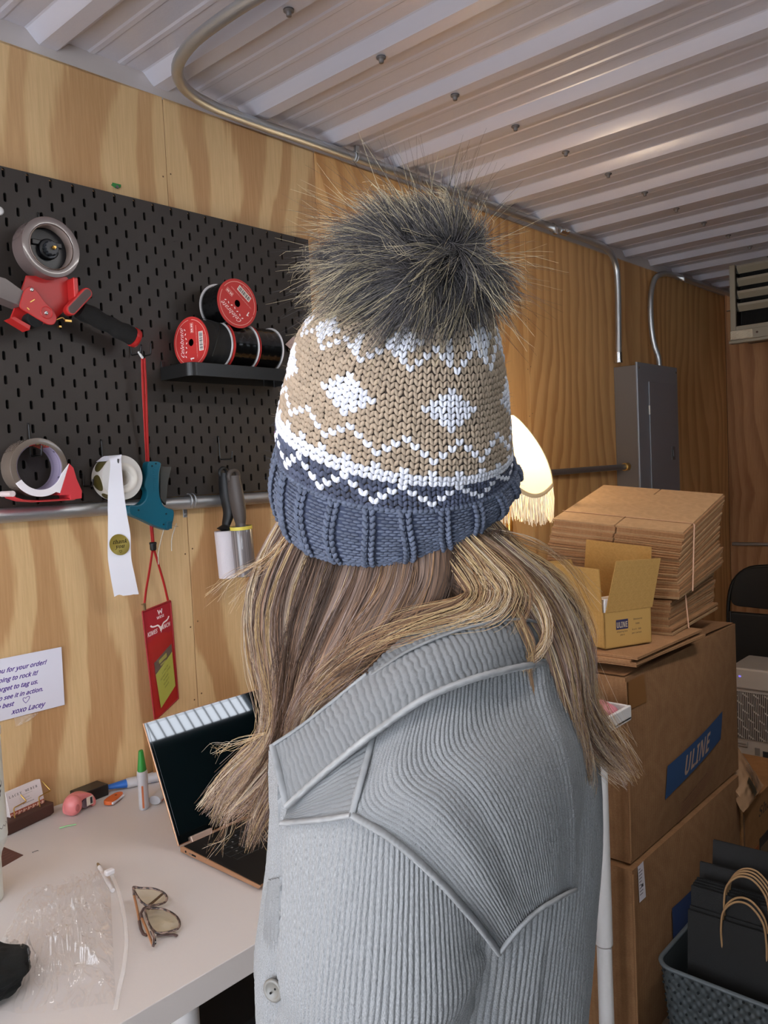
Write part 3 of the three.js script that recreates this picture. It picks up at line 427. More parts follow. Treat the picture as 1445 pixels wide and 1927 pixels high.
// ---- red lanyard with a vinyl pouch
{
  const t = at0('lanyard_pouch', 'red lanyard with a vinyl pouch holding a yellow note', 'lanyard');
  const red = std(0xb3211f, 0.55), cord = (pts, w = 0.0042) => sweep(new THREE.CatmullRomCurve3(pts.map((p) => V(p))).getPoints(40), () => [w, 0.0012], 8, true, V(0, 0, 1));
  mesh('strap', cord([[1.1254,1.8524,.06], [1.1258,1.7922,.055], [1.1306,1.6867,.045], [1.1352,1.6066,.036], [1.1366,1.5119,.033], [1.1375,1.4369,.033], [1.1382,1.3891,.034]]), red, t);
  mesh('strap', cord([[1.1289,1.8521,.064], [1.132,1.7789,.058], [1.1336,1.6864,.05], [1.1373,1.6064,.04], [1.1393,1.5117,.036], [1.1387,1.4369,.036], [1.14,1.389,.036]], 0.003), red, t);
  mesh('strap', cord([[1.1362,1.3688,.035], [1.1251,1.3153,.032], [1.1151,1.2685,.028], [1.1094,1.235,.026]], 0.0034), red, t);
  mesh('strap', cord([[1.1408,1.3683,.035], [1.155,1.3252,.03], [1.1705,1.2744,.025], [1.1819,1.2304,.02]], 0.0034), red, t);
  mesh('toggle', lathe([[0, -0.011], [0.006, -0.011], [0.0082, -0.008], [0.0085, 0.004], [0.0095, 0.006], [0.009, 0.0105], [0, 0.011]], 20).translate(...[1.1384,1.3782,.035]), MAT.blackPlastic, t).userData.label = 'black cord stop';
  mesh('strap_clip', [box(0.007, 0.022, 0.005, [1.1074,1.2246,.028], 0.0015), cyl(0.002, 0.002, 0.012, [0, 0, 0], 10).rotateX(Math.PI / 2).translate(...[1.1022,1.2324,.03])], std(0x8a6f4d, 0.5, { metalness: 0.5 }), t);
  const TL = V([1.0981,1.2167,.03]), TR = V([1.1936,1.2294,.012]), BR = V([1.1996,.9616,.012]), BL = V([1.1057,.9319,.045]), S = (u, v) => TL.clone().multiplyScalar((1 - u) * (1 - v)).addScaledVector(TR, u * (1 - v)).addScaledVector(BR, u * v).addScaledVector(BL, (1 - u) * v), nrm = TR.clone().sub(TL).cross(TL.clone().sub(BL)).normalize();
  const patch = (u0, u1, v0, v1, lift, nu = 8, nv = 8) => grid((u, v) => S(lerp(u0, u1, u), lerp(v1, v0, v)).addScaledVector(nrm, lift + 0.002 * Math.sin(u * 3.1) * Math.sin(v * 3.1)), nu, nv);
  mesh('pouch_back', thicken(patch(0, 1, 0, 1, 0), 0.0008), red, t);
  const head = canvasTex(256, 256, (x, w) => { x.fillStyle = '#ae1f2b'; x.fillRect(0, 0, w, w); x.fillStyle = '#f6e9e6'; x.strokeStyle = '#f6e9e6'; x.textAlign = 'center'; x.lineWidth = 9; x.beginPath(); x.moveTo(132, 28); x.lineTo(140, 62); x.lineTo(152, 40); x.lineTo(164, 62); x.lineTo(172, 28); x.stroke(); x.font = 'bold 30px sans-serif'; x.fillText('WESI', 150, 102); x.lineWidth = 13; x.beginPath(); x.moveTo(52, 128); x.quadraticCurveTo(60, 152, 110, 150); x.quadraticCurveTo(130, 152, 146, 205); x.quadraticCurveTo(160, 152, 186, 150); x.quadraticCurveTo(224, 148, 232, 118); x.stroke(); x.save(); x.transform(0.62, 0, -0.1, 1, 40, 0); x.font = 'bold 50px sans-serif'; x.fillText('KIMES', 70, 210); x.fillText('RANCH', 268, 206); x.restore(); });
  mesh('pouch_header', patch(0.02, 0.98, 0.015, 0.3, 0.0009), new THREE.MeshStandardMaterial({ map: head, roughness: 0.55 }), t).userData.label = 'red header printed with a white horned logo';
  const card = canvasTex(128, 128, (x, w) => { x.fillStyle = '#6d5b50'; x.fillRect(0, 0, w, w); x.fillStyle = '#a7a056'; x.fillRect(30, 20, 60, 34); x.strokeStyle = '#57503a'; x.lineWidth = 3; x.strokeRect(30, 20, 60, 34); x.fillRect(40, 64, 40, 14); });
  mesh('pass_card', grid((u, v) => S(lerp(0.2, 0.9, u), lerp(0.62, lerp(0.5, 0.42, u), v)).addScaledVector(nrm, 0.0022), 4, 4), new THREE.MeshStandardMaterial({ map: card, roughness: 0.5 }), t).userData.label = 'grey pass card';
  const note = canvasTex(128, 192, (x, w, h) => { x.fillStyle = '#b3b34e'; x.fillRect(0, 0, w, h); x.fillStyle = '#5b5a28'; x.font = '15px sans-serif'; x.textAlign = 'center'; ['LUNCH', 'ADMIT ONE', 'NAME', 'GUEST', 'PASS'].forEach((s, i) => x.fillText(s, 64, 40 + i * 22)); });
  mesh('yellow_note', thicken(grid((u, v) => S(lerp(lerp(0.26, 0.2, v), lerp(0.9, 0.88, v), u), lerp(lerp(0.93, 0.84, u), lerp(0.61, 0.5, u), v)).addScaledVector(nrm, 0.0034 + 0.001 * Math.sin(u * 3)), 6, 6), 0.0003), new THREE.MeshStandardMaterial({ map: note, roughness: 0.8 }), t).userData.label = 'yellow-green paper note';
  mesh('clear_window', patch(0.1, 0.93, 0.34, 0.95, 0.0048), phys(0xffffff, 0.12, { transmission: 1, thickness: 0, ior: 1.3 }), t);
  const rim = [[0, 0.01], [1, 0.01], [1, 0.99], [0, 0.99]].map(([u, v]) => S(u, v).addScaledVector(nrm, 0.001)); for (let i = 0; i < 4; i++) mesh('piping', sweep([0, 0.25, 0.5, 0.75, 1].map((k) => rim[i].clone().lerp(rim[(i + 1) % 4], k)), () => [0.0022, 0.0022], 8), std(0x9c1c22, 0.5), t);
  rebase(t, [1.13, 1.02, 0.03]);
}

// ---- two lint rollers on one hook
function lintRoller(label, pts, w, dark, roll, z, hw) {
  const t = at0('lint_roller', label, 'lint roller'), c = new THREE.CatmullRomCurve3(pts.map((p) => V(p))).getPoints(36);
  const loop = new THREE.TorusGeometry(hw * 0.72, hw * 0.34, 10, 24).translate(pts[0][0], pts[0][1] - hw * 0.55, pts[0][2]);
  mesh('handle', [loop, sweep(c.slice(3), (u) => { const k = hw * (0.98 + 0.32 * Math.sin(Math.min(1, u * 1.15) * Math.PI) - 0.18 * u + (u > 0.86 ? (u - 0.86) * roll.flare : 0)); return [k, k * 0.7]; }, 20)], std(dark, 0.55), t);
  const a = V(roll.a), b = V(roll.b), d = b.clone().sub(a), L = d.length(), q = new THREE.Quaternion().setFromUnitVectors(V(0, 1, 0), d.clone().normalize());
  const put = (g) => g.applyQuaternion(q).translate(a.x, a.y, a.z);
  if (roll.band) mesh('paper_band', put(lathe([[w, -0.0], [w + 0.0012, 0], [w + 0.0012, 0.009], [w, 0.009]], 40)), std(0xd8c650, 0.6), t).userData.label = 'yellow paper edge';
  const tex = roll.band ? dataTex(256, 64, (x, y) => { const s = 120 + 60 * nz(x * 0.16, y * 0.004, 2) + 40 * nz(x * 0.5, y * 0.01, 5); return [s * 0.95, s * 0.88, s * 0.86]; }) : null;
  mesh('adhesive_roll', put(lathe([[0.012, 0.001], [w, 0.001], [w, L * 0.5], [w, L - 0.001], [w - 0.002, L], [0.012, L]], 40)), roll.band ? new THREE.MeshPhysicalMaterial({ map: tex, roughness: 0.28, clearcoat: 0.4 }) : std(0xd0c8cb, 0.75, { bumpMap: rep(grainTex, 4, 4), bumpScale: 0.0008 }), t);
  mesh('roll_core', put(lathe([[0, L + 0.004], [0.011, L + 0.004], [0.0125, L - 0.002], [0.0125, 0]], 20)), MAT.blackPlastic, t);
  rebase(t, [b.x, b.y, b.z]);
}
lintRoller('lint roller with a black handle and white sheets, behind the other', [[1.3645,1.568,.045], [1.3646,1.5432,.045], [1.3669,1.4992,.045], [1.3742,1.4473,.045], [1.3649,1.4186,.045], [1.3583,1.4015,.045]], 0.029, 0x131212, { a: [1.3582,1.4001,.045], b: [1.3655,1.2695,.045], flare: 6.5 }, 0.045, 0.016);
lintRoller('lint roller with a grey-brown handle and yellow-edged clear sheets', [[1.3699,1.5594,.082], [1.37,1.5348,.082], [1.3747,1.4983,.082], [1.3807,1.4543,.082], [1.3841,1.4248,.082], [1.3848,1.4072,.082]], 0.0295, 0x49403b, { a: [1.385,1.4101,.082], b: [1.392,1.2726,.082], band: true, flare: 0.6 }, 0.082, 0.0205);

// ---- conduit along the foot of the pegboard with its strap
{
  const t = at0('wall_conduit', 'galvanised pipe running level under the pegboards', 'pipe');
  mesh('pipe', tube([[-0.6, 1.483, 0.0185], [0.5, 1.484, 0.0185], [1.3, 1.482, 0.0185], [1.9, 1.48, 0.0185], [3.05, 1.492, 0.021]], 0.0172, 40, 20), MAT.galv, t);
  mesh('strap', [new THREE.TorusGeometry(0.0184, 0.002, 8, 20, Math.PI).rotateZ(-Math.PI / 2).rotateY(Math.PI / 2).rotateX(0).translate(1.268, 1.487, 0.02), ...[-0.006, 0.006].map((o) => new THREE.TorusGeometry(0.019, 0.0022, 8, 28).rotateY(Math.PI / 2).translate(1.268 + o, 1.487, 0.021)), box(0.012, 0.03, 0.003, [1.262, 1.458, 0.0025], 0.001)], MAT.galv, t);
  mesh('screw', screwHead(0.0045, [1.262, 1.452, 0.004]), MAT.galv, t);
  rebase(t, [1.2, 1.47, 0.021]);
}
// ---- note card, scrap of clear tape, bit of green tape
{
  const note = canvasTex(1024, 700, (x, w, h) => {
    x.fillStyle = '#dfdce6'; x.fillRect(0, 0, w, h); x.fillStyle = '#4a2a86'; x.save(); x.transform(1, 0, -0.16, 1, 40, 0);
    const L = [['Thank you for your order!', 60, 165, 66], ["You're going to rock it!", 70, 268, 66], ["Don't forget to tag us.", 110, 370, 66], ['We love to see it in action.', 70, 470, 64], ["You're the best", 70, 560, 64], ['xoxo Lacey', 490, 655, 74]];
    for (const [s, a, b, f] of L) { x.font = `italic ${f}px sans-serif`; x.fillText(s, a, b); x.lineWidth = 4; x.strokeStyle = '#4a2a86'; x.strokeText(s, a, b); } x.restore();
    x.strokeStyle = '#4a2a86'; x.lineWidth = 6; x.beginPath(); x.moveTo(590, 565); x.bezierCurveTo(540, 520, 560, 480, 590, 510); x.bezierCurveTo(630, 470, 660, 510, 590, 565); x.stroke();
  });
  const m = mesh('note_card', thicken(grid((u, v) => V(lerp(0.678, 0.8935, u) + 0.002 * v * (1 - u), lerp(1.022, 1.162, v), 0.0035 + 0.003 * u * u * v), 8, 6), 0.0006), new THREE.MeshStandardMaterial({ map: note, roughness: 0.8 }), scene); tag(m, 'white card with a purple handwritten thank-you note on the plywood', 'note');
  const clear = phys(0xffffff, 0.08, { transmission: 0.9, thickness: 0 });
  const k = mesh('clear_tape_scrap', thicken(grid((u, v) => V([.7725,1.0231,.004]).lerp(V([.8289,1.0197,.004]), u).lerp(V([.7734,1.0007,.004]).lerp(V([.8106,1.0081,.004]), u), v).add(V(0, 0, 0.002 + 0.002 * Math.sin(u * 14 + v * 3) * v)), 24, 6), 0.0002), clear, scene); tag(k, 'curled scrap of clear tape below the handwritten card', 'tape');
  const gt = mesh('green_tape', thicken(grid((u, v) => V(lerp(1.1035, 1.1275, u) + 0.004 * v, 2.2885 + 0.0135 * (v - 0.55) * (1 - 0.7 * Math.abs(u - 0.5) * (1 - v)) + (v < 0.5 ? 0.006 * Math.abs(u - 0.6) : 0), 0.001 + 0.004 * u * u * (1 - v)), 8, 6), 0.0003), std(0x2f7f3a, 0.6), scene); tag(gt, 'torn bit of green tape on the plywood above the pegboard', 'tape');
  const gs = mesh('wall_screw', screwHead(0.0045, [1.1175, 2.2845, 0.006]).translate(0, 0, 0), std(0x6d6a68, 0.5, { metalness: 0.5 }), scene); tag(gs, 'grey screw head at the tip of the green tape', 'screw');
}

// ================================================================= THE DESK AND WHAT LIES ON IT
const DESK = 0.79;
const deskMat = std(0xcdc5c0, 0.42, { bumpMap: rep(grainTex, 4, 4), bumpScale: 0.0002 });
{
  const t = thing('desk', 'long white desk along the plywood wall under the pegboards', 'desk', [0.37, 0, 0.418]);
  mesh('desk_top', box(2.02, 0.045, 0.826, [0, DESK - 0.0225, 0], 0.0015), deskMat, t);
  for (const [x, z] of [[0.342, 0.313], [-0.9, 0.33], [0.342, -0.33], [-0.9, -0.33], [0.95, 0.3], [0.95, -0.33]]) {
    const l = mesh('leg', merge([cyl(0.023, 0.023, 0.36, [x, 0.555, z], 32), cyl(0.019, 0.019, 0.38, [x, 0.195, z], 32), cyl(0.024, 0.021, 0.012, [x, 0.006, z], 32)]), std(0xdad6d4, 0.4), t);
    mesh('mounting_plate', box(0.11, 0.006, 0.11, [x, DESK - 0.048, z], 0.002), std(0xcfcac8, 0.5), t);
  }
}
// ---- laptop, open, its dark glossy screen leaning back
{
  const t = at0('laptop', 'open slim laptop with rose gold edges and a dark glossy screen', 'laptop');
  const x0 = 0.895, x1 = 1.232, zb = 0.458, zf = 0.712, y0 = DESK + 0.003, h = 0.0135;
  const gold = std(0xc79a78, 0.32, { metalness: 0.75 }), deck = std(0x1a1817, 0.4, { metalness: 0.3 });
  // base: wedge profile, thicker at the hinge, cut corner at the back
  const side = [[zb, y0], [zf - 0.006, y0 + 0.002], [zf, y0 + 0.0075], [zf - 0.001, y0 + 0.0095], [zb + 0.012, y0 + h], [zb, y0 + h - 0.004]];
  mesh('base', slab(side.map(([z, y]) => [-z, y]), 0, x1 - x0, 0.001).rotateY(Math.PI / 2).translate(x1, 0, 0), gold, t);
  const yD = (z) => lerp(y0 + h, y0 + 0.0095, (z - zb) / (zf - zb)) + 0.0006;
  const onDeck = (x, z, w, d, th, r, lift = 0) => { const a = Math.atan2(h - 0.0095, zf - zb); return box(w, th, d, [0, 0, 0], r, 1).rotateX(a).translate(x, yD(z) + lift, z); };
  mesh('keyboard_deck', onDeck((x0 + x1) / 2, (zb + zf) / 2 + 0.004, x1 - x0 - 0.004, zf - zb - 0.014, 0.0012, 0.0004), deck, t);
  const keyMat = std(0x0f0f0f, 0.45); const kb0 = x0 + 0.03, rows = 6;
  const legend = (ch) => canvasTex(64, 64, (c) => { c.fillStyle = '#101010'; c.fillRect(0, 0, 64, 64); c.fillStyle = '#cfcfcf'; c.font = '34px sans-serif'; c.textAlign = 'center'; c.fillText(ch, 32, 44); });
  for (let r = 0; r < rows; r++) for (let k = 0; k < 15; k++) {
    const x = kb0 + 0.009 + k * 0.0187 + (r % 2) * 0.003, z = zb + 0.042 + r * 0.0187; if (r === 5 && k > 3 && k < 9) { if (k !== 6) continue; mesh('key', onDeck(x, z, 0.09, 0.0158, 0.0022, 0.001, 0.0006), keyMat, t); continue; }
    mesh('key', onDeck(x, z, 0.0158, r ? 0.0158 : 0.009, 0.0022, 0.001, 0.0006), keyMat, t);
  }
  const chars = []; for (let r = 1; r < 5; r++) for (let k = 1; k < 12; k++) { const x = kb0 + 0.009 + k * 0.0187 + (r % 2) * 0.003, z = zb + 0.042 + r * 0.0187; chars.push(onDeck(x - 0.003, z - 0.002, 0.0032, 0.0042, 0.0002, 0, 0.0019)); }
  mesh('key_legend', chars, std(0x6f6f6f, 0.6), t, 'stuff');
  mesh('touchpad', onDeck((x0 + x1) / 2, zf - 0.055, 0.115, 0.07, 0.0006, 0.0002, 0.0008), std(0x0b0b0c, 0.2), t);
  // screen
  const S0 = V(0, DESK + 0.0125, 0.452), up = V(0, 1.034 - DESK - 0.008, 0.346 - 0.452), H = up.length(), ang = Math.atan2(-up.z, up.y);
  const lid = (g) => g.rotateX(-ang).translate(0, S0.y, S0.z);
  const W = x1 - x0 - 0.002, xc = (x0 + x1) / 2;
  mesh('lid_shell', lid(box(W, H, 0.0045, [xc, H / 2, -0.003], 0.0015)), gold, t);
  mesh('screen_bezel', lid(box(W - 0.003, H - 0.003, 0.001, [xc, H / 2, -0.0003], 0.0004)), phys(0x050505, 0.05, { clearcoat: 1, clearcoatRoughness: 0.02 }), t);
  mesh('screen_glass', lid(box(W - 0.014, H - 0.026, 0.0006, [xc, H / 2 + 0.006, 0.0005], 0.0002)), phys(0x02090c, 0.035, { clearcoat: 1, clearcoatRoughness: 0.02, ior: 1.6 }), t).userData.label = 'dark glossy screen';
  for (const x of [x0 + 0.055, x1 - 0.055]) mesh('hinge_cover', lid(box(0.052, 0.017, 0.009, [x, 0.0, 0.003], 0.002)), std(0xb79c8c, 0.4, { metalness: 0.6 }), t).userData.label = 'pale hinge cover';
  mesh('audio_jack', cyl(0.0022, 0.0022, 0.001, [0, 0, 0], 14).rotateZ(Math.PI / 2).translate(x0 - 0.0003, y0 + 0.006, zb + 0.02), MAT.hole, t);
  mesh('port', box(0.001, 0.0032, 0.013, [x0 - 0.0002, y0 + 0.006, zb + 0.048], 0.0003), MAT.hole, t);
  mesh('port', box(0.001, 0.0032, 0.009, [x0 - 0.0002, y0 + 0.0058, zb + 0.036], 0.0003), std(0x9a8478, 0.4, { metalness: 0.7 }), t);
  rebase(t, [(x0 + x1) / 2, DESK, (zb + zf) / 2]);
}
// ---- brown carton standing against the wall behind the laptop
{ const t = thing('small_carton', 'small brown carton against the wall behind the laptop lid', 'box', [1.25, DESK, 0.065]); const kb = cardboard(158, 112, 66); mesh('carton_body', box(0.28, 0.085, 0.1, [0, 0.0435, 0], 0.002), kb, t); mesh('carton_flap', box(0.27, 0.002, 0.048, [0, 0.088, 0.024], 0.0008), kb, t); mesh('carton_flap', box(0.27, 0.002, 0.048, [0, 0.088, -0.025], 0.0008), kb, t); }
// ---- glue bottles
function glueBottle(label, cap, pos, lying, turn, tint) {
  const t = thing('glue_bottle', label, 'glue bottle', pos, turn, 'glue bottles by the laptop');
  const inner = new THREE.Group(); const milky = phys(0xdad9dc, 0.35, { transmission: 0.35, thickness: 0 });
  const g = (prof) => { const l = lathe(prof, 36).scale(1, 1, 0.72); if (lying) l.rotateX(Math.PI / 2).rotateY(Math.PI / 2).translate(-0.05, 0.0115, 0); return l; };
  mesh('bottle_body', g([[0, 0.001], [0.013, 0], [0.0155, 0.002], [0.0155, 0.058], [0.0162, 0.066], [0.0165, 0.082], [0.0158, 0.088], [0.012, 0.0905], [0, 0.091]]), milky, t);
  mesh('cap', g([[0.0135, 0.0895], [0.0138, 0.091], [0.0075, 0.134], [0.0065, 0.1365], [0, 0.137]]), std(cap, 0.45), t);
  const lab = (a0, a1, y0, y1, c, n) => mesh(n, (() => { const l = new THREE.CylinderGeometry(0.0158, 0.0158, y1 - y0, 12, 1, true, a0, a1 - a0).translate(0, (y0 + y1) / 2, 0).scale(1, 1, 0.72); if (lying) l.rotateX(Math.PI / 2).rotateY(Math.PI / 2).translate(-0.05, 0.0115, 0); return l; })(), std(c, 0.6), t);
  lab(-1.5, -1.12, 0.006, 0.058, 0xb9653a, 'orange_label'); lab(0.62, 1.0, 0.004, 0.055, 0xe3e0e0, 'label'); lab(0.66, 0.86, 0.018, 0.033, 0x2f78c4, 'blue_emblem');
  return t;
}
glueBottle('upright white glue bottle with a tall green cap', 0x2f8c37, [0.9735, DESK, 0.196], false, 0.75);
glueBottle('white glue bottle with a blue cap lying behind the upright one', 0x2465b8, [1.052, DESK, 0.062], true, Math.PI - 0.35);
{ const t = glueBottle('white glue bottle lying on its side by the laptop edge, right of the upright one', 0xc9673a, [1.04, DESK, 0.175], true, 0.55); }
// ---- orange flash drive, pink tape dispenser, black box, green sliver, staple
{
  const t = thing('flash_drive', 'small orange and white swivel flash drive on the desk', 'flash drive', [...[.9544,.79,.098]], 0.5);
  const c = curve2([[-0.028, -0.011], [0.012, -0.0115], [0.026, -0.006], [0.027, 0.004], [0.014, 0.0115], [-0.028, 0.011], [-0.032, 0]], 40);
  mesh('case', slab(c, 0.0, 0.009, 0.001).rotateX(-Math.PI / 2).translate(0, 0.0115, 0), std(0xc65a22, 0.45), t);
  mesh('body', box(0.05, 0.006, 0.014, [-0.004, 0.006, 0.007], 0.0015), std(0xd9d6dc, 0.4), t);
  mesh('pivot', disc(0.003, 0.0008, 0.0002, 16).translate(0.006, 0.0116, 0), std(0x7a3512, 0.5), t);
}
{
  const t = thing('mini_tape_dispenser', 'small round pink tape dispenser beside a black box', 'tape dispenser', [...[.8737,.79,.0834]], 0.2);
  const pink = std(0xd57a78, 0.38), o = curve2([[-0.034, 0.004], [-0.036, 0.02], [-0.026, 0.038], [-0.008, 0.044], [0.012, 0.041], [0.03, 0.03], [0.038, 0.014], [0.036, 0.004], [0.028, 0.002], [0.024, 0.014], [0.012, 0.027], [-0.001, 0.025], [-0.006, 0.01], [-0.016, 0.001]], 80);
  mesh('shell', slab(o, 0.014, 0.03, 0.005), pink, t);
  mesh('nose', new THREE.SphereGeometry(0.0225, 28, 20).scale(0.85, 1.05, 0.95).translate(-0.022, 0.0235, 0.006), pink, t);
  mesh('thumb_dent', new THREE.SphereGeometry(0.006, 16, 12).scale(1, 1.4, 0.3).translate(-0.026, 0.022, 0.027), std(0xb55f5e, 0.5), t);
  mesh('label', box(0.018, 0.02, 0.001, [0.018, 0.02, 0.0146], 0.0003), std(0xd9cdbd, 0.5), t); mesh('label_mark', box(0.006, 0.015, 0.001, [0.022, 0.02, 0.0152], 0.0002), std(0x2a2a34, 0.5), t);
  mesh('tape_core', cyl(0.011, 0.011, 0.016, [0, 0, 0], 24).rotateX(Math.PI / 2).translate(0.012, 0.015, 0), std(0x77636b, 0.4), t);
}
{ const t = thing('black_box', 'small black box between the pink dispenser and the wall', 'box', [0.925, DESK, 0.034], 0.1); mesh('box_body', box(0.075, 0.028, 0.045, [0, 0.014, 0], 0.002), MAT.blackSatin, t); mesh('box_end', box(0.002, 0.024, 0.04, [0.038, 0.014, 0], 0.0005), std(0x2c2a2a, 0.5), t); }
{ const a = V([.7989,.7915,.137]), b = V([.8309,.7915,.1492]); const m = mesh('green_sliver', sweep([a, a.clone().lerp(b, 0.5).add(V(0, 0.001, 0)), b], () => [0.0028, 0.0012], 10), std(0xa6d8a0, 0.4), scene); tag(m, 'pale green plastic sliver lying in front of the pink dispenser', 'sliver'); }
{ const m = mesh('loose_staple', bent([[-0.005, 0, 0.004], [-0.005, 0, 0], [0.006, 0, 0.001], [0.006, 0, 0.004]], 0.0005, 0.0008, 6), MAT.darkGrey, scene); m.position.set(...[.7131,.7908,.202]); tag(m, 'single bent staple lying on the white desk', 'staple'); }
// ---- business card stand
{
  const t = at0('card_stand', 'brown and gold stand of business cards on the desk', 'card holder');
  const a = V([.6941,.79,.0843]), b = V([.8293,.79,.0517]), d = b.clone().sub(a).setY(0).normalize(), n = V(-d.z, 0, d.x); if (n.z < 0) n.negate();
  const L = 0.125, o = b.clone().addScaledVector(d, -L), M = new THREE.Matrix4().makeBasis(d, V(0, 1, 0), n).setPosition(o); // local: x along, y up, z to the room, front bottom edge at z = 0
  const put = (g) => g.applyMatrix4(M);
  const brown = std(0x4a2c22, 0.6, { bumpMap: rep(grainTex, 8, 8), bumpScale: 0.0003 });
  mesh('wooden_base', put(slab([[0, 0.001], [0.01, 0.0], [L - 0.012, 0], [L, 0.004], [L, 0.028], [0, 0.028]], 0, 0.045, 0.003)), brown, t);
  const face = canvasTex(1024, 640, (x, w, h) => {
    x.fillStyle = '#e6dbdb'; x.fillRect(0, 0, w, h); x.fillStyle = '#2c2422'; x.font = 'bold 84px serif'; x.save(); x.translate(60, 168); x.scale(0.92, 1); [...'LACEY WEBER'].forEach((c, i) => x.fillText(c, i * 86, 0)); x.restore();
    x.fillStyle = '#8c7d78'; x.font = '26px sans-serif'; x.fillText('SALES REPRESENTATIVE', 460, 222); x.font = '34px sans-serif'; x.fillText('000.000.0000', 430, 318); x.fillStyle = '#5a4d49'; x.fillText('✆', 380, 318); x.fillText('✉', 380, 376); x.fillStyle = '#8c7d78'; x.fillText('info@ranch.com', 430, 376); x.fillStyle = '#2c2422'; x.font = 'bold 32px sans-serif'; x.fillText('www.kimesranch.com', 400, 450); x.strokeStyle = '#9a8c88'; x.lineWidth = 3; x.beginPath(); x.moveTo(350, 250); x.lineTo(350, 500); x.stroke();
    x.fillStyle = '#a8553f'; x.fillRect(0, 530, w, 110); for (let i = -1; i < 16; i++) { x.fillStyle = i % 2 ? '#d9a48c' : '#8d4232'; x.beginPath(); x.moveTo(i * 70, 640); x.lineTo(i * 70 + 60, 545); x.lineTo(i * 70 + 110, 600); x.lineTo(i * 70 + 60, 640); x.fill(); x.fillStyle = '#e6c3b0'; x.beginPath(); x.moveTo(i * 70 + 20, 600); x.lineTo(i * 70 + 50, 560); x.lineTo(i * 70 + 80, 600); x.fill(); }
  });
  const white = std(0xe6dedc, 0.7), tilt = (g) => put(g.rotateX(-0.2).translate(0, 0.0275, -0.02));
  mesh('card_stack', tilt(merge(Array.from({ length: 14 }, (_, i) => box(0.089, 0.0545, 0.0007, [L * 0.57 + 0.0008 * Math.sin(i * 3.3), 0.0275 + 0.0005 * Math.sin(i * 2.1), -0.001 * i - 0.001], 0)))), white, t, 'stuff').userData.label = 'stack of white cards';
  mesh('front_card', tilt(grid((u, v) => V(L * 0.57 - 0.0445 + 0.089 * u, 0.0003 + 0.0545 * v, 0.0002), 1, 1)), new THREE.MeshStandardMaterial({ map: face, roughness: 0.7 }), t).userData.label = 'printed front card';
  for (const [x, s] of [[L * 0.76, 1], [L * 0.24, 1]]) mesh('wire_prong', put(bent([[x, 0.026, -0.01], [x, 0.05, -0.012], [x + 0.034, 0.052, -0.013], [x + 0.03, 0.072, -0.036]].map((p) => V(p)), 0.0014, 0.004, 8)), MAT.brass, t).userData.label = 'thin gold wire';
  rebase(t, [o.x + d.x * L / 2, DESK, o.z + d.z * L / 2]);
}
{ const tex = canvasTex(256, 160, (x, w, h) => { x.fillStyle = '#55302c'; x.fillRect(0, 0, w, h); x.fillStyle = '#7a4d46'; x.font = '14px sans-serif'; for (let i = 0; i < 4; i++) x.fillText('premium quality goods', 70, 50 + i * 24); }); const P = [[.6912,.7906,.199], [.6824,.7906,.1281], [.6303,.7906,.1287], [.6361,.7906,.2178]]; const m = mesh('maroon_card', thicken(quad(P[3], P[0], P[1], P[2], 2, 2), 0.0005), new THREE.MeshStandardMaterial({ map: tex, roughness: 0.6 }), scene); tag(m, 'dark maroon printed card lying flat at the left of the desk', 'card'); }
// ---- tall white tumbler cut by the left edge of the frame
{
  const t = thing('tumbler', 'tall white tumbler with black script print on the desk', 'tumbler', [0.5596, DESK, 0.3194]);
  const print = canvasTex(1024, 512, (x, w, h) => { x.fillStyle = '#dfe1da'; x.fillRect(0, 0, w, h); x.fillStyle = '#4c4a47'; for (let i = 0; i < 5; i++) { x.save(); x.translate(60 + i * 210, 380); x.rotate(-1.2); x.font = 'italic bold 70px serif'; x.fillText(['made', 'with', 'love', 'and', 'joy'][i], 0, 0); x.restore(); } x.strokeStyle = '#6a6763'; x.lineWidth = 4; for (let i = 0; i < 30; i++) { x.beginPath(); x.moveTo(i * 36, 440 + 12 * Math.sin(i)); x.bezierCurveTo(i * 36 + 10, 420, i * 36 + 20, 470, i * 36 + 34, 440); x.stroke(); } });
  mesh('cup_body', lathe([[0, 0.001], [0.036, 0], [0.038, 0.003], [0.0385, 0.075], [0.0405, 0.086], [0.05, 0.108], [0.0525, 0.118]], 64), std(0xdfe1da, 0.45), t);
  mesh('printed_wall', lathe([[0.0525, 0.118], [0.052, 0.2], [0.0515, 0.305]], 64), new THREE.MeshStandardMaterial({ map: print, roughness: 0.45 }), t);
  mesh('lid', lathe([[0.0515, 0.305], [0.053, 0.306], [0.053, 0.318], [0.047, 0.322], [0, 0.322]], 48), phys(0xf2f2f2, 0.2, { transmission: 0.4, thickness: 0 }), t);
}
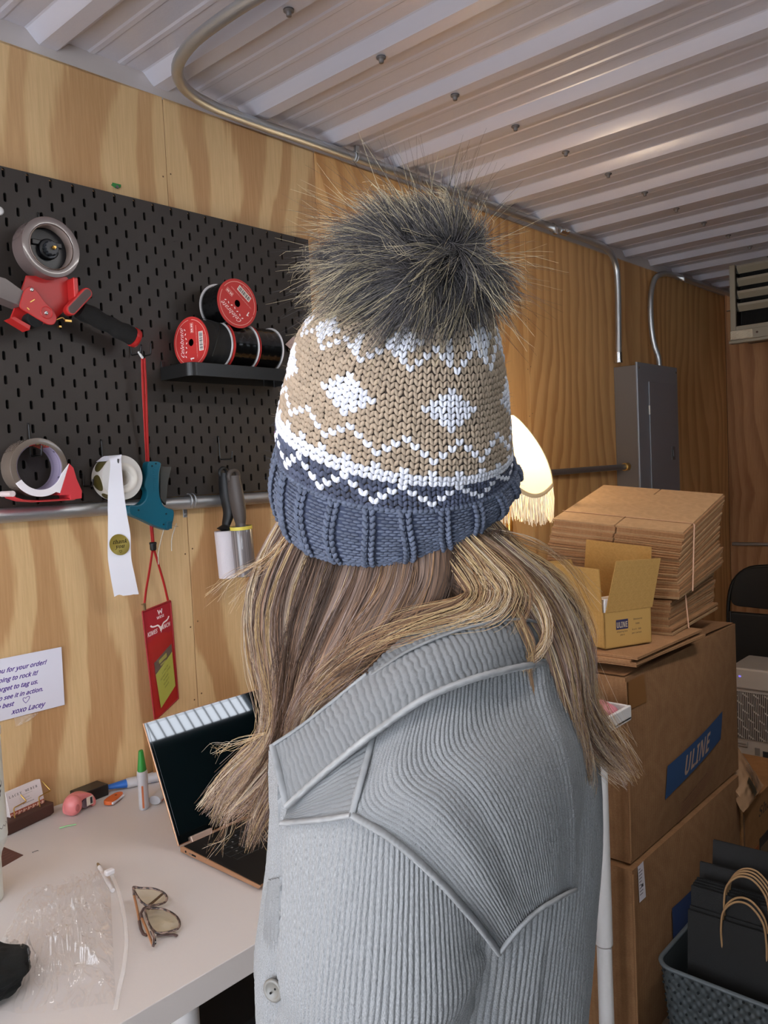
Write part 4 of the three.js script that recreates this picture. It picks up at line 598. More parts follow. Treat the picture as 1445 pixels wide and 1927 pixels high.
// ---- eyeglasses, folded, leaning on their temples
{
  const t = at0('eyeglasses', 'folded tortoiseshell eyeglasses lying on the white desk', 'glasses');
  const tort = dataTex(128, 32, (x, y) => { const v = nz(x * 0.09, y * 0.12, 4) + 0.5 * nz(x * 0.2, y * 0.3, 9); const k = v > 0.12 ? 1 : v < -0.1 ? 0 : 0.5; return [[38, 28, 26], [104, 82, 74], [152, 128, 116]][k * 2].map((c) => c); });
  const mt = new THREE.MeshStandardMaterial({ map: rep(tort, 40, 12), roughness: 0.3 }), rimMat = new THREE.MeshStandardMaterial({ map: rep(tort, 2, 1), roughness: 0.3 });
  const A = [[.7303,.822,.5597], [.7374,.82,.5689], [.752,.818,.5851], [.7613,.813,.594], [.7681,.806,.5996], [.7663,.802,.6088], [.7583,.801,.6159], [.7486,.802,.6177], [.7351,.805,.6175], [.7246,.808,.6126], [.7207,.812,.6024], [.7209,.817,.5888], [.724,.82,.5753]];
  const B = [[.7177,.808,.6205], [.7292,.806,.6269], [.736,.804,.6327], [.7418,.802,.64], [.7453,.8,.6555], [.7443,.799,.6731], [.7376,.798,.6909], [.7266,.798,.7026], [.7144,.799,.7024], [.6987,.802,.7003], [.6902,.805,.6951], [.6891,.808,.6844], [.694,.81,.6655], [.7055,.809,.6404]];
  for (const R of [A, B]) {
    const c = new THREE.CatmullRomCurve3(R.map((p) => V(p)), true, 'centripetal');
    mesh('rim', new THREE.TubeGeometry(c, 70, 0.0021, 8, true), rimMat, t);
    const pts = c.getPoints(40).slice(0, 40), ctr = pts.reduce((s, p) => s.add(p), V(0, 0, 0)).divideScalar(40), pos = [], ii = []; pos.push(ctr.x, ctr.y + 0.0006, ctr.z); pts.forEach((p) => pos.push(p.x, p.y, p.z)); for (let i = 0; i < 40; i++) ii.push(0, ((i + 1) % 40) + 1, i + 1); const g = new THREE.BufferGeometry(); g.setAttribute('position', new THREE.Float32BufferAttribute(pos, 3)); g.setIndex(ii); g.computeVertexNormals();
    mesh('lens', g, phys(0xf4efdc, 0.03, { transmission: 1, thickness: 0, ior: 1.4 }), t);
  }
  mesh('bridge', tube([[.7351,.806,.6176], [.7236,.81,.6229], [.7196,.808,.6258]], 0.0022, 12, 8), mt, t);
  mesh('brow_end', sweep([V([.7317,.821,.5644]), V([.7339,.819,.5551]), V([.7362,.812,.5486]), V([.7326,.805,.5557])], () => [0.0028, 0.0016], 8), mt, t);
  mesh('brow_end', sweep([V([.6851,.808,.6893]), V([.6794,.805,.7059]), V([.6734,.8,.7134]), V([.6717,.797,.7127])], () => [0.0028, 0.0016], 8), mt, t);
  const amber = std(0xa8744e, 0.35), dkb = std(0x55423f, 0.35);
  mesh('temple', sweep([V([.7375,.8,.5468]), V([.7283,.798,.5674]), V([.7142,.797,.5976]), V([.7002,.796,.6257])], () => [0.0022, 0.0016], 8), amber, t); mesh('temple_tip', sweep([V([.7002,.796,.6257]), V([.6895,.795,.6484]), V([.6845,.794,.6647]), V([.6866,.794,.6725])], () => [0.0028, 0.0018], 8), dkb, t);
  mesh('temple', sweep([V([.6721,.798,.7136]), V([.6835,.798,.6844]), V([.6956,.799,.652]), V([.7039,.8,.6286])], () => [0.0022, 0.0016], 8), amber, t); mesh('temple_tip', sweep([V([.7039,.8,.6286]), V([.7101,.801,.615]), V([.7196,.803,.6083]), V([.7371,.804,.6057]), V([.7703,.8,.5871])], () => [0.0027, 0.0018], 8), dkb, t);
  mesh('temple_tip', sweep([V([.697,.7935,.6847]), V([.7073,.7935,.6955]), V([.7156,.7935,.7063]), V([.7171,.7935,.7133])], () => [0.0029, 0.0018], 8), dkb, t);
  mesh('hinge', box(0.004, 0.011, 0.0035, [.6804,.799,.7053], 0.0006), MAT.blackSatin, t);
  const s = [.6762,.8055,.7127]; for (let i = 0; i < 2; i++) mesh('hinge_stud', new THREE.SphereGeometry(0.0009, 8, 8).translate(s[0] + 0.0005, s[1] - 0.003 - i * 0.004, s[2] + 0.0015), MAT.chrome, t);
  rebase(t, [0.745, DESK, 0.62]);
}
// ---- pen under the clear zip bag
{ const a = V([.7641,.7945,.3659]), b = V([.747,.7945,.4236]), d = b.clone().sub(a).normalize(); const t = at0('pen', 'pen with a brass tip poking out of the clear bag', 'pen'); mesh('pen_tip', sweep([a, a.clone().addScaledVector(d, 0.004), a.clone().addScaledVector(d, 0.02)], (u) => 0.0006 + 0.0034 * u, 14), std(0x9a8158, 0.35, { metalness: 0.6 }), t); mesh('pen_barrel', sweep([a.clone().addScaledVector(d, 0.02), a.clone().addScaledVector(d, 0.13)], () => 0.004, 14), std(0xd9d4d2, 0.4), t); rebase(t, [a.x, DESK, a.z]); }
// ---- clear zip bag, crumpled
{
  const t = at0('zip_bag', 'large crumpled clear plastic zip bag on the desk', 'plastic bag');
  const film = phys(0xffffff, 0.03, { transmission: 1, thickness: 0, ior: 1.6 });
  const C = [[.6136,.3773], [.7656,.4098], [.5566,.8013], [.4084,.6371]];
  srand(4); const creases = Array.from({ length: 26 }, () => { const a = rnd() * 3.14, x = rr(0.1, 0.9), y = rr(0.08, 0.92); return [x, y, Math.cos(a), Math.sin(a), rr(0.08, 0.34), rr(0.012, 0.05), rr(0.15, 0.6)]; }), crease = (u, v) => { let h = 0; for (const [x, y, c, s, L, w, k] of creases) { const al = (u - x) * c + (v - y) * s, ac = Math.abs(-(u - x) * s + (v - y) * c); if (ac < w && Math.abs(al) < L) h = Math.max(h, k * (1 - ac / w) * (1 - Math.pow(al / L, 2))); } return h; };
  const ridge = (x, y, s) => 1 - Math.abs(nz(x, y, s)) * 2.2;
  const sheet = (seed, lift, amp) => grid((u, v) => {
    const e = 0.04 * (nz(u * 4, v * 4, seed) + 0.6 * nz(u * 9, v * 9, seed + 2)), uu = u + e * u * (1 - u) * 2, vv = v + 0.05 * nz(u * 5 + 7, v * 5, seed + 1);
    const p = [0, 1].map((k) => C[3][k] * (1 - uu) * (1 - vv) + C[2][k] * uu * (1 - vv) + C[1][k] * uu * vv + C[0][k] * (1 - uu) * vv), edge = Math.min(1, 4 * Math.min(u, 1 - u, v, 1 - v));
    const h = Math.max(0, 0.55 + 0.6 * nz(u * 2.2 + 3, v * 2.2, seed)) * 0.5 + crease(u, v) * 0.8 + 0.35 * Math.pow(Math.max(0, ridge(u * 3.1 + v * 1.4, v * 2.6 - u, seed)), 4) + 0.25 * Math.pow(Math.max(0, ridge(u * 7 - v * 3, v * 6 + u, seed + 4)), 3) + 0.16 * Math.pow(Math.max(0, ridge(u * 17, v * 15, seed + 6)), 2) ;
    return V(p[0], DESK + 0.0015 + lift + amp * h * (0.03 + 0.97 * edge), p[1]);
  }, 170, 170);
  mesh('upper_film', sheet(5.7, 0.004, 0.058), film, t);
  mesh('zip_track', sweep(new THREE.CatmullRomCurve3([[.7425,.812,.4575], [.7163,.815,.5285], [.6846,.812,.6027], [.6445,.808,.6809], [.6072,.804,.7364], [.573,.797,.778], [.5546,.793,.8022]].map((p) => V(p))).getPoints(40), () => [0.0035, 0.0008], 8), phys(0xffffff, 0.15, { transmission: 0.85, thickness: 0 }), t);
  mesh('zip_slider', box(0.018, 0.01, 0.012, [.7393,.815,.4596], 0.003), std(0xe3dddd, 0.4), t).userData.label = 'white zip slider';
  rebase(t, [0.62, DESK, 0.55]);
}
// ---- dark knitted thing at the left edge
{
  const c = V(0.436, DESK, 0.6), g = new THREE.SphereGeometry(1, 64, 40), p = g.attributes.position; for (let i = 0; i < p.count; i++) { const v = V(p.getX(i), p.getY(i), p.getZ(i)), k = 1 + 0.16 * nz(v.x * 2 + 4, v.y * 2, v.z * 2) + 0.05 * nz(v.x * 7, v.y * 7, v.z * 7); p.setXYZ(i, c.x + v.x * 0.082 * k, c.y + 0.0305 + Math.max(-0.9, v.y * 1.0) * 0.032 * k, c.z + v.z * 0.075 * k); } g.computeVertexNormals();
  const m = mesh('black_knit_cloth', g, std(0x0c0f0d, 0.95, { bumpMap: rep(grainTex, 10, 10), bumpScale: 0.002 }), scene); tag(m, 'crumpled black knitted cloth at the left end of the desk', 'cloth');
}

// ================================================================= RIGHT-HAND BACKGROUND
const KRAFT = { big: cardboard(140, 100, 64), yellow: cardboard(178, 137, 74), sheet: cardboard(165, 120, 80), dark: cardboard(128, 88, 54), edge: cardboard(176, 138, 98, 8) };
function softBox(x0, x1, y0, y1, z0, z1, bulge, seed) {
  const g = new THREE.BoxGeometry(x1 - x0, y1 - y0, z1 - z0, 24, 18, 18), p = g.attributes.position, c = [(x0 + x1) / 2, (y0 + y1) / 2, (z0 + z1) / 2];
  metreUV(g);
  for (let i = 0; i < p.count; i++) { let x = p.getX(i), y = p.getY(i), z = p.getZ(i); const u = x / (x1 - x0) * 2, v = y / (y1 - y0) * 2, w = z / (z1 - z0) * 2, e = (a, b) => (1 - a * a) * (1 - b * b); const n = 0.4 * nz(x * 6 + seed, y * 6, z * 6); if (Math.abs(w) > 0.999) z += Math.sign(w) * bulge * (e(u, v) + n * 0.5 * e(u * 0.9, v * 0.9)); if (Math.abs(u) > 0.999) x += Math.sign(u) * bulge * 0.6 * (e(v, w) + n * 0.5 * e(v * 0.9, w * 0.9)); if (v > 0.999) y += bulge * 0.25 * e(u, w); p.setXYZ(i, c[0] + x, c[1] + y, c[2] + z); }
  g.computeVertexNormals(); return g;
}
const ulineArt = (bg, panel, w0, h0) => canvasTex(w0, h0, (x, w, h) => { x.fillStyle = panel; x.fillRect(0, 0, w, h); x.fillStyle = bg; x.save(); x.translate(w * 0.5, h * 0.86); x.scale(0.86, 1.25); x.transform(1, 0, -0.12, 1, 0, 0); x.font = `bold ${Math.round(h * 0.72)}px sans-serif`; x.textAlign = 'center'; x.fillText('ULINE', 0, 0); x.restore(); });
const bulgeAt = (x, y, B) => { const u = (x - (B[0] + B[1]) / 2) / (B[1] - B[0]) * 2, v = (y - (B[2] + B[3]) / 2) / (B[3] - B[2]) * 2; return B[5] + B[6] * ((1 - u * u) * (1 - v * v)) * 1.12 + 0.0015; };
const decal = (B, x0, x1, y0, y1, sk = 0, lift = 0) => grid((u, v) => { const x = lerp(x0, x1, u), y = lerp(y0, y1, v) + sk * u; return V(x, y, bulgeAt(x, y, B) + lift); }, 24, 8);
function bigCarton(label, B, seed, parts) {
  const t = at0('large_carton', label, 'box', 'large brown cartons stacked on the floor');
  mesh('carton_body', softBox(B[0], B[1], B[2], B[3], B[4], B[5], B[6], seed), KRAFT.big, t);
  mesh('corner_seam', [tube([[B[0] + 0.001, B[2] + 0.01, B[5] + 0.0005], [B[0] - 0.0005, (B[2] + B[3]) / 2, B[5] + 0.002], [B[0] + 0.001, B[3] - 0.01, B[5] + 0.0005]], 0.0035, 12, 8)], KRAFT.big, t);
  parts(t); rebase(t, [(B[0] + B[1]) / 2, B[2], (B[4] + B[5]) / 2]); return t;
}
const textLines = canvasTex(512, 256, (x, w, h) => { x.fillStyle = '#8a5f3e'; x.fillRect(0, 0, w, h); x.fillStyle = '#5c3a2a'; x.font = 'bold 30px sans-serif'; x.fillText('1-800-295-5510   uline.com', 20, 40); x.font = '22px sans-serif'; ['CHICAGO  ATLANTA  DALLAS  LOS ANGELES', 'MINNEAPOLIS  NEW YORK  SEATTLE', 'BUNDLE QTY  25     BOX CERTIFICATE', 'MADE IN USA   SIZE LIMIT 90 INCHES'].forEach((s, i) => x.fillText(s, 20, 90 + i * 42)); });
const LB = [1.905, 2.695, 0, 0.489, 0.5, 0.945, 0.022], UB = [1.925, 2.735, 0.496, 0.985, 0.5, 0.932, 0.02];
bigCarton('large sagging brown carton on the floor, the lower of two, with a small white label', LB, 3, (t) => {
  mesh('blue_panel', decal(LB, 2.1, 2.55, 0.2, 0.31), new THREE.MeshStandardMaterial({ map: ulineArt('#2a3048', '#22365f', 512, 128), roughness: 0.8 }), t);
  const lab = canvasTex(96, 160, (x, w, h) => { x.fillStyle = '#d8d0d2'; x.fillRect(0, 0, w, h); x.fillStyle = '#6b6166'; for (let i = 0; i < 9; i++) x.fillRect(12, 16 + i * 14, 30 + ((i * 29) % 36), 4); x.fillStyle = '#2d2a2e'; x.fillRect(40, 90, 30, 12); });
  mesh('white_label', decal(LB, 1.932, 1.966, 0.395, 0.49, 0.002, 0.001), new THREE.MeshStandardMaterial({ map: lab, roughness: 0.6 }), t).userData.label = 'small white shipping label';
});
bigCarton('large brown carton with a blue printed panel, stacked on the other', UB, 9, (t) => {
  mesh('blue_panel', grid((u, v) => { const a = [2.1284,.6959], b = [2.5546,.7415], c = [2.5353,.6569], d = [2.1187,.6035]; const x = (a[0] * (1 - u) + b[0] * u) * v + (d[0] * (1 - u) + c[0] * u) * (1 - v), y = (a[1] * (1 - u) + b[1] * u) * v + (d[1] * (1 - u) + c[1] * u) * (1 - v); return V(x, y, bulgeAt(x, y, UB)); }, 24, 8), new THREE.MeshStandardMaterial({ map: ulineArt('#b3947e', '#26466f', 512, 128), roughness: 0.75 }), t).userData.label = 'blue panel reading ULINE';
  mesh('small_print', grid((u, v) => { const a = [2.2342,.5579], b = [2.4814,.5971], c = [2.4787,.5545], d = [2.23,.4941]; const x = lerp(lerp(d[0], a[0], v), lerp(c[0], b[0], v), u), y = lerp(lerp(d[1], a[1], v), lerp(c[1], b[1], v), u); return V(x, y, bulgeAt(x, y, UB)); }, 16, 6), new THREE.MeshStandardMaterial({ map: textLines, roughness: 0.85 }), t);
  mesh('packing_tape', [decal(UB, 1.935, 2.03, 0.9, 0.975, 0, 0.001)], phys(0x8a5f38, 0.3), t).userData.label = 'strip of brown packing tape';
  for (const [za, zb] of [[0.505, 0.713], [0.717, 0.928]]) mesh('top_flap', grid((u, v) => V(lerp(1.93, 2.73, u), 0.989 + 0.009 * Math.sin(u * Math.PI) * (0.3 + 0.7 * (za < 0.6 ? v : 1 - v)), lerp(zb, za, v)), 16, 8), KRAFT.big, t);
});
// ---- loose flattened boxes lying on the cartons
function flatSheet(w, d, th = 0.0062) { // two liner boards with slots at both ends and a crease
  const sl = 0.0025, e = d * 0.28, o = [[0, 0], [w, 0], [w, d / 2 - sl], [w - 0.07, d / 2 - sl], [w - 0.07, d / 2 + sl], [w, d / 2 + sl], [w, d], [0, d], [0, d / 2 + sl], [0.09, d / 2 + sl], [0.09, d / 2 - sl], [0, d / 2 - sl]];
  const s = new THREE.Shape(o.map((p) => new THREE.Vector2(...p))), ex = (h) => new THREE.ExtrudeGeometry(s, { depth: h, bevelEnabled: false });
  const g = merge([ex(th * 0.42), ex(th * 0.42).translate(0, 0, th * 0.5)]).rotateX(-Math.PI / 2); return g; // x right, y up, -z depth
}
const looseGeo = flatSheet(0.42, 0.44, 0.0075), looseLabel = ['lowest of the loose flattened boxes under the yellow carton', 'loose flattened box, second from the bottom under the yellow carton', 'loose flattened box, second from the top under the yellow carton', 'topmost loose flattened box, directly under the yellow carton'];
for (let i = 0; i < 4; i++) { const m = mesh('flattened_box', looseGeo, KRAFT.sheet, scene); m.position.set(1.955 + [0.01, 0.0, -0.014, -0.004][i], 1.006 + i * 0.0078, 0.945 + [0.0, 0.004, -0.006, 0.01][i]); m.rotation.y = [0.02, -0.05, 0.045, -0.02][i]; tag(m, looseLabel[i], 'flattened box', 'loose flattened boxes on the cartons'); }
// ---- two strapped bundles of flattened boxes
const bundleGeo = flatSheet(0.42, 0.415, 0.0064);
function bundle(label, n, at, sh) {
  const t = at0('cardboard_bundle', label, 'cardboard bundle', 'strapped bundles of flattened boxes'); const out = [];
  for (let i = 0; i < n; i++) { const [x, y, z, tilt, roll] = at(i); const m = mesh('cardboard_sheet', bundleGeo, i % 3 ? KRAFT.sheet : KRAFT.edge, t); m.position.set(x, y, z); m.rotation.set(roll, 0.06 + sh(i), tilt, 'YZX'); out.push(m); }
  return [t, out];
}
srand(77);
const tiltOf = (k) => 0.02 + 0.2 * sstep(k, 0, 30);
{
  const jit = Array.from({ length: 48 }, () => [gauss() * 0.0035, gauss() * 0.0035, gauss() * 0.01]);
  const strapOver = (t, a, b, u) => { // band around the bundle in the plane x = u of the sheets
    a.updateMatrix(); b.updateMatrix(); const q = (m, x, y, z) => V(x, y, z).applyMatrix4(m.matrix);
    const P = [q(b, u, 0.008, -0.42), q(b, u, 0.0085, 0.002), q(b, u, 0.004, 0.0065), q(a, u + 0.012, 0.0, 0.008)];
    mesh('strap', sweep(P, () => [0.0022, 0.0007], 8, true), std(0xc99a7c, 0.45), t).userData.label = 'thin tan plastic strap';
  };
  const [lo, ls] = bundle('lower strapped bundle of flattened boxes behind the yellow carton', 14, (i) => [2.235 + 0.002 * i + jit[i][0], 1.012 + 0.026 + i * 0.0068, 0.917 + jit[i][1] + (i < 3 ? 0.012 : 0), tiltOf(i) * 0.9, 0.0], (i) => jit[i][2]);
  strapOver(lo, ls[0], ls[13], 0.1);
  const [up, us] = bundle('upper strapped bundle of flattened boxes stacked on the other bundle', 28, (i) => { const k = i + 14; return [2.262 + 0.0032 * i + jit[k][0], 1.138 + i * 0.0066, 0.924 + jit[k][1] + (i < 8 ? 0.018 - 0.002 * i : 0), tiltOf(k), 0.1 * sstep(i, 0, 20)]; }, (i) => jit[i + 14][2]);
  strapOver(up, us[0], us[27], 0.085);
  rebase(lo, [2.4, 1.04, 0.75]); rebase(up, [2.4, 1.14, 0.75]);
}
// ---- yellow open carton
{
  const o = V(1.975, 1.04, 0.853), u = V(0.9, 0, 0.42).normalize(), v = V(0.42, 0, -0.9).normalize(), M = new THREE.Matrix4().makeBasis(u, V(0, 1, 0), v.clone().negate()).setPosition(o);
  const t = at0('open_carton', 'small yellowish open carton with raised flaps and printed end', 'box'); const W = 0.158, D = 0.3, H = 0.098, th = 0.004;
  const put = (g) => g.applyMatrix4(M), Y = KRAFT.yellow; // local: x along the printed end, y up, -z along the long side
  const art = canvasTex(512, 320, (x, w, h) => { x.fillStyle = '#b28a4a'; x.fillRect(0, 0, w, h); x.fillStyle = '#262348'; x.fillRect(118, 70, 136, 92); x.fillStyle = '#b9a58c'; x.save(); x.translate(186, 146); x.scale(0.72, 1.3); x.font = 'bold 58px sans-serif'; x.textAlign = 'center'; x.fillText('ULINE', 0, 0); x.restore(); x.fillStyle = '#5a4630'; x.font = 'bold 20px sans-serif'; x.textAlign = 'center'; x.fillText('shipping box', 186, 190); x.fillText('200 #', 186, 222); x.font = 'bold 22px sans-serif'; x.fillText('Measures', 366, 90); x.fillText('1000', 360, 134); x.fillText('8 x 4 · 100', 350, 186); x.fillText('per carton', 350, 220); });
  mesh('end_panel', put(box(W, H, th, [W / 2, H / 2, -th / 2], 0.001)), Y, t);
  mesh('end_print', put(grid((a, b) => V(0.003 + a * (W - 0.006), 0.003 + b * (H - 0.006), 0.0006), 1, 1)), new THREE.MeshStandardMaterial({ map: art, roughness: 0.85 }), t);
  mesh('side_panel', put(box(th, H, D, [th / 2, H / 2, -D / 2], 0.001)), Y, t); mesh('side_panel', put(box(th, H, D, [W - th / 2, H / 2, -D / 2], 0.001)), Y, t); mesh('back_panel', put(box(W, H, th, [W / 2, H / 2, -D + th / 2], 0.001)), Y, t); mesh('base_panel', put(box(W, th, D, [W / 2, th / 2, -D / 2], 0.001)), Y, t);
  const fl = (pts, n) => mesh('flap', put(thicken(quad(...pts, 8, 8), 0.003)), Y, t);
  fl([[0.006, H, 0.001], [W + 0.004, H, 0.001], [W + 0.014, H + 0.135, 0.028], [0.022, H + 0.14, 0.03]]);
  fl([[-0.001, H, -D], [-0.001, H, -0.008], [-0.012, H + 0.118, -0.002], [-0.03, H + 0.118, -D]]);
  fl([[W, H, -0.005], [W, H, -D], [W + 0.02, H + 0.165, -D], [W + 0.005, H + 0.165, 0.004]]);
  fl([[W, H, -D], [0, H, -D], [0, H + 0.1, -D - 0.06], [W, H + 0.1, -D - 0.06]]);
  rebase(t, o.toArray());
  const w = thing('white_packet', 'white packet glimpsed inside the yellow open carton', 'packet', [0, 0, 0]); mesh('packet_body', box(0.05, 0.128, 0.04, [0, 0.064, 0], 0.003), MAT.white, w); mesh('packet_band', box(0.0505, 0.016, 0.0405, [0, 0.08, 0], 0.003), std(0xb8b0ae, 0.5), w); const p = V(0.034, 0.005, -0.03).applyMatrix4(M); w.position.copy(p); w.rotation.y = -0.4;
}
// ---- white tray table on telescoping legs, with rolled fabric scraps
{
  const t = thing('tray_table', 'white tray-topped table on telescoping legs behind the person', 'table', [1.638, 0, 0.69]), wm = std(0xe2dedb, 0.4), X = 0.217, Z = 0.29, y = 0.943;
  mesh('tray_floor', box(2 * X, 0.012, 2 * Z, [0, y - 0.034, 0], 0.003), wm, t);
  for (const [w, d, x, z] of [[2 * X, 0.009, 0, Z - 0.0045], [2 * X, 0.009, 0, -Z + 0.0045], [0.009, 2 * Z - 0.018, X - 0.0045, 0], [0.009, 2 * Z - 0.018, -X + 0.0045, 0]]) mesh('rim', box(w, 0.034, d, [x, y - 0.02, z], 0.002), wm, t);
  for (const [x, z] of [[0.149, 0.232], [-0.149, 0.232], [0.149, -0.23], [-0.149, -0.23]]) { const l = mesh('leg', lathe([[0, 0.004], [0.018, 0.003], [0.0188, 0.012], [0.0188, 0.35]], 32).translate(x, 0, z), wm, t); mesh('leg_sleeve', lathe([[0.0188, 0.348], [0.0206, 0.343], [0.0216, 0.347], [0.0216, y - 0.044], [0.0216, y - 0.04]], 32).translate(x, 0, z), wm, l); mesh('leg_foot', cyl(0.02, 0.0195, 0.012, [x, 0.006, z], 24), MAT.white, l); }
}
{
  const roll = (label, c, r, L, turn, col, seed, glossy) => { const g = new THREE.CapsuleGeometry(r, L, 10, 28).rotateZ(Math.PI / 2), p = g.attributes.position; for (let i = 0; i < p.count; i++) { const k = 1 + 0.16 * nz(p.getX(i) * 40 + seed, p.getY(i) * 40, p.getZ(i) * 40) + 0.12 * Math.sin(p.getX(i) * 260 + seed); p.setXYZ(i, p.getX(i), p.getY(i) * k * 0.82, p.getZ(i) * k); } g.computeVertexNormals(); const m = mesh('scrap_roll', g, glossy ? phys(col, 0.15, { transmission: 0.5, thickness: 0 }) : std(col, 0.8), scene); m.position.set(...c); m.rotation.set(0, turn, 0); tag(m, label, 'scrap'); };
  const y = 0.915;
  roll('rosy pink rolled scrap at the front corner of the white tray', [1.806, y + 0.02, 0.936], 0.019, 0.04, 0.9, 0xc77a82, 1); roll('dusty pink rolled scrap behind the front one in the tray', [1.786, y + 0.021, 0.86], 0.02, 0.05, 1.0, 0xbe8d88, 4);
  roll('blue rolled scrap in the white tray beside the hair', [1.706, y + 0.018, 0.942], 0.017, 0.022, 0.5, 0x5d7a9c, 7); roll('green scrap between the blue and pink rolls', [1.757, y + 0.012, 0.955], 0.01, 0.012, 0.7, 0x3f7a4c, 9); roll('olive brown rolled scrap in the middle of the tray', [1.7, y + 0.022, 0.87], 0.021, 0.045, 0.95, 0x6d5844, 12);
  roll('clear crinkled roll at the back of the white tray', [1.75, y + 0.027, 0.765], 0.026, 0.09, 0.3, 0xd8cfc9, 15, true); roll('dark speckled roll under the flattened boxes, at the back of the tray', [1.765, y + 0.027, 0.66], 0.026, 0.09, 0.2, 0x5d5650, 18);
}
// ---- lit table lamp on a floor pole with a fringed shade
{
  const c = [2.425, 1.5, 0.27], t = thing('floor_lamp', 'lit floor lamp with a cream fringed bell shade by the wall', 'lamp', [c[0], 0, c[2]]);
  mesh('base', lathe([[0, 0.03], [0.02, 0.03], [0.11, 0.015], [0.12, 0.004], [0.12, 0], [0, 0]], 40), MAT.brass, t);
  mesh('pole', cyl(0.011, 0.011, 1.45, [0, 0.74, 0], 20), MAT.brass, t);
  const S = 6, R = (th, v) => { const k = Math.PI / S, a = ((th % (2 * k)) + 2 * k) % (2 * k) - k, poly = lerp(1, Math.cos(k) / Math.cos(a), 0.75); const r = 0.03 + 0.132 * Math.pow(Math.sin(Math.min(1, v * 1.02) * 1.5), 0.85); return r * poly; };
  const yAt = (th, v) => { const k = Math.PI / S, a = ((th % (2 * k)) + 2 * k) % (2 * k) - k; return lerp(1.715, 1.468 - 0.034 * (1 - Math.pow(a / k, 2)), v); };
  const th0 = 0.31, P = (th, v, o = 0) => V((R(th, v) + o) * Math.cos(th + th0), yAt(th, v), (R(th, v) + o) * Math.sin(th + th0));
  const linen = phys(0xf1e6cb, 0.9, { transmission: 0.42, thickness: 0, side: THREE.DoubleSide, emissive: new THREE.Color(1, 0.86, 0.62), emissiveIntensity: LAMP.shade * 0.5 });
  mesh('lamp_shade', grid((u, v) => P(u * 2 * Math.PI, 1 - v), 144, 30), linen, t);
  const braid = std(0xcbb58c, 0.8), fr = std(0xf1e7ce, 0.85, { emissive: new THREE.Color(1, 0.9, 0.7), emissiveIntensity: LAMP.shade * 0.22 });
  for (let i = 0; i < S; i++) { const th = (i * 2 + 0) * Math.PI / S; mesh('rib_braid', sweep(Array.from({ length: 16 }, (_, k) => P(th, k / 15, 0.001)), () => [0.0035, 0.002], 8), braid, t); }
  mesh('hem_braid', sweep(Array.from({ length: 145 }, (_, k) => P((k / 144) * 2 * Math.PI, 1, 0.001)), () => [0.003, 0.0075], 8, false, V(0, 1, 0)), braid, t);
  const st = []; srand(31); for (let i = 0; i < 420; i++) { const th = (i / 420) * 2 * Math.PI, a = P(th, 1, 0.001), L = 0.098 + rr(-0.012, 0.01) + 0.02 * (yAt(th, 1) - 1.46), s = rr(-0.003, 0.003); st.push(sweep([a, a.clone().add(V(s, -L * 0.5, s)), a.clone().add(V(s * 1.6, -L, rr(-0.004, 0.004)))], () => 0.0011, 4, false)); }
  mesh('fringe', st, fr, t, 'stuff');
  mesh('bulb', new THREE.SphereGeometry(0.03, 24, 16).translate(0, 1.6, 0), new THREE.MeshStandardMaterial({ color: 0xffffff, emissive: new THREE.Color(1, 0.82, 0.55), emissiveIntensity: 6 }), t);
  const l = new THREE.PointLight(new THREE.Color(1, 0.82, 0.56), LAMP.shade); l.position.set(0, 1.6, 0); l.name = 'lamp_light'; l.shadow.radius = 1.5; t.add(l);
}
// ---- conduit overhead and down to the breaker panel
{
  const t = at0('ceiling_conduit', 'galvanised conduit bending off the roof, along the wall and down to the panel', 'pipe');
  const P = [[1.17, 2.553, 1.1], [-1.2166,0,4.5211].map((_, i) => [1.165, 2.553, 0.6][i]), [1.16, 2.552, 0.42], [1.17, 2.55, 0.27], [1.205, 2.547, 0.165], [1.27, 2.546, 0.095], [1.36, 2.547, 0.058], [1.48, 2.549, 0.044], [1.75, 2.553, 0.042], [2.3, 2.558, 0.042], [3.2, 2.563, 0.042], [3.6, 2.562, 0.042], [3.7, 2.555, 0.042], [3.76, 2.528, 0.042], [3.795, 2.48, 0.042], [3.805, 2.4, 0.042], [3.8, 2.2, 0.042], [3.79, 2.04, 0.042]].map((p) => V(p));
  mesh('pipe', tube(P, 0.0148, 160, 20), MAT.galv, t);
  const ring = (x, y, z, ax) => { const g = new THREE.TorusGeometry(0.0162, 0.0024, 8, 28); if (ax === 'x') g.rotateY(Math.PI / 2); if (ax === 'y') g.rotateX(Math.PI / 2); return g.translate(x, y, z); };
  mesh('strap', [ring(1.947, 2.555, 0.042, 'x'), ring(1.957, 2.555, 0.042, 'x'), box(0.016, 0.022, 0.012, [1.952, 2.575, 0.055], 0.002)], MAT.galv, t);
  mesh('strap', [ring(1.165, 2.553, 0.6, 'z'), ring(1.165, 2.553, 0.612, 'z'), box(0.03, 0.008, 0.02, [1.165, 2.57, 0.606], 0.002)], MAT.galv, t);
  mesh('strap', [ring(3.19, 2.563, 0.042, 'x'), box(0.02, 0.03, 0.014, [3.19, 2.545, 0.056], 0.002)], MAT.chrome, t);
  mesh('coupling', [cyl(0.0175, 0.0175, 0.06, [0, 0, 0], 20).rotateZ(Math.PI / 2).translate(3.28, 2.563, 0.042), ...[3.262, 3.298].map((x) => cyl(0.004, 0.004, 0.012, [0, 0, 0], 10).rotateX(Math.PI / 2).translate(x, 2.56, 0.064))], MAT.chrome, t);
  mesh('connector', [cyl(0.0185, 0.0185, 0.045, [3.789, 2.045, 0.042], 20), cyl(0.022, 0.022, 0.01, [3.789, 2.022, 0.042], 8)], MAT.chrome, t);
  rebase(t, [2.3, 2.55, 0.042]);
}
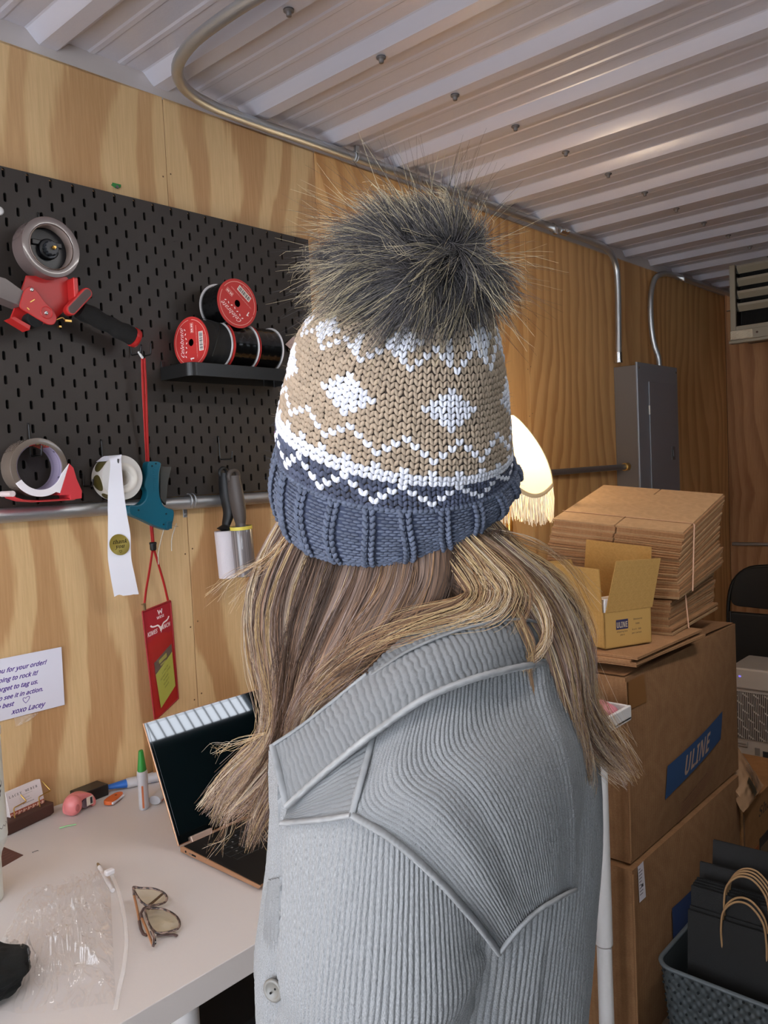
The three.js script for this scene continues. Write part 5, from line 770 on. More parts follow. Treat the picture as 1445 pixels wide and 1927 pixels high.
{
  const t = at0('corner_conduit', 'thinner conduit from the far corner bending down into the breaker panel', 'pipe');
  const P = [[5.39, 2.552, 0.04], [5.1, 2.55, 0.04], [4.6, 2.548, 0.04], [4.44, 2.542, 0.04], [4.33, 2.525, 0.04], [4.25, 2.49, 0.04], [4.2, 2.42, 0.04], [4.185, 2.34, 0.04], [4.185, 2.22, 0.042], [4.2, 2.13, 0.05], [4.215, 2.07, 0.062], [4.217, 2.015, 0.066]].map((p) => V(p));
  mesh('pipe', tube(P, 0.0142, 110, 18), MAT.galv, t);
  mesh('strap', [new THREE.TorusGeometry(0.0155, 0.0024, 8, 24).rotateY(Math.PI / 2).translate(4.6, 2.548, 0.04), box(0.014, 0.024, 0.014, [4.6, 2.535, 0.054], 0.002)], MAT.chrome, t);
  rebase(t, [4.7, 2.4, 0.04]);
}
{
  const t = at0('side_conduit', 'dark conduit running level into the side of the breaker panel', 'pipe');
  mesh('pipe', tube([[3.05, 1.497, 0.03], [3.35, 1.5, 0.036], [3.6, 1.502, 0.048], [3.812, 1.503, 0.06]].map((p) => V(p)), 0.0138, 30, 18), phys(0x8e8f95, 0.35, { metalness: 0.8 }), t);
  mesh('coupling', [cyl(0.0172, 0.0172, 0.07, [0, 0, 0], 20).rotateZ(Math.PI / 2).translate(3.085, 1.497, 0.031)], phys(0xa08c80, 0.35, { metalness: 0.8 }), t);
  mesh('connector', [cyl(0.02, 0.02, 0.03, [0, 0, 0], 20).rotateZ(Math.PI / 2).translate(3.797, 1.503, 0.06)], MAT.brass, t);
  rebase(t, [3.4, 1.5, 0.045]);
}
{
  const t = thing('breaker_panel', 'grey steel breaker panel with a hinged door on the plywood', 'electrical panel', [4.045, 1.0, 0]);
  const grey = std(0x84878f, 0.42, { metalness: 0.25 }), body = std(0x6b625c, 0.55, { metalness: 0.15 });
  mesh('enclosure', box(0.455, 1.0, 0.115, [0, 0.5, 0.058], 0.003), body, t);
  mesh('cover', [slab([[-0.243, -0.01], [0.243, -0.01], [0.243, 1.012], [-0.243, 1.012]], 0.132, 0.012, 0.004)], grey, t);
  const dr = mesh('door', box(0.335, 0.86, 0.006, [0.045, 0.492, 0.1345], 0.002), std(0x7d8089, 0.4, { metalness: 0.25 }), t);
  for (const y of [0.32, 0.78]) mesh('hinge', box(0.012, 0.045, 0.006, [-0.126, y, 0.137], 0.002), std(0xd8d6d4, 0.4), dr);
  mesh('latch', [box(0.04, 0.07, 0.004, [0.15, 0.56, 0.138], 0.002), box(0.012, 0.034, 0.006, [0.15, 0.56, 0.14], 0.002)], std(0x4c4f57, 0.4), dr);
  for (const [x, y] of [[-0.225, 0.985], [0.225, 0.985]]) mesh('screw', screwHead(0.006, [x, y, 0.1325]), MAT.chrome, t);
}
// ---- unit heater in the far corner
{
  const t = thing('unit_heater', 'beige louvred unit heater hung in the far corner under the roof', 'heater', [4.8, 2.19, 0.24]);
  const be = std(0x9a8d78, 0.5), W = 0.56, H = 0.405; // local: x into depth, y up, z to the right
  const fr = (w, h, y, z) => mesh('frame', box(0.02, h, w, [0, y, z], 0.003), be, t);
  fr(0.03, H, 0.045 + H / 2 - 0.005, 0.015); fr(0.03, H, 0.045 + H / 2 - 0.005, W - 0.015); fr(W - 0.06, 0.03, 0.045 + H - 0.02, W / 2); fr(W - 0.06, 0.028, 0.054, W / 2);
  mesh('cabinet', [box(0.3, 0.44, 0.006, [0.16, 0.22, 0.01], 0.002), box(0.3, 0.44, 0.006, [0.16, 0.22, W - 0.01], 0.002), box(0.3, 0.006, W - 0.02, [0.16, 0.437, W / 2], 0.002), box(0.006, 0.44, W - 0.02, [0.308, 0.22, W / 2], 0.002), box(0.3, 0.006, W - 0.02, [0.16, 0.003, W / 2], 0.002)], std(0x4a3a30, 0.6), t);
  mesh('coil_back', box(0.01, 0.36, W - 0.06, [0.08, 0.24, W / 2], 0), std(0x15130f, 0.8), t);
  const fins = []; for (let i = 0; i < 110; i++) fins.push(new THREE.BoxGeometry(0.012, 0.35, 0.0012).translate(0.068, 0.24, 0.04 + i * 0.0044)); mesh('coil_fin', fins, std(0x2c2925, 0.6, { metalness: 0.3 }), t, 'stuff');
  for (let i = 0; i < 4; i++) { const y = 0.395 - i * 0.0705; mesh('louver', [slab([[-0.028, -0.002], [0.0, -0.03], [0.003, -0.029], [0.003, -0.02], [-0.02, 0.012], [-0.028, 0.012]], W - 0.07, W - 0.105, 0.0008).translate(0.035, y, 0)], be, t); mesh('louver_bracket', box(0.03, 0.05, 0.004, [0.03, y - 0.005, 0.034], 0.001), std(0x6a675f, 0.5), t); }
  mesh('control_panel', [box(0.03, 0.055, W, [-0.002, 0.018, W / 2], 0.003)], be, t); mesh('bottom_lip', box(0.05, 0.018, W + 0.01, [-0.006, -0.02, W / 2], 0.005), be, t);
  mesh('foil_label', box(0.001, 0.045, 0.12, [-0.0178, 0.019, 0.063], 0), phys(0xd9c9ae, 0.25, { metalness: 0.7, bumpMap: rep(grainTex, 20, 20), bumpScale: 0.002 }), t).userData.label = 'crinkled foil label';
  mesh('knob_hole', cyl(0.006, 0.006, 0.002, [0, 0, 0], 14).rotateZ(Math.PI / 2).translate(-0.0175, 0.02, 0.145), std(0x4a2c18, 0.6), t);
  for (const z of [0.04, W - 0.04]) mesh('hanger', box(0.02, 0.13, 0.02, [0.16, 0.38 + 0.1, z], 0.002), std(0x5a5048, 0.6), t);
  mesh('bracket_bolt', tube([[0.02, 0.165, -0.028], [0.02, 0.165, 0.012]], 0.004, 2, 8), MAT.chrome, t);
}
{ const t = at0('end_wall_conduit', 'thin conduit running level across the reddish end wall', 'pipe'); mesh('pipe', tube([[5.385, 0.96, 0.02], [5.385, 0.963, 0.4], [5.385, 0.966, 1.2]].map((p) => V(p)), 0.0115, 20, 14), MAT.galv, t); mesh('strap', new THREE.TorusGeometry(0.013, 0.002, 8, 20).translate(5.385, 0.965, 0.7), MAT.galv, t); rebase(t, [5.385, 0.95, 0.6]); }
// ---- black folding chair standing behind the white appliance
{
  const t = thing('folding_chair', 'black folding chair with a rounded back against the end wall', 'chair', [4.35, 0, 0.57]);
  const bk = std(0x0e0e0d, 0.4), T = (p) => tube(p.map((q) => V(q)), 0.011, 40, 12);
  const legs = (s) => T([[0.02, 0.0, s * 0.225], [0.0, 0.5, s * 0.222], [-0.005, 0.78, s * 0.218], [0.0, 0.88, s * 0.19], [0.0, 0.945, s * 0.12], [0, 0.965, 0]]);
  mesh('back_frame', legs(1), bk, t); mesh('back_frame', legs(-1), bk, t);
  const o = curve2([[-0.2, 0.76], [-0.195, 0.86], [-0.15, 0.93], [-0.06, 0.958], [0.06, 0.958], [0.15, 0.93], [0.195, 0.86], [0.2, 0.76], [0.1, 0.745], [-0.1, 0.745]], 60); mesh('backrest', slab(o.map(([a, b]) => [a, b]), 0.006, 0.014, 0.004).rotateY(-Math.PI / 2).translate(-0.004, 0, 0), bk, t);
  mesh('seat', box(0.03, 0.4, 0.41, [-0.02, 0.52, 0], 0.012, 3), std(0x110f0e, 0.5), t);
  for (const s of [-1, 1]) mesh('leg', T([[-0.05, 0.0, s * 0.2], [-0.045, 0.4, s * 0.2], [-0.02, 0.72, s * 0.205]]), bk, t);
  mesh('stretcher', T([[0.01, 0.16, -0.22], [0.01, 0.16, 0.22]]), bk, t); mesh('spec_tag', box(0.002, 0.035, 0.04, [-0.037, 0.435, -0.005], 0.0006), std(0xa39583, 0.6), t).userData.label = 'beige tag';
}
// ---- white portable air conditioner
{
  const t = thing('air_conditioner', 'white portable air conditioner with a patterned grille', 'air conditioner', [3.95, 0.0, 0.68]);
  const w = std(0xc9bfb5, 0.45), Wd = 0.42, H = 0.52; // local: face at x = 0 looking to -x
  mesh('cabinet', box(0.3, H - 0.02, Wd, [0.155, (H - 0.02) / 2 + 0.02, 0], 0.02, 4), w, t);
  mesh('top_panel', box(0.03, 0.1, Wd - 0.01, [0.006, H - 0.045, 0], 0.01, 3), w, t);
  mesh('indicator', new THREE.SphereGeometry(0.0045, 12, 8).scale(0.4, 1, 1.4).translate(-0.0095, H - 0.035, -0.145), new THREE.MeshStandardMaterial({ color: 0x5a4fd0, emissive: new THREE.Color(0.25, 0.2, 1), emissiveIntensity: 0.8 }), t).userData.label = 'small violet indicator light';
  mesh('grille_recess', box(0.004, 0.225, Wd - 0.03, [0.002, 0.295, 0], 0), std(0x3a3029, 0.8), t);
  for (let i = 0; i < 46; i++) mesh('grille_bar', box(0.006, 0.225, 0.0034, [-0.002, 0.295, -0.19 + i * 0.00845], 0.0008, 1), w, t);
  for (let r = 0; r < 6; r++) for (let k = 0; k < 8; k++) { const z = -0.175 + k * 0.05 + (r % 2) * 0.025, y = 0.395 - r * 0.04; if (z > 0.19) continue; mesh('grille_diagonal', box(0.007, 0.005, 0.034, [0, 0, 0], 0.0008, 1).rotateX(0.55).translate(-0.003, y, z), w, t); }
  mesh('handle_recess', [box(0.012, 0.012, 0.075, [-0.003, 0.163, -0.155], 0.003), box(0.006, 0.012, 0.075, [-0.001, 0.15, -0.155], 0.002)], std(0xb5aba2, 0.5), t);
  mesh('info_sticker', box(0.002, 0.035, 0.022, [-0.0008, 0.13, -0.075], 0), std(0x8f8a85, 0.6), t); mesh('dark_sticker', box(0.002, 0.075, 0.06, [-0.0008, 0.1, -0.02], 0), std(0x2e3036, 0.6), t); mesh('base', box(0.29, 0.03, Wd - 0.02, [0.155, 0.015, 0], 0.005), std(0x9b9088, 0.6), t);
}
// ---- kraft carton and poly mailer
{
  const t = thing('kraft_carton', 'medium kraft carton with an orange corner and dark label on the floor', 'box', [2.98, 0, 0.72]);
  mesh('carton_body', box(0.54, 0.365, 0.46, [0, 0.183, 0], 0.004), cardboard(150, 104, 60), t);
  mesh('corner_tear', [tube(Array.from({ length: 12 }, (_, i) => V(-0.262 + 0.0015 * (i % 2), 0.01 + i * 0.031, 0.231)), 0.003, 30, 6)], cardboard(96, 66, 40), t);
  mesh('orange_mark', box(0.13, 0.09, 0.001, [-0.185, 0.15, 0.2305], 0), std(0x9c5326, 0.7), t).userData.label = 'orange printed corner';
  const a = canvasTex(256, 128, (x, w, h) => { x.fillStyle = '#94683c'; x.fillRect(0, 0, w, h); x.fillStyle = '#4a3a2c'; x.font = 'italic bold 80px serif'; x.fillText('Sharp', 8, 92); }); mesh('printed_word', grid((u, v) => V(-0.12 + 0.22 * u, 0.265 + 0.075 * v, 0.2306), 1, 1), new THREE.MeshStandardMaterial({ map: a, roughness: 0.85 }), t);
  mesh('dark_label', box(0.22, 0.1, 0.001, [0.0, 0.16, 0.2306], 0), std(0x322d2a, 0.7), t); mesh('label_line', box(0.2, 0.04, 0.001, [0.0, 0.155, 0.2312], 0), std(0x75604a, 0.7), t);
}
{
  const P = [[2.8796,.523,.8781], [2.8819,.3996,.9651], [2.6546,.4009,.9825], [2.6691,.4619,.934]];
  const t = at0('poly_mailer', 'glossy tan plastic mailer bag resting on the kraft carton', 'bag');
  mesh('bag_film', thicken(grid((u, v) => V(P[3]).multiplyScalar((1 - u) * (1 - v)).addScaledVector(V(P[2]), u * (1 - v)).addScaledVector(V(P[1]), u * v).addScaledVector(V(P[0]), (1 - u) * v).add(V(-0.6, 0.3, 0.6).multiplyScalar(0.03 * Math.sin(u * 3.1) * Math.sin(v * 3.1) + 0.008 * nz(u * 5, v * 5, 2))), 24, 24), 0.02), phys(0xa98463, 0.25, { clearcoat: 0.6 }), t);
  const q = (u, v, l) => V(P[3]).multiplyScalar((1 - u) * (1 - v)).addScaledVector(V(P[2]), u * (1 - v)).addScaledVector(V(P[1]), u * v).addScaledVector(V(P[0]), (1 - u) * v).add(V(-0.6, 0.3, 0.6).multiplyScalar(0.03 * Math.sin(u * 3.1) * Math.sin(v * 3.1) + l));
  mesh('barcode_label', grid((u, v) => q(lerp(0.42, 0.9, u), lerp(0.4, 0.55, v), 0.012), 6, 6), std(0x3b3526, 0.5), t);
  for (let i = 0; i < 3; i++) mesh('print_line', grid((u, v) => q(lerp(0.3, 0.85, u), lerp(0.63 + i * 0.07, 0.66 + i * 0.07, v), 0.012), 6, 2), std(0x5e4a38, 0.6), t);
  rebase(t, [2.9, 0.3, 0.85]);
}
// ---- grey basket of black paper bags
{
  const t = thing('plastic_basket', 'grey woven-pattern plastic basket full of black paper bags', 'basket', [2.078, 0, 1.235]);
  const gm = std(0x3f4547, 0.5), X = 0.175, Z = 0.235, H = 0.27, r = 0.045;
  const ringPts = (s, n = 14) => { const o = []; for (const [cx, cz, a0] of [[X - r, Z - r, 0], [-X + r, Z - r, 90], [-X + r, -Z + r, 180], [X - r, -Z + r, 270]]) for (let i = 0; i <= n; i++) { const a = ((a0 + (i * 90) / n) * Math.PI) / 180; o.push([(cx + r * Math.cos(a)) * s, (cz + r * Math.sin(a)) * s]); } return o; };
  const sc = (y) => 0.9 + 0.1 * (y / H);
  // wall as a loft with an even run of points, dimples pressed in as a weave
  const base = ringPts(1), acc = [0]; for (let i = 1; i <= base.length; i++) { const a = base[i - 1], b = base[i % base.length]; acc.push(acc[i - 1] + Math.hypot(a[0] - b[0], a[1] - b[1])); } const per = acc[base.length];
  const at = (s) => { s = ((s % per) + per) % per; let i = 1; while (acc[i] < s) i++; const k = (s - acc[i - 1]) / (acc[i] - acc[i - 1]), a = base[i - 1], b = base[i % base.length]; return [lerp(a[0], b[0], k), lerp(a[1], b[1], k)]; };
  const wall = (off, wv) => grid((u, v) => { const y = v * (H - 0.008), [x, z] = at(u * per), s = sc(y), L = Math.hypot(x, z); const du = Math.sin(u * per * 2 * Math.PI / 0.026 + (Math.floor(y / 0.0125) % 2) * Math.PI), dv = Math.sin((y / 0.0125) * Math.PI); const d = wv ? 0.0022 * du * Math.abs(dv) : 0; const nx = Math.abs(x) > X - 0.001 ? Math.sign(x) : x / L * 0.7, nzz = Math.abs(z) > Z - 0.001 ? Math.sign(z) : z / L * 0.7; return V(x * s + nx * (d - off), y + 0.004, z * s + nzz * (d - off)); }, 420, 120);
  mesh('basket_wall', [wall(0, true), wall(0.0035, false)], gm, t);
  mesh('basket_floor', slab(ringPts(0.9), 0, 0.004, 0.001).rotateX(Math.PI / 2).translate(0, 0.005, 0), gm, t);
  mesh('rim', sweep([...ringPts(1.0), ringPts(1.0)[0]].map(([x, z]) => V(x, H - 0.004, z)), () => [0.006, 0.005], 10, false, V(0, 1, 0)), std(0x596063, 0.4), t);
  const holes = []; for (let i = 0; i < 64; i++) for (let j = 1; j < 11; j++) { const y = 0.02 + j * 0.0235, s0 = (i + (j % 2) * 0.5) / 64; const [x, z] = at(s0 * per), s = sc(y); const nx = Math.abs(x) > X - 0.001 ? Math.sign(x) : x / Math.hypot(x, z), nq = Math.abs(z) > Z - 0.001 ? Math.sign(z) : z / Math.hypot(x, z); holes.push(new THREE.SphereGeometry(0.0034, 6, 5).scale(1, 1.1, 1).translate(x * s + nx * 0.0009, y, z * s + nq * 0.0009)); } mesh('weave_hole', holes, std(0x1c2123, 0.9), t, 'stuff');
  mesh('hand_slot', box(0.08, 0.018, 0.004, [0.0, 0.235, -Z * 0.985], 0.002), std(0x15181a, 0.9), t);
}
{
  const bagMat = (k) => std(k, 0.82, { bumpMap: rep(grainTex, 6, 6), bumpScale: 0.0006 }); const darkBag = bagMat(0x1b1a19), darker = bagMat(0x232120);
  function bag(label, x, z0, z1, y0, y1, lean, mat, handle, seed) {
    const t = thing('paper_bag', label, 'paper bag', [x, y0, (z0 + z1) / 2], 0, 'black paper bags in the grey basket'), W = z1 - z0, H = y1 - y0;
    const face = (o) => grid((u, v) => V(lean * v * v + o + 0.0015 * nz(u * 3 + seed, v * 3, seed) - 0.003 * Math.abs(u - 0.5) * v, v * H * (1 + 0.012 * (u - 0.5)), (u - 0.5) * W), 14, 18);
    mesh('bag_body', [thicken(face(0), 0.0008), thicken(face(0.005), 0.0008)], mat, t);
    if (handle) { const h = W * 0.19; mesh('twisted_handle', sweep(new THREE.CatmullRomCurve3([[lean - 0.004, H - 0.075, -h], [lean - 0.007, H - 0.02, -h * 1.02], [lean - 0.006, H + 0.028, -h * 0.86], [lean - 0.004, H + 0.058, -h * 0.3], [lean - 0.004, H + 0.06, h * 0.25], [lean - 0.006, H + 0.03, h * 0.85], [lean - 0.007, H - 0.02, h * 1.02], [lean - 0.004, H - 0.075, h]].map((p) => V(p))).getPoints(50), () => 0.0026, 7), std(0xa58058, 0.8), t).userData.label = 'tan twisted paper handle'; }
    return t;
  }
  const L = ['frontmost', 'second', 'third', 'fourth', 'fifth', 'sixth'];
  for (let i = 0; i < 6; i++) bag(`black paper bag with a tan twisted handle, ${L[i]} of the bunch in the basket`, 1.95 + i * 0.0095, 1.062 + 0.001 * i, 1.335 + 0.001 * i, 0.02, 0.402 + (i > 1 ? 0.05 : 0.004 * i) + 0.003 * i, 0.02, darkBag, true, i * 3.1);
  bag('taller black paper bag standing behind the bags with handles', 2.03, 1.06, 1.33, 0.02, 0.49, 0.03, darker, false, 31);
  bag('tallest black paper bag with a torn top at the back of the basket', 2.075, 1.075, 1.345, 0.02, 0.532, 0.04, darker, false, 47);
}
// ---- dark bin under the desk
{ const t = thing('black_bin', 'black storage bin standing under the white desk', 'bin', [1.02, 0, 0.43]); mesh('bin_body', box(0.5, 0.5, 0.5, [0, 0.25, 0], 0.02, 3), std(0x0b0b0c, 0.7), t); mesh('bin_lid', box(0.52, 0.05, 0.52, [0, 0.522, 0], 0.012, 3), std(0x0d0d0e, 0.6), t); }

// ================================================================= THE PERSON (local frame: x to the right, y up, z to the photographer)
const person = thing('person', 'person seen from behind in a knitted beanie and grey ribbed jacket, standing at the desk', 'person', [0.64, 0, 1.306], -0.8351985);
class Buf { // growing triangle buffer with vertex colours
  constructor(n) { this.p = new Float32Array(n * 3); this.c = new Float32Array(n * 3); this.n = 0; this.i = new Uint32Array(n * 6); this.k = 0; }
  v(x, y, z, r, g, b) { const o = this.n * 3; if (o + 3 > this.p.length) { const q = new Float32Array(this.p.length * 2); q.set(this.p); this.p = q; const d = new Float32Array(this.c.length * 2); d.set(this.c); this.c = d; } this.p[o] = x; this.p[o + 1] = y; this.p[o + 2] = z; this.c[o] = r; this.c[o + 1] = g; this.c[o + 2] = b; return this.n++; }
  t(a, b, c) { if (this.k + 3 > this.i.length) { const q = new Uint32Array(this.i.length * 2); q.set(this.i); this.i = q; } this.i[this.k++] = a; this.i[this.k++] = b; this.i[this.k++] = c; }
  geo() { const g = new THREE.BufferGeometry(); g.setAttribute('position', new THREE.BufferAttribute(this.p.slice(0, this.n * 3), 3)); g.setAttribute('color', new THREE.BufferAttribute(this.c.slice(0, this.n * 3), 3)); g.setIndex(new THREE.BufferAttribute(this.i.slice(0, this.k), 1)); g.computeVertexNormals(); return g; }
}
const lin = (hex) => { const c = new THREE.Color(hex); return [c.r, c.g, c.b]; };
// three-sided tapering strand through points
function strand(B, P, r0, r1, c0, c1, pw = 1) {
  const n = P.length; let prev = -1; const t = V(0, 0, 0), a = V(0, 0, 0), b = V(0, 0, 0);
  for (let i = 0; i < n; i++) {
    t.copy(P[Math.min(i + 1, n - 1)]).sub(P[Math.max(i - 1, 0)]).normalize(); a.set(t.y, t.z, t.x).cross(t).normalize(); b.crossVectors(t, a);
    const k = i / (n - 1), r = lerp(r0, r1, Math.pow(k, pw)), col = [0, 1, 2].map((j) => lerp(c0[j], c1[j], k)); let first = -1;
    for (let j = 0; j < 3; j++) { const an = j * 2.0944, x = Math.cos(an) * r, y = Math.sin(an) * r; const id = B.v(P[i].x + a.x * x + b.x * y, P[i].y + a.y * x + b.y * y, P[i].z + a.z * x + b.z * y, ...col); if (!j) first = id; }
    if (prev >= 0) for (let j = 0; j < 3; j++) { const k2 = (j + 1) % 3; B.t(prev + j, prev + k2, first + j); B.t(prev + k2, first + k2, first + j); }
    prev = first;
  }
}
// yarn lobe: an oval blob from a to b
const LOBE = (() => { const g = new THREE.SphereGeometry(1, 7, 5); return { p: g.attributes.position.array, i: g.index.array, n: g.attributes.position.count }; })();
function lobe(B, a, b, nrm, w, h, col) {
  const d = b.clone().sub(a), L = d.length() / 2; d.normalize(); const s = d.clone().cross(nrm).normalize(), m = a.clone().add(b).multiplyScalar(0.5), base = B.n, P = LOBE.p;
  for (let i = 0; i < LOBE.n; i++) { const x = P[i * 3], y = P[i * 3 + 1], z = P[i * 3 + 2], k = 1 - 0.12 * y; B.v(m.x + d.x * y * L + s.x * x * w * k + nrm.x * z * h * k, m.y + d.y * y * L + s.y * x * w * k + nrm.y * z * h * k, m.z + d.z * y * L + s.z * x * w * k + nrm.z * z * h * k, ...col); }
  for (let i = 0; i < LOBE.i.length; i += 3) B.t(base + LOBE.i[i], base + LOBE.i[i + 1], base + LOBE.i[i + 2]);
}
const vary = (c, s) => { const k = 1 + (rnd() - 0.5) * s; return c.map((x) => x * k); };
const cr = (p0, p1, p2, p3, t) => 0.5 * (2 * p1 + (p2 - p0) * t + (2 * p0 - 5 * p1 + 4 * p2 - p3) * t * t + (3 * p1 - p0 - 3 * p2 + p3) * t * t * t);

// ------------------------------------------------------------ beanie
const HAT = [ // [left, right, depth towards the photographer, tilt]
  [[-.1158,1.5099,0], [.117,1.5394,0], 0.117, 31], [[-.119,1.542,.006], [.1183,1.5405,.006], 0.12, 28], [[-.1166,1.5721,.012], [.1172,1.5493,.012], 0.117, 25], [[-.1164,1.5989,.02], [.1164,1.5612,.02], 0.116, 24], [[-.1089,1.6258,.03], [.1154,1.5761,.03], 0.116, 24], [[-.0992,1.6525,.042], [.1123,1.6125,.042], 0.108, 23],
  [[-.0873,1.682,.056], [.1077,1.6444,.056], 0.1, 22], [[-.0705,1.6993,.068], [.1003,1.6816,.068], 0.088, 22], [[-.0508,1.7164,.078], [.0888,1.7061,.078], 0.07, 22], [[-.0211,1.7279,.086], [.0687,1.7219,.086], 0.045, 22], [[.0175,1.7311,.09], [.0303,1.7305,.09], 0.008, 22]];
const hatRows = HAT.map(([l, r, b, t]) => { const L = V(l), R = V(r), a = (t * Math.PI) / 180; return { c: L.clone().add(R).multiplyScalar(0.5), e1: R.clone().sub(L).multiplyScalar(0.5), e2: V(0, -Math.sin(a), Math.cos(a)).multiplyScalar(b) }; });
const hatAt = (v, key) => { const n = hatRows.length - 1, x = clamp(v, 0, 1) * n, i = Math.min(n - 1, Math.floor(x)), t = x - i, g = (k) => hatRows[clamp(k, 0, n)][key]; const [a, b, c, d] = [g(i - 1), g(i), g(i + 1), g(i + 2)]; return V(cr(a.x, b.x, c.x, d.x, t), cr(a.y, b.y, c.y, d.y, t), cr(a.z, b.z, c.z, d.z, t)); };
const hatP = (u, v, o = 0) => { const a = u * 2 * Math.PI, c = hatAt(v, 'c'), e1 = hatAt(v, 'e1'), e2 = hatAt(v, 'e2'); const p = c.clone().addScaledVector(e1, Math.sin(a)).addScaledVector(e2, Math.cos(a)); if (o) { const q = p.clone().sub(c).normalize(); p.addScaledVector(q, o); } return p; };
const hatN = (u, v) => { const e = 0.004, du = hatP(u + e, v).sub(hatP(u - e, v)), dv = hatP(u, Math.min(1, v + e)).sub(hatP(u, Math.max(0, v - e))); return du.cross(dv).normalize(); };
const beanie = new THREE.Group(); beanie.name = 'beanie'; person.add(beanie); beanie.userData.label = 'tan, white and slate knitted beanie with a grey fur pompom';
const yarn = (rough = 0.9) => new THREE.MeshStandardMaterial({ vertexColors: true, roughness: rough });
srand(99);
{
  const tan = lin(0xa08e7a), white = lin(0xcfd0d8), navy = lin(0x454a5c), slate = lin(0x555c6d);
  mesh('lining', grid((u, v) => hatP(u, lerp(0.1, 1, v), -0.003), 96, 48), std(0x5a4f48, 1), beanie);
  const vCuff = 0.2, rowsV = []; { let v = vCuff + 0.006, prev = hatP(0, v); rowsV.push(v); while (v < 0.985) { v += 0.001; const p = hatP(0, v); if (p.distanceTo(prev) > 0.0054) { rowsV.push(v); prev = p; } } }
  const N = 84, B = { tan: new Buf(60000), white: new Buf(60000), navy: new Buf(60000) };
  const tri = (k, per) => { const m = ((k % per) + per) % per; return Math.min(m, per - m); };
  const isWhite = (r, k) => {
    if (r <= 6) { if (r === 1 + tri(k + 3, 6)) return true; return r >= 5 && (r === 5 || r === 6 || tri(k, 6) === 0); }
    if (r === 7) return tri(k, 3) === 0; if (r >= 9 && r <= 12 && r === 9 + tri(k + 3, 6)) return true;
    const dx = tri(k - 5, 12); if (Math.abs(r - 17) + dx <= 3.2) return true;
    if (r >= 23 && r <= 26 && r === 26 - tri(k + 3, 6)) return true; if (r >= 25 && dx < 1) return r < 28; if (r >= 24 && r <= 29 && Math.abs(r - 27) + tri(k + 1, 12) <= 2) return true; return false;
  };
  rowsV.forEach((v, r) => {
    const dv = (rowsV[Math.min(r + 1, rowsV.length - 1)] ?? v) - v || 0.01;
    for (let k = 0; k < N; k++) {
      const u = (k + 0.5) / N, w = isWhite(r, k), kind = w ? 'white' : r < 6 ? 'navy' : 'tan', col = w ? white : r < 6 ? navy : tan, n = hatN(u, v), o = 0.0012 + (w ? 0.0004 : 0) + 0.0003 * gauss(), j = 0.12 * gauss() / N;
      const du = 0.46 / N, bot = hatP(u + j, v - dv * 0.42, o), l = hatP(u - du + j, v + dv * 0.78, o + 0.0004), q = hatP(u + du + j, v + dv * 0.72, o + 0.0004), width = (w ? 0.00245 : 0.00225) * Math.min(1, hatP(u + du, v).distanceTo(hatP(u - du, v)) / 0.0085) + 0.0001;
      const cl = vary(col, kind === 'navy' ? 0.6 : 0.22); lobe(B[kind], l, bot, n, width, width * 0.95, cl); lobe(B[kind], q, bot, n, width, width * 0.95, vary(cl, 0.08));
    }
  });
  mesh('tan_knit', B.tan.geo(), yarn(), beanie, 'stuff').userData.label = 'tan knitted crown'; mesh('white_knit', B.white.geo(), yarn(0.85), beanie, 'stuff').userData.label = 'white knitted pattern'; mesh('slate_knit', B.navy.geo(), yarn(), beanie, 'stuff').userData.label = 'dark slate knitted band';
  // folded ribbed cuff
  const cuffP = (u, v, o = 0) => { const th = [0.004, 0.0085, 0.0095, 0.0095, 0.008, 0.004], x = clamp(v, 0, 1) * 5, i = Math.min(4, Math.floor(x)), right = Math.exp(-Math.pow((((u - 0.25 + 1.5) % 1) - 0.5) / 0.05, 2)); return hatP(u, v * vCuff * 1.02, lerp(th[i], th[i + 1], x - i) + o + 0.004 * right * v * v); };
  const cuffN = (u, v) => { const e = 0.003, du = cuffP(u + e, v).sub(cuffP(u - e, v)), dv = cuffP(u, v + 0.02).sub(cuffP(u, v - 0.02)); return du.cross(dv).normalize(); };
  mesh('cuff_body', grid((u, v) => { const k = v * 2; return k < 1 ? cuffP(u, k, -0.002) : hatP(u, (2 - k) * vCuff, lerp(0.004, -0.003, Math.min(1, (k - 1) * 6))); }, 110, 28), std(0x3a4054, 1), beanie);
  const C = new Buf(120000), cols = 5, ribs = 22, M = ribs * cols, rows = 11;
  for (let k = 0; k < M; k++) for (let r = 0; r < rows; r++) {
    const m = k % cols, u0 = (k + 0.5) / M, v = (r + 0.5) / rows, wave = 0.0022 * Math.sin(v * 5 + Math.floor(k / cols) * 1.7), u = u0 + wave, du = 0.45 / M, dv = 0.6 / rows, knit = m < 2, n = cuffN(u, v), col = vary(slate, 0.4);
    if (knit) { const o = 0.0013, lean = m === 0 ? 1 : -1; lobe(C, cuffP(u - du * lean * 0.7, v + dv, o), cuffP(u + du * lean * 0.7, v - dv * 0.8, o), n, 0.0022, 0.0024, col); lobe(C, cuffP(u + du * lean * 0.9, v + dv * 0.6, o - 0.0006), cuffP(u, v - dv, o - 0.0006), n, 0.0014, 0.0018, vary(col, 0.2)); }
    else { const o = -0.0012; lobe(C, cuffP(u - du * 1.15, v + dv * 0.15, o), cuffP(u + du * 1.15, v + dv * 0.15, o), n, 0.0013, 0.0017, col); lobe(C, cuffP(u - du * 1.15 + 0.5 / M, v - dv * 0.65, o - 0.0003), cuffP(u + du * 1.15 + 0.5 / M, v - dv * 0.65, o - 0.0003), n, 0.0013, 0.0015, vary(col, 0.2)); }
  }
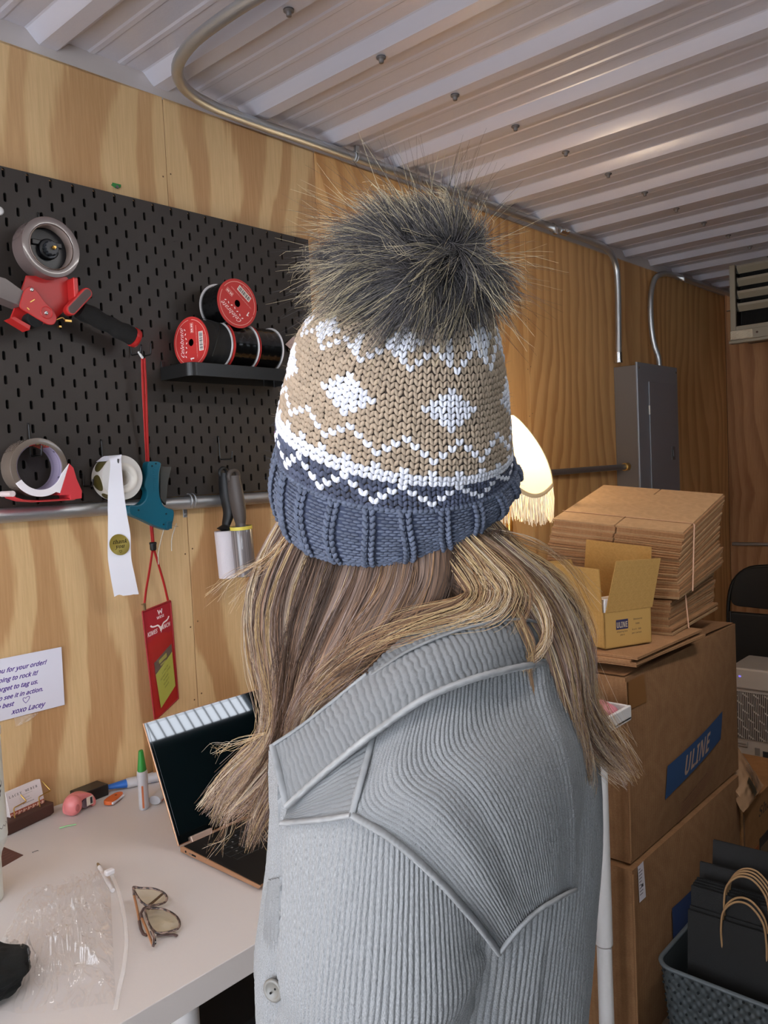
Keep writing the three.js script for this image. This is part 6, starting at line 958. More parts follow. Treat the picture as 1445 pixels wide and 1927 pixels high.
  for (let k = 0; k < 150; k++) for (const [v, o] of [[0.99, -0.001], [0.01, -0.001]]) { const u = k / 150; lobe(C, cuffP(u - 0.004, v, o), cuffP(u + 0.004, v + 0.02, o), cuffN(u, 0.5), 0.0023, 0.0026, vary(slate, 0.4)); }
  mesh('ribbed_cuff', C.geo(), yarn(), beanie, 'stuff').userData.label = 'slate blue ribbed fold-up cuff';
  // fuzz of loose fibres on the knit
  const F = new Buf(20000); for (let i = 0; i < 900; i++) { const u = rnd(), v = rr(0.02, 0.9), p = hatP(u, v, v < vCuff ? 0.011 : 0.003), n = hatN(u, v), t = V(gauss(), gauss(), gauss()).multiplyScalar(0.5).add(n).normalize(); const L = rr(0.003, 0.007); strand(F, [p, p.clone().addScaledVector(t, L * 0.5), p.clone().addScaledVector(t, L).add(V(gauss() * 0.001, gauss() * 0.001, 0))], 0.00012, 0.00005, v < vCuff * 1.6 ? slate : tan, v < vCuff * 1.6 ? slate : tan); } mesh('fuzz', F.geo(), yarn(), beanie, 'stuff');
}
// ------------------------------------------------------------ fur pompom
srand(7);
{
  const c = V([.0238,1.7204,.118]), R = V(0.064, 0.05, 0.052), core = new THREE.SphereGeometry(1, 40, 28).scale(R.x * 0.97, R.y * 0.97, R.z * 0.97).translate(c.x, c.y, c.z);
  mesh('pompom_core', core, std(0x2a282b, 1), beanie);
  const B = new Buf(700000), whorl = V(0.62, 0.12, 0.78).normalize(), dk = lin(0x2a2829), md = lin(0x4f4b4c), gr = lin(0x716b69), cream = lin(0xd8c8a2), blk = lin(0x18161a);
  const gold = Math.PI * (3 - Math.sqrt(5)), N = 16000, K = 190, CL = Array.from({ length: K }, (_, i) => { const y = 1 - (2 * (i + 0.5)) / K, r = Math.sqrt(1 - y * y), a = i * gold + gauss() * 0.3, n = V(Math.cos(a) * r, y, Math.sin(a) * r).add(V(gauss(), gauss(), gauss()).multiplyScalar(0.1)).normalize(); return { n, tip: null, pull: rr(0.2, 0.75) }; });
  const nearest = (n) => { let b = 0, q = -2; for (let i = 0; i < K; i++) { const d = CL[i].n.dot(n); if (d > q) { q = d; b = i; } } return CL[b]; };
  for (let i = 0; i < N; i++) {
    const y = 1 - (2 * (i + 0.5)) / N, rad = Math.sqrt(1 - y * y), a = i * gold, n = V(Math.cos(a) * rad, y, Math.sin(a) * rad); if (n.y < -0.75 && n.z < 0) continue;
    const p = V(n.x * R.x, n.y * R.y, n.z * R.z).add(c); const wj = whorl.clone().add(V(nz(n.x * 2.3, n.y * 2.3, n.z * 2.3), nz(n.x * 2.3 + 5, n.y * 2.3, n.z * 2.3), nz(n.x * 2.3, n.y * 2.3 + 5, n.z * 2.3)).multiplyScalar(0.9)).add(V(gauss(), gauss(), gauss()).multiplyScalar(0.12)).normalize(), d = n.dot(wj), t = n.clone().multiplyScalar(d).sub(wj); if (t.lengthSq() > 1e-6) t.normalize();
    const q = n.clone().multiplyScalar(1.9), q2 = n.clone().multiplyScalar(5.2), cl = V(nz(q.x, q.y, q.z), nz(q.x + 9, q.y, q.z), nz(q.x, q.y + 9, q.z)).multiplyScalar(1.5).add(V(nz(q2.x, q2.y, q2.z), nz(q2.x + 9, q2.y, q2.z), nz(q2.x, q2.y + 9, q2.z)).multiplyScalar(1.1)), guard = rnd() < 0.32, L = (guard ? rr(0.044, 0.068) : rr(0.026, 0.044)) * (1 + 0.55 * nz(n.x * 4, n.y * 4, n.z * 4 + 5)) * (0.75 + 0.25 * (1 - Math.max(0, d)));
    const k = 0.95 + 0.4 * (1 - Math.abs(d)), dir = n.clone().multiplyScalar(guard ? 0.6 : 0.72).addScaledVector(t, k).add(cl).add(V(-0.18, -0.1 + (n.y > 0.3 ? 0.45 : 0), 0)).add(V(gauss() * 0.2, gauss() * 0.2, gauss() * 0.2)).normalize(), bend = t.clone().multiplyScalar(0.4).addScaledVector(n, -0.35).add(V(gauss() * 0.35, -0.3 + gauss() * 0.35, gauss() * 0.35)).multiplyScalar(L * 0.5);
    if (dir.dot(n) < 0.18) dir.addScaledVector(n, 0.35 - dir.dot(n)).normalize();
    const pts = [0, 0.25, 0.5, 0.75, 1].map((s) => p.clone().addScaledVector(dir, L * s).addScaledVector(bend, s * s));
    const cp = nearest(n); if (!cp.tip) cp.tip = pts[4].clone(); else { const w = cp.pull * (cp.tip.distanceTo(pts[4]) < 0.06 ? 1 : 0.3); [0, 0.06, 0.22, 0.5, 0.8].forEach((f, i) => pts[i].lerp(cp.tip.clone().sub(c).multiplyScalar(0.86 + 0.3 * rnd()).add(c), f * w * (i === 4 ? 0.9 : 0.62))); }
    const lightTip = guard && rnd() < 0.5, ca = vary(rnd() < 0.5 ? dk : md, 0.3), cb = lightTip ? vary(cream, 0.25) : guard ? (rnd() < 0.5 ? blk : vary(md, 0.3)) : vary(rnd() < 0.5 ? md : gr, 0.3);
    strand(B, pts, guard ? 0.00034 : 0.00036, 0.00007, ca, cb, 0.8);
  }
  for (let i = 0; i < 520; i++) { const n = V(gauss(), gauss() + 0.25, gauss()).normalize(), p = V(n.x * R.x, n.y * R.y, n.z * R.z).add(c), t = n.clone().multiplyScalar(n.dot(whorl)).sub(whorl).normalize(), dir = n.clone().addScaledVector(t, 0.6).add(V(gauss(), gauss() + 0.2, gauss()).multiplyScalar(0.3)).normalize(), L = rr(0.05, 0.082), bd = V(gauss(), gauss() - 0.2, gauss()).multiplyScalar(L * 0.2); strand(B, [0, 0.25, 0.5, 0.75, 1].map((q) => p.clone().addScaledVector(dir, L * q).addScaledVector(bd, q * q)), 0.00026, 0.00006, md, rnd() < 0.7 ? blk : cream); }
  mesh('pompom_fur', B.geo(), new THREE.MeshStandardMaterial({ vertexColors: true, roughness: 0.55 }), beanie, 'stuff').userData.label = 'grey fur with pale cream tips';
}
// ------------------------------------------------------------ long hair
srand(21);
const hairGroup = new THREE.Group(); hairGroup.name = 'hair'; person.add(hairGroup); hairGroup.userData.label = 'long wavy hair, light brown with blond and ash streaks';
{
  const tone = { brown: lin(0x84654f), blond: lin(0xcdae80), ash: lin(0xa68f85), dark: lin(0x4e392b), pale: lin(0xdcc8ae), warm: lin(0xa37c57) };
  const B = new Buf(900000), U = [];
  // a lock: guide points, radii [root, middle, tip], number of strands, tones, flatness
  function lock(pts, rad, n, tones, flat = 0.55, wavy = 0.009, under = true) {
    const c = new THREE.CatmullRomCurve3(pts.map((p) => V(p)), false, 'centripetal'), S = 16, P = c.getSpacedPoints(S), T = P.map((_, i) => c.getTangentAt(i / S)), rAt = (t) => (t < 0.5 ? lerp(rad[0], rad[1], t * 2) : lerp(rad[1], rad[2], t * 2 - 1));
    const A = T.map((t) => t.clone().cross(V(0, 0, 1)).normalize()), D = T.map((t, i) => A[i].clone().cross(t).normalize());
    if (under) U.push(sweep(P.slice(0, S - 1).map((p, i) => p.clone().addScaledVector(D[i], 0)), (t) => { const r = rAt(t * 0.9) * (0.86 - 0.5 * t * t); return [r, r * flat]; }, 12, true, V(0, 0, 1)));
    for (let k = 0; k < n; k++) {
      const an = rnd() * 6.283, q = Math.sqrt(rnd()), a = Math.cos(an) * q, b = Math.sin(an) * q * flat, ph = nz(a * 2.5 + pts[0][0] * 30, b * 4, 1) * 5, ph2 = rnd() * 0.9, end = under ? rr(0.76, 1.0) : rr(0.55, 1.0), st = rr(0, 0.03), fr = gauss() * 0.1, out = rnd() < 0.05 ? rr(1.1, 1.8) : 1, pl = [];
      const M = 12; for (let i = 0; i <= M; i++) { const t = lerp(st, end, i / M), x = t * S, j = Math.min(S - 1, Math.floor(x)), f = x - j, r = rAt(t) * (1 + (out - 1) * t), w = wavy * Math.sin(t * 7.5 + ph + ph2) * t; const g = (L) => L[j].clone().lerp(L[j + 1], f); pl.push(g(P).addScaledVector(g(A), a * r + w + fr * r * t * t * 2).addScaledVector(g(D), b * r + w * 0.5)); }
      const band = nz(a * 3.2 + pts[0][1] * 20, b * 2, pts[0][0] * 17), pick = tones[clamp(Math.floor((band * 1.1 + 0.5 + gauss() * 0.16) * tones.length), 0, tones.length - 1)], c0 = vary(tone[pick], 0.3); strand(B, pl, 0.00034, 0.00012, c0.map((v) => v * 0.86), vary(c0, 0.15).map((v) => v * 1.12));
    }
  }
  const mixL = ['dark', 'brown', 'ash', 'brown', 'blond', 'ash', 'pale'], mixR = ['brown', 'warm', 'blond', 'blond', 'pale', 'ash'], deep = ['dark', 'dark', 'brown', 'warm'];
  // nape, deep layer
  lock([[-.0312,1.4879,.04], [-.0438,1.4415,.05], [-.0619,1.3944,.05], [-.0861,1.3502,.04], [-.1053,1.3099,.03]], [0.055, 0.06, 0.03], 420, deep, 0.4);
  lock([[.0253,1.4773,.07], [.0232,1.4372,.078], [.0119,1.4054,.07], [-.0098,1.3781,.06], [-.0373,1.3558,.05]], [0.05, 0.05, 0.02], 480, deep, 0.35);
  lock([[.0676,1.4796,.06], [.0765,1.4426,.06], [.0922,1.4086,.05], [.1088,1.3846,.04]], [0.04, 0.045, 0.02], 260, deep, 0.4);
  // left mass, back to front
  lock([[-.1071,1.5045,-.01], [-.1398,1.4479,-.02], [-.1503,1.4022,-.02], [-.1485,1.3497,-.02], [-.1406,1.3025,-.02], [-.1464,1.2587,-.02], [-.174,1.2296,-.03], [-.2042,1.197,-.04], [-.2278,1.1664,-.05]], [0.014, 0.02, 0.012], 560, mixL);
  lock([[-.0949,1.4968,.01], [-.1226,1.444,0], [-.1362,1.3994,0], [-.1333,1.3481,0], [-.1284,1.302,0], [-.1376,1.2588,-.01], [-.1621,1.2269,-.02], [-.1886,1.1991,-.03], [-.2096,1.1546,-.04]], [0.016, 0.02, 0.012], 560, mixL);
  lock([[-.0772,1.4892,.03], [-.1013,1.4415,.03], [-.1127,1.3983,.03], [-.1115,1.3488,.03], [-.1154,1.3048,.03], [-.1297,1.2631,.02], [-.1523,1.2253,0], [-.1793,1.1891,-.02], [-.2011,1.166,-.03]], [0.02, 0.022, 0.012], 520, mixL);
  lock([[-.0577,1.4819,.05], [-.0753,1.4384,.055], [-.0905,1.3967,.055], [-.1001,1.3533,.05], [-.1098,1.3076,.04], [-.1256,1.2573,.02], [-.1446,1.2105,0], [-.1611,1.1748,-.01], [-.1727,1.1381,-.02]], [0.022, 0.022, 0.009], 480, mixL);
  lock([[-.0364,1.4771,.065], [-.0484,1.4393,.07], [-.0656,1.4038,.07], [-.0833,1.3668,.065], [-.0993,1.3278,.055], [-.1125,1.2875,.045], [-.1262,1.246,.02], [-.1392,1.2044,0]], [0.024, 0.022, 0.009], 460, mixL);
  lock([[-.0159,1.475,.08], [-.0249,1.4431,.086], [-.0433,1.4079,.084], [-.0666,1.3722,.08], [-.0866,1.3381,.075], [-.1022,1.3042,.065], [-.1132,1.2729,.05]], [0.026, 0.022, 0.008], 440, mixL);
  lock([[.0066,1.4739,.09], [.0001,1.4433,.096], [-.0188,1.4114,.095], [-.0453,1.3798,.095], [-.0712,1.3492,.09], [-.0921,1.3216,.08]], [0.026, 0.024, 0.008], 400, ['dark', 'brown', 'warm', 'brown', 'ash', 'blond', 'dark']);
  lock([[.0393,1.4784,.09], [.0477,1.4459,.094], [.0527,1.423,.094], [.0463,1.4049,.09]], [0.04, 0.036, 0.02], 420, ['dark', 'dark', 'brown', 'warm', 'dark'], 0.3);
  lock([[.0313,1.4743,.095], [.0283,1.4451,.1], [.0138,1.4183,.1], [-.0121,1.3944,.1], [-.0404,1.3757,.1], [-.0666,1.3531,.096]], [0.026, 0.02, 0.006], 300, ['dark', 'dark', 'brown', 'dark', 'warm']);
  // right mass
  lock([[.0734,1.4816,.055], [.1038,1.4555,.055], [.1377,1.4236,.05], [.1604,1.3885,.045], [.172,1.3491,.04], [.1763,1.3078,.03], [.1951,1.2676,.02], [.2247,1.2345,.01], [.2418,1.2067,.01]], [0.014, 0.02, 0.01], 620, mixR);
  lock([[.073,1.4846,.06], [.1016,1.4572,.07], [.1328,1.4265,.068], [.1497,1.3876,.065], [.1576,1.3438,.06], [.1648,1.3006,.05], [.1866,1.2619,.035], [.2172,1.2299,.02], [.2334,1.2156,.02]], [0.015, 0.02, 0.01], 560, ['brown', 'ash', 'blond', 'ash', 'brown', 'pale']);
  lock([[.064,1.4806,.07], [.0911,1.4535,.078], [.1195,1.4224,.078], [.1361,1.3856,.078], [.1461,1.3455,.075], [.153,1.3045,.07], [.167,1.2633,.06], [.1761,1.2259,.055], [.1731,1.194,.05]], [0.016, 0.018, 0.007], 440, ['ash', 'brown', 'pale', 'ash', 'blond']);
  lock([[.0562,1.4768,.08], [.0813,1.4482,.085], [.1088,1.4181,.08], [.1299,1.3827,.075], [.1419,1.3445,.07], [.147,1.3086,.065], [.1605,1.2717,.06], [.1807,1.2365,.055]], [0.018, 0.018, 0.005], 300, mixR);
  lock([[.0865,1.497,.06], [.1136,1.4655,.055], [.1462,1.4381,.05], [.1715,1.4031,.045], [.1846,1.3729,.04], [.1824,1.3377,.04]], [0.008, 0.01, 0.004], 240, ['pale', 'blond', 'blond', 'warm'], 0.5);
  // golden sweep down the neck and over the back of the collar
  lock([[.0461,1.4764,.098], [.0642,1.4515,.105], [.0724,1.4324,.112], [.059,1.4179,.118], [.0294,1.4117,.122], [-.0047,1.4039,.124], [-.0343,1.3903,.122], [-.0596,1.3709,.118]], [0.018, 0.016, 0.008], 120, ['blond', 'warm', 'brown', 'blond', 'pale'], 0.3, 0.006, false);
  lock([[.0564,1.4791,.095], [.0791,1.4532,.104], [.092,1.434,.112], [.0832,1.4182,.118], [.0631,1.4101,.122], [.0386,1.4053,.124]], [0.015, 0.014, 0.008], 110, ['blond', 'brown', 'pale', 'warm'], 0.5, 0.003, false);
  lock([[.0645,1.4813,.09], [.0948,1.4542,.098], [.1124,1.427,.105], [.106,1.4084,.11], [.0963,1.3925,.115]], [0.012, 0.013, 0.008], 90, ['warm', 'blond', 'brown'], 0.5, 0.003, false);
  lock([[.0701,1.4826,.085], [.1083,1.4476,.09], [.1321,1.4119,.095], [.1331,1.3827,.1], [.1101,1.3623,.105], [.0745,1.3543,.11], [.042,1.3473,.112]], [0.008, 0.006, 0.003], 70, ['blond', 'pale', 'warm'], 0.5, 0.003, false);
  lock([[.1028,1.4117,.1], [.1112,1.3896,.104], [.115,1.3673,.106], [.1129,1.3499,.106]], [0.006, 0.008, 0.003], 110, ['warm', 'brown', 'blond'], 0.5, 0.003, false);
  lock([[.1147,1.3961,.1], [.1169,1.347,.105], [.1209,1.3075,.108], [.1364,1.2708,.106], [.1482,1.24,.104]], [0.002, 0.002, 0.0015], 16, ['brown', 'warm'], 0.6, 0.002, false);
  // single flyaways
  const fly = (n, roots, spread) => { for (let i = 0; i < n; i++) { const pts = roots[i % roots.length].map((p, k) => V(p).add(V(gauss(), gauss(), gauss()).multiplyScalar(spread * (0.15 + k * 0.3)))); const P = new THREE.CatmullRomCurve3(pts).getPoints(12), col = vary(tone[['blond', 'warm', 'pale', 'brown'][i % 4]], 0.3); strand(B, P, 0.00024, 0.0001, col, col); } };
  fly(60, [[[-.1021,1.4978,.02], [-.1396,1.4617,0], [-.1839,1.4384,-.02], [-.2043,1.4205,-.03]], [[-.0968,1.4948,.02], [-.1344,1.4558,0], [-.161,1.4374,-.02], [-.1817,1.4077,-.03]], [[-.1158,1.4886,0], [-.1493,1.4426,-.02], [-.1646,1.401,-.03], [-.1556,1.3536,-.03]]], 0.012);
  fly(70, [[[.0772,1.4903,.07], [.1315,1.4706,.05], [.1721,1.4452,.03], [.2005,1.4041,.02]], [[.0539,1.4677,.09], [.0714,1.4331,.1], [.0544,1.4111,.112], [.0002,1.4053,.12]], [[.1606,1.4239,.03], [.1886,1.3769,.02], [.1979,1.3208,.02], [.2289,1.252,.02]]], 0.012);
  fly(50, [[[-.1399,1.2705,-.01], [-.1677,1.2094,-.02], [-.1586,1.1613,-.02], [-.1372,1.1244,-.02]], [[-.1462,1.2592,-.01], [-.1929,1.2065,-.03], [-.2074,1.1591,-.03], [-.2205,1.1355,-.03]], [[.0145,1.4559,.06], [.0019,1.4179,.08], [-.0346,1.396,.09], [-.0807,1.3649,.1]]], 0.014);
  fly(26, [[[-.1497,1.2743,0], [-.1923,1.251,-.04], [-.2126,1.2424,-.05], [-.2188,1.2396,-.05]], [[.1849,1.2817,0], [.1943,1.2236,0], [.1792,1.1821,.01], [.1756,1.1592,.01]]], 0.012);
  mesh('hair_strands', B.geo(), new THREE.MeshPhysicalMaterial({ vertexColors: true, roughness: 0.42, specularIntensity: 0.7 }), hairGroup, 'stuff');
  const uc = dataTex(256, 64, (x, y) => { const s = 1 + 0.5 * nz(x * 0.22, y * 0.02, 3) + 0.3 * nz(x * 0.6, y * 0.03, 8); return [104 * s, 79 * s, 62 * s]; });
  mesh('hair_mass', U, new THREE.MeshStandardMaterial({ map: rep(uc, 18, 3), roughness: 0.6 }), hairGroup, 'stuff');
}
// ------------------------------------------------------------ jacket
const jacket = new THREE.Group(); jacket.name = 'jacket'; person.add(jacket); jacket.userData.label = 'grey-blue ribbed overshirt with a folded collar';
const fleck = dataTex(256, 256, (x, y) => { const v = 204 + 34 * nz(x * 0.5, y * 0.2, 1) + 26 * nz(x * 1.1, y * 0.7, 4) + (rnd() - 0.5) * 20; return [v, v, v * 1.005]; });
const clothMat = (hex) => new THREE.MeshPhysicalMaterial({ map: rep(fleck, 0.7, 0.7), color: hex, roughness: 0.95, sheen: 0.4, sheenColor: new THREE.Color(0.62, 0.64, 0.68), sheenRoughness: 0.6, bumpMap: rep(grainTex, 1, 1), bumpScale: 0.0011 });
const cloth = clothMat(0xadaeae), clothLight = clothMat(0xbbbbba), clothDark = clothMat(0xa2a19f);
// cords run along v; uv in metres for the fuzz
function ribbed(f, nu, nv, count, amp, { closed = false, flip = false, fold = null } = {}) {
  const W = nu + 1, pos = new Float32Array(W * (nv + 1) * 3), P = [], uv = new Float32Array(W * (nv + 1) * 2);
  for (let j = 0; j <= nv; j++) for (let i = 0; i <= nu; i++) P.push(f(i / nu, j / nv));
  const at = (i, j) => P[clamp(j, 0, nv) * W + (closed ? ((i % nu) + nu) % nu : clamp(i, 0, nu))]; const st = Math.max(1, Math.round(nu / 60));
  for (let j = 0; j <= nv; j++) for (let i = 0; i <= nu; i++) {
    const k = j * W + i, n = at(i + st, j).clone().sub(at(i - st, j)).cross(at(i, j + 1).clone().sub(at(i, j - 1))).normalize(); if (flip) n.negate();
    const u = i / nu, v = j / nv, s = u * count + 0.34 * nz(u * count * 0.3, v * 7, 3) + 0.08 * nz(u * count, v * 60, 7), h = amp * (Math.pow(Math.abs(Math.sin(Math.PI * s)), 0.7) - 0.8 + 0.3 * nz(u * count * 1.5, v * 120, 2)) + (fold ? fold(u, v) : 0), p = P[k];
    pos[k * 3] = p.x + n.x * h; pos[k * 3 + 1] = p.y + n.y * h; pos[k * 3 + 2] = p.z + n.z * h; uv[k * 2] = u * count * 0.12; uv[k * 2 + 1] = v * 8;
  }
  const ix = []; for (let j = 0; j < nv; j++) for (let i = 0; i < nu; i++) { const a = j * W + i, b = a + W; if (flip) ix.push(a, b, a + 1, b, b + 1, a + 1); else ix.push(a, a + 1, b, b, a + 1, b + 1); }
  const g = new THREE.BufferGeometry(); g.setAttribute('position', new THREE.BufferAttribute(pos, 3)); g.setAttribute('uv', new THREE.BufferAttribute(uv, 2)); g.setIndex(ix); g.computeVertexNormals(); if (closed) seamNormals(g, nv + 1, W); return g;
}
const cv = (pts) => new THREE.CatmullRomCurve3(pts.map((p) => V(p)), false, 'centripetal');
function coons(top, bot, left, right, puff = 0, dir = V(0, 0, 1)) {
  const T = cv(top), Bc = cv(bot), L = cv(left), R = cv(right), c00 = T.getPoint(0), c10 = T.getPoint(1), c01 = Bc.getPoint(0), c11 = Bc.getPoint(1);
  return (u, v) => { const a = T.getPoint(u).multiplyScalar(1 - v).addScaledVector(Bc.getPoint(u), v), b = L.getPoint(v).multiplyScalar(1 - u).addScaledVector(R.getPoint(v), u), c = c00.clone().multiplyScalar((1 - u) * (1 - v)).addScaledVector(c10, u * (1 - v)).addScaledVector(c01, (1 - u) * v).addScaledVector(c11, u * v); return a.add(b).sub(c).addScaledVector(dir, puff * Math.sin(u * Math.PI) * Math.sin(v * Math.PI)); };
}
// torso rings: [left, right, near depth, far depth]
const TORSO = [[[-.0665,1.3111,.04], [.1456,1.3448,-.02], 0.05, 0.06], [[-.1272,1.2616,.05], [.1899,1.302,-.03], 0.105, 0.1], [[-.1382,1.225,.05], [.2058,1.2328,-.03], 0.13, 0.14], [[-.1449,1.1704,.05], [.2062,1.1517,-.03], 0.142, 0.16], [[-.1516,1.1155,.05], [.1958,1.0673,-.03], 0.145, 0.16], [[-.1611,1.0603,.05], [.1874,.9942,-.03], 0.14, 0.15], [[-.1611,.989,.05], [.1777,.9162,-.03], 0.135, 0.15], [[-0.145, 0.9, 0.04], [0.172, 0.9, -0.03], 0.14, 0.15], [[-0.15, 0.72, 0.04], [0.18, 0.72, -0.03], 0.15, 0.15]].map(([l, r, b, d]) => ({ L: V(l), R: V(r), b, d }));
const torsoP = (u, v) => { const n = TORSO.length - 1, x = v * n, i = Math.min(n - 1, Math.floor(x)), t = x - i, g = (k) => TORSO[clamp(k, 0, n)], pt = (T) => { const a = u * 2 * Math.PI, s = Math.sin(a), c = Math.cos(a), m = T.L.clone().add(T.R).multiplyScalar(0.5), e = T.R.clone().sub(T.L).multiplyScalar(0.5), ss = Math.sign(s) * Math.pow(Math.abs(s), 0.85), cc = Math.sign(c) * Math.pow(Math.abs(c), 0.85); return m.addScaledVector(e, ss).add(V(0, 0, cc > 0 ? cc * T.b : cc * T.d)); }; const [A, B, C, D] = [i - 1, i, i + 1, i + 2].map((k) => pt(g(k))); return V(cr(A.x, B.x, C.x, D.x, t), cr(A.y, B.y, C.y, D.y, t), cr(A.z, B.z, C.z, D.z, t)); };
mesh('jacket_body', ribbed(torsoP, 1150, 70, 172, 0.0016, { closed: true, flip: true, fold: (u, v) => 0.004 * Math.sin(u * 31 + v * 4) * sstep(v, 0.3, 0.7) * (u > 0.08 && u < 0.3 ? 1 : 0.3) }), cloth, jacket);
// sleeves
const ARM0 = [[-.0197,1.2492,.19], [.0165,1.2077,.186], [.0485,1.1572,.162], [.0739,1.0894,.115], [.0634,1.0132,.05], [.0244,.9669,0], [-.0277,.9588,-.02], [-.0853,.989,-.02], [-.1247,1.0572,.01], [-.1328,1.142,.06], [-.1187,1.222,.12], [-.0624,1.2556,.172]].map((p) => V(p));
const ell = (c, rx, rz, tilt = 0) => Array.from({ length: 12 }, (_, k) => { const a = (k / 12) * 2 * Math.PI; return V(c).add(V(rx * Math.sin(a), tilt * Math.sin(a), rz * Math.cos(a))); });
const mid = (l, r) => V(l).add(V(r)).multiplyScalar(0.5), hw = (l, r) => V(r).sub(V(l)).length() / 2;
function sleeveFn(rings) { const n = rings.length - 1; return (u, v) => { const ring = (k) => { const R = rings[clamp(k, 0, n)], x = (((u % 1) + 1) % 1) * 12, i = Math.floor(x), t = x - i, g = (q) => R[(q + 24) % 12]; const [a, b, c, d] = [g(i - 1), g(i), g(i + 1), g(i + 2)]; return V(cr(a.x, b.x, c.x, d.x, t), cr(a.y, b.y, c.y, d.y, t), cr(a.z, b.z, c.z, d.z, t)); }; const x = v * n, i = Math.min(n - 1, Math.floor(x)), t = x - i, [A, B, C, D] = [i - 1, i, i + 1, i + 2].map(ring); return V(cr(A.x, B.x, C.x, D.x, t), cr(A.y, B.y, C.y, D.y, t), cr(A.z, B.z, C.z, D.z, t)); }; }
const leftSleeve = sleeveFn([ARM0, ell(mid([-.1307,1.1241,.105], [.0628,1.0786,.105]), hw([-.1307,1.1241,.105], [.0628,1.0786,.105]), 0.1), ell(mid([-.1333,1.0748,.105], [.0513,1.0425,.105]), hw([-.1333,1.0748,.105], [.0513,1.0425,.105]), 0.096), ell(mid([-.1388,1.0269,.105], [.045,1.0114,.105]), hw([-.1388,1.0269,.105], [.045,1.0114,.105]), 0.092), ell([-0.02, 0.93, 0.105], 0.076, 0.08), ell([-0.03, 0.82, 0.1], 0.064, 0.068), ell([-0.05, 0.7, 0.07], 0.052, 0.055), ell([-0.06, 0.64, 0.06], 0.047, 0.05)]);
mesh('left_sleeve', ribbed(leftSleeve, 900, 120, 114, 0.0017, { closed: true, flip: true, fold: (u, v) => 0.0035 * Math.sin(v * 46 + u * 8) * Math.exp(-Math.pow((u - 0.22) / 0.07, 2)) * sstep(v, 0.03, 0.1) * (1 - sstep(v, 0.3, 0.45)) + 0.004 * nz(u * 5, v * 7, 4) * sstep(v, 0.04, 0.2) }), cloth, jacket);
const rightSleeve = sleeveFn([ell([0.125, 1.2, -0.13], 0.085, 0.085, -0.04), ell([0.15, 1.1, -0.17], 0.085, 0.085), ell([0.155, 0.93, -0.18], 0.076, 0.08), ell([0.14, 0.82, -0.19], 0.064, 0.068), ell([0.1, 0.7, -0.21], 0.052, 0.055), ell([0.085, 0.64, -0.22], 0.047, 0.05)]);
mesh('right_sleeve', ribbed(rightSleeve, 380, 60, 64, 0.0012, { closed: true, flip: true }), cloth, jacket);
// yoke over the shoulder
const B1 = [-.0316,1.3161,.15], C1 = [-.0514,1.2634,.188], G1 = [.0719,1.1112,.142], D1 = [-.1185,1.2317,.125];
const armTop = [C1, [-.022,1.2485,.198], [.0075,1.22,.196], [.0363,1.1793,.182], [.0561,1.1446,.164], G1];
const yoke = coons([B1, [.0059,1.3434,.152], [.0448,1.3586,.14], [.0864,1.3634,.115], [.1313,1.3616,.085], [.1718,1.3436,.04]], [G1, [.0898,1.1349,.146], [.1087,1.1446,.136], [.1287,1.1469,.122], [.1542,1.1352,.085], [.1842,1.1142,.03]], [B1, C1, [-.022,1.2485,.198], [.0075,1.22,.196], [.0363,1.1793,.182], G1], [[.1718,1.3436,.04], [.188,1.2701,.035], [.1925,1.2012,.03], [.1842,1.1142,.03]], 0.016, V(0.25, 0.3, 0.9));
mesh('yoke', thicken(ribbed(yoke, 470, 90, 54, 0.0014, { flip: true, fold: (u, v) => 0.004 * Math.sin(v * 3.1) * Math.exp(-Math.pow((u - 0.17) / 0.06, 2)) - 0.002 * Math.exp(-Math.pow((u - 0.3) / 0.05, 2)) * Math.sin(v * 3.1) + 0.003 * Math.exp(-Math.pow((u - 0.78) / 0.04, 2)) }), 0.003), cloth, jacket);
const frontYoke = coons([[-.1089,1.2516,.132], C1].length ? [[-.1089,1.2516,.132], [-.1137,1.2422,.128], D1] : [], [B1, [-.0417,1.2894,.172], C1], [[-.1089,1.2516,.132], [-.0818,1.2787,.142], [-.0544,1.3008,.148], B1], [D1, [-.084,1.2471,.158], C1], 0.006, V(0, 0.3, 0.9));
mesh('front_yoke', thicken(ribbed(frontYoke, 120, 50, 13, 0.0016, {}), 0.003), cloth, jacket);
// back panel below the yoke seam is the body; welted seams
const welt = (pts, r, mat) => mesh('seam_welt', sweep(cv(pts).getPoints(90), (t) => [r * (1 + 0.12 * Math.sin(t * 300)), r * 0.62 * (1 + 0.1 * Math.sin(t * 260))], 10), mat, jacket);
welt(armTop.map((p) => V(p).add(V(0, 0, 0.002))), 0.0046, clothLight); welt([D1, [-.0838,1.248,.16], C1].map((p) => V(p).add(V(0, 0, 0.002))), 0.004, clothLight); welt([B1, [-.0416,1.2909,.176], C1].map((p) => V(p).add(V(0, 0, 0.001))), 0.003, cloth); welt([G1, [.0892,1.1373,.15], [.1081,1.1469,.14], [.1279,1.1491,.126], [.1534,1.1373,.089]].map((p) => V(p).add(V(0, 0, 0.003))), 0.0036, cloth);
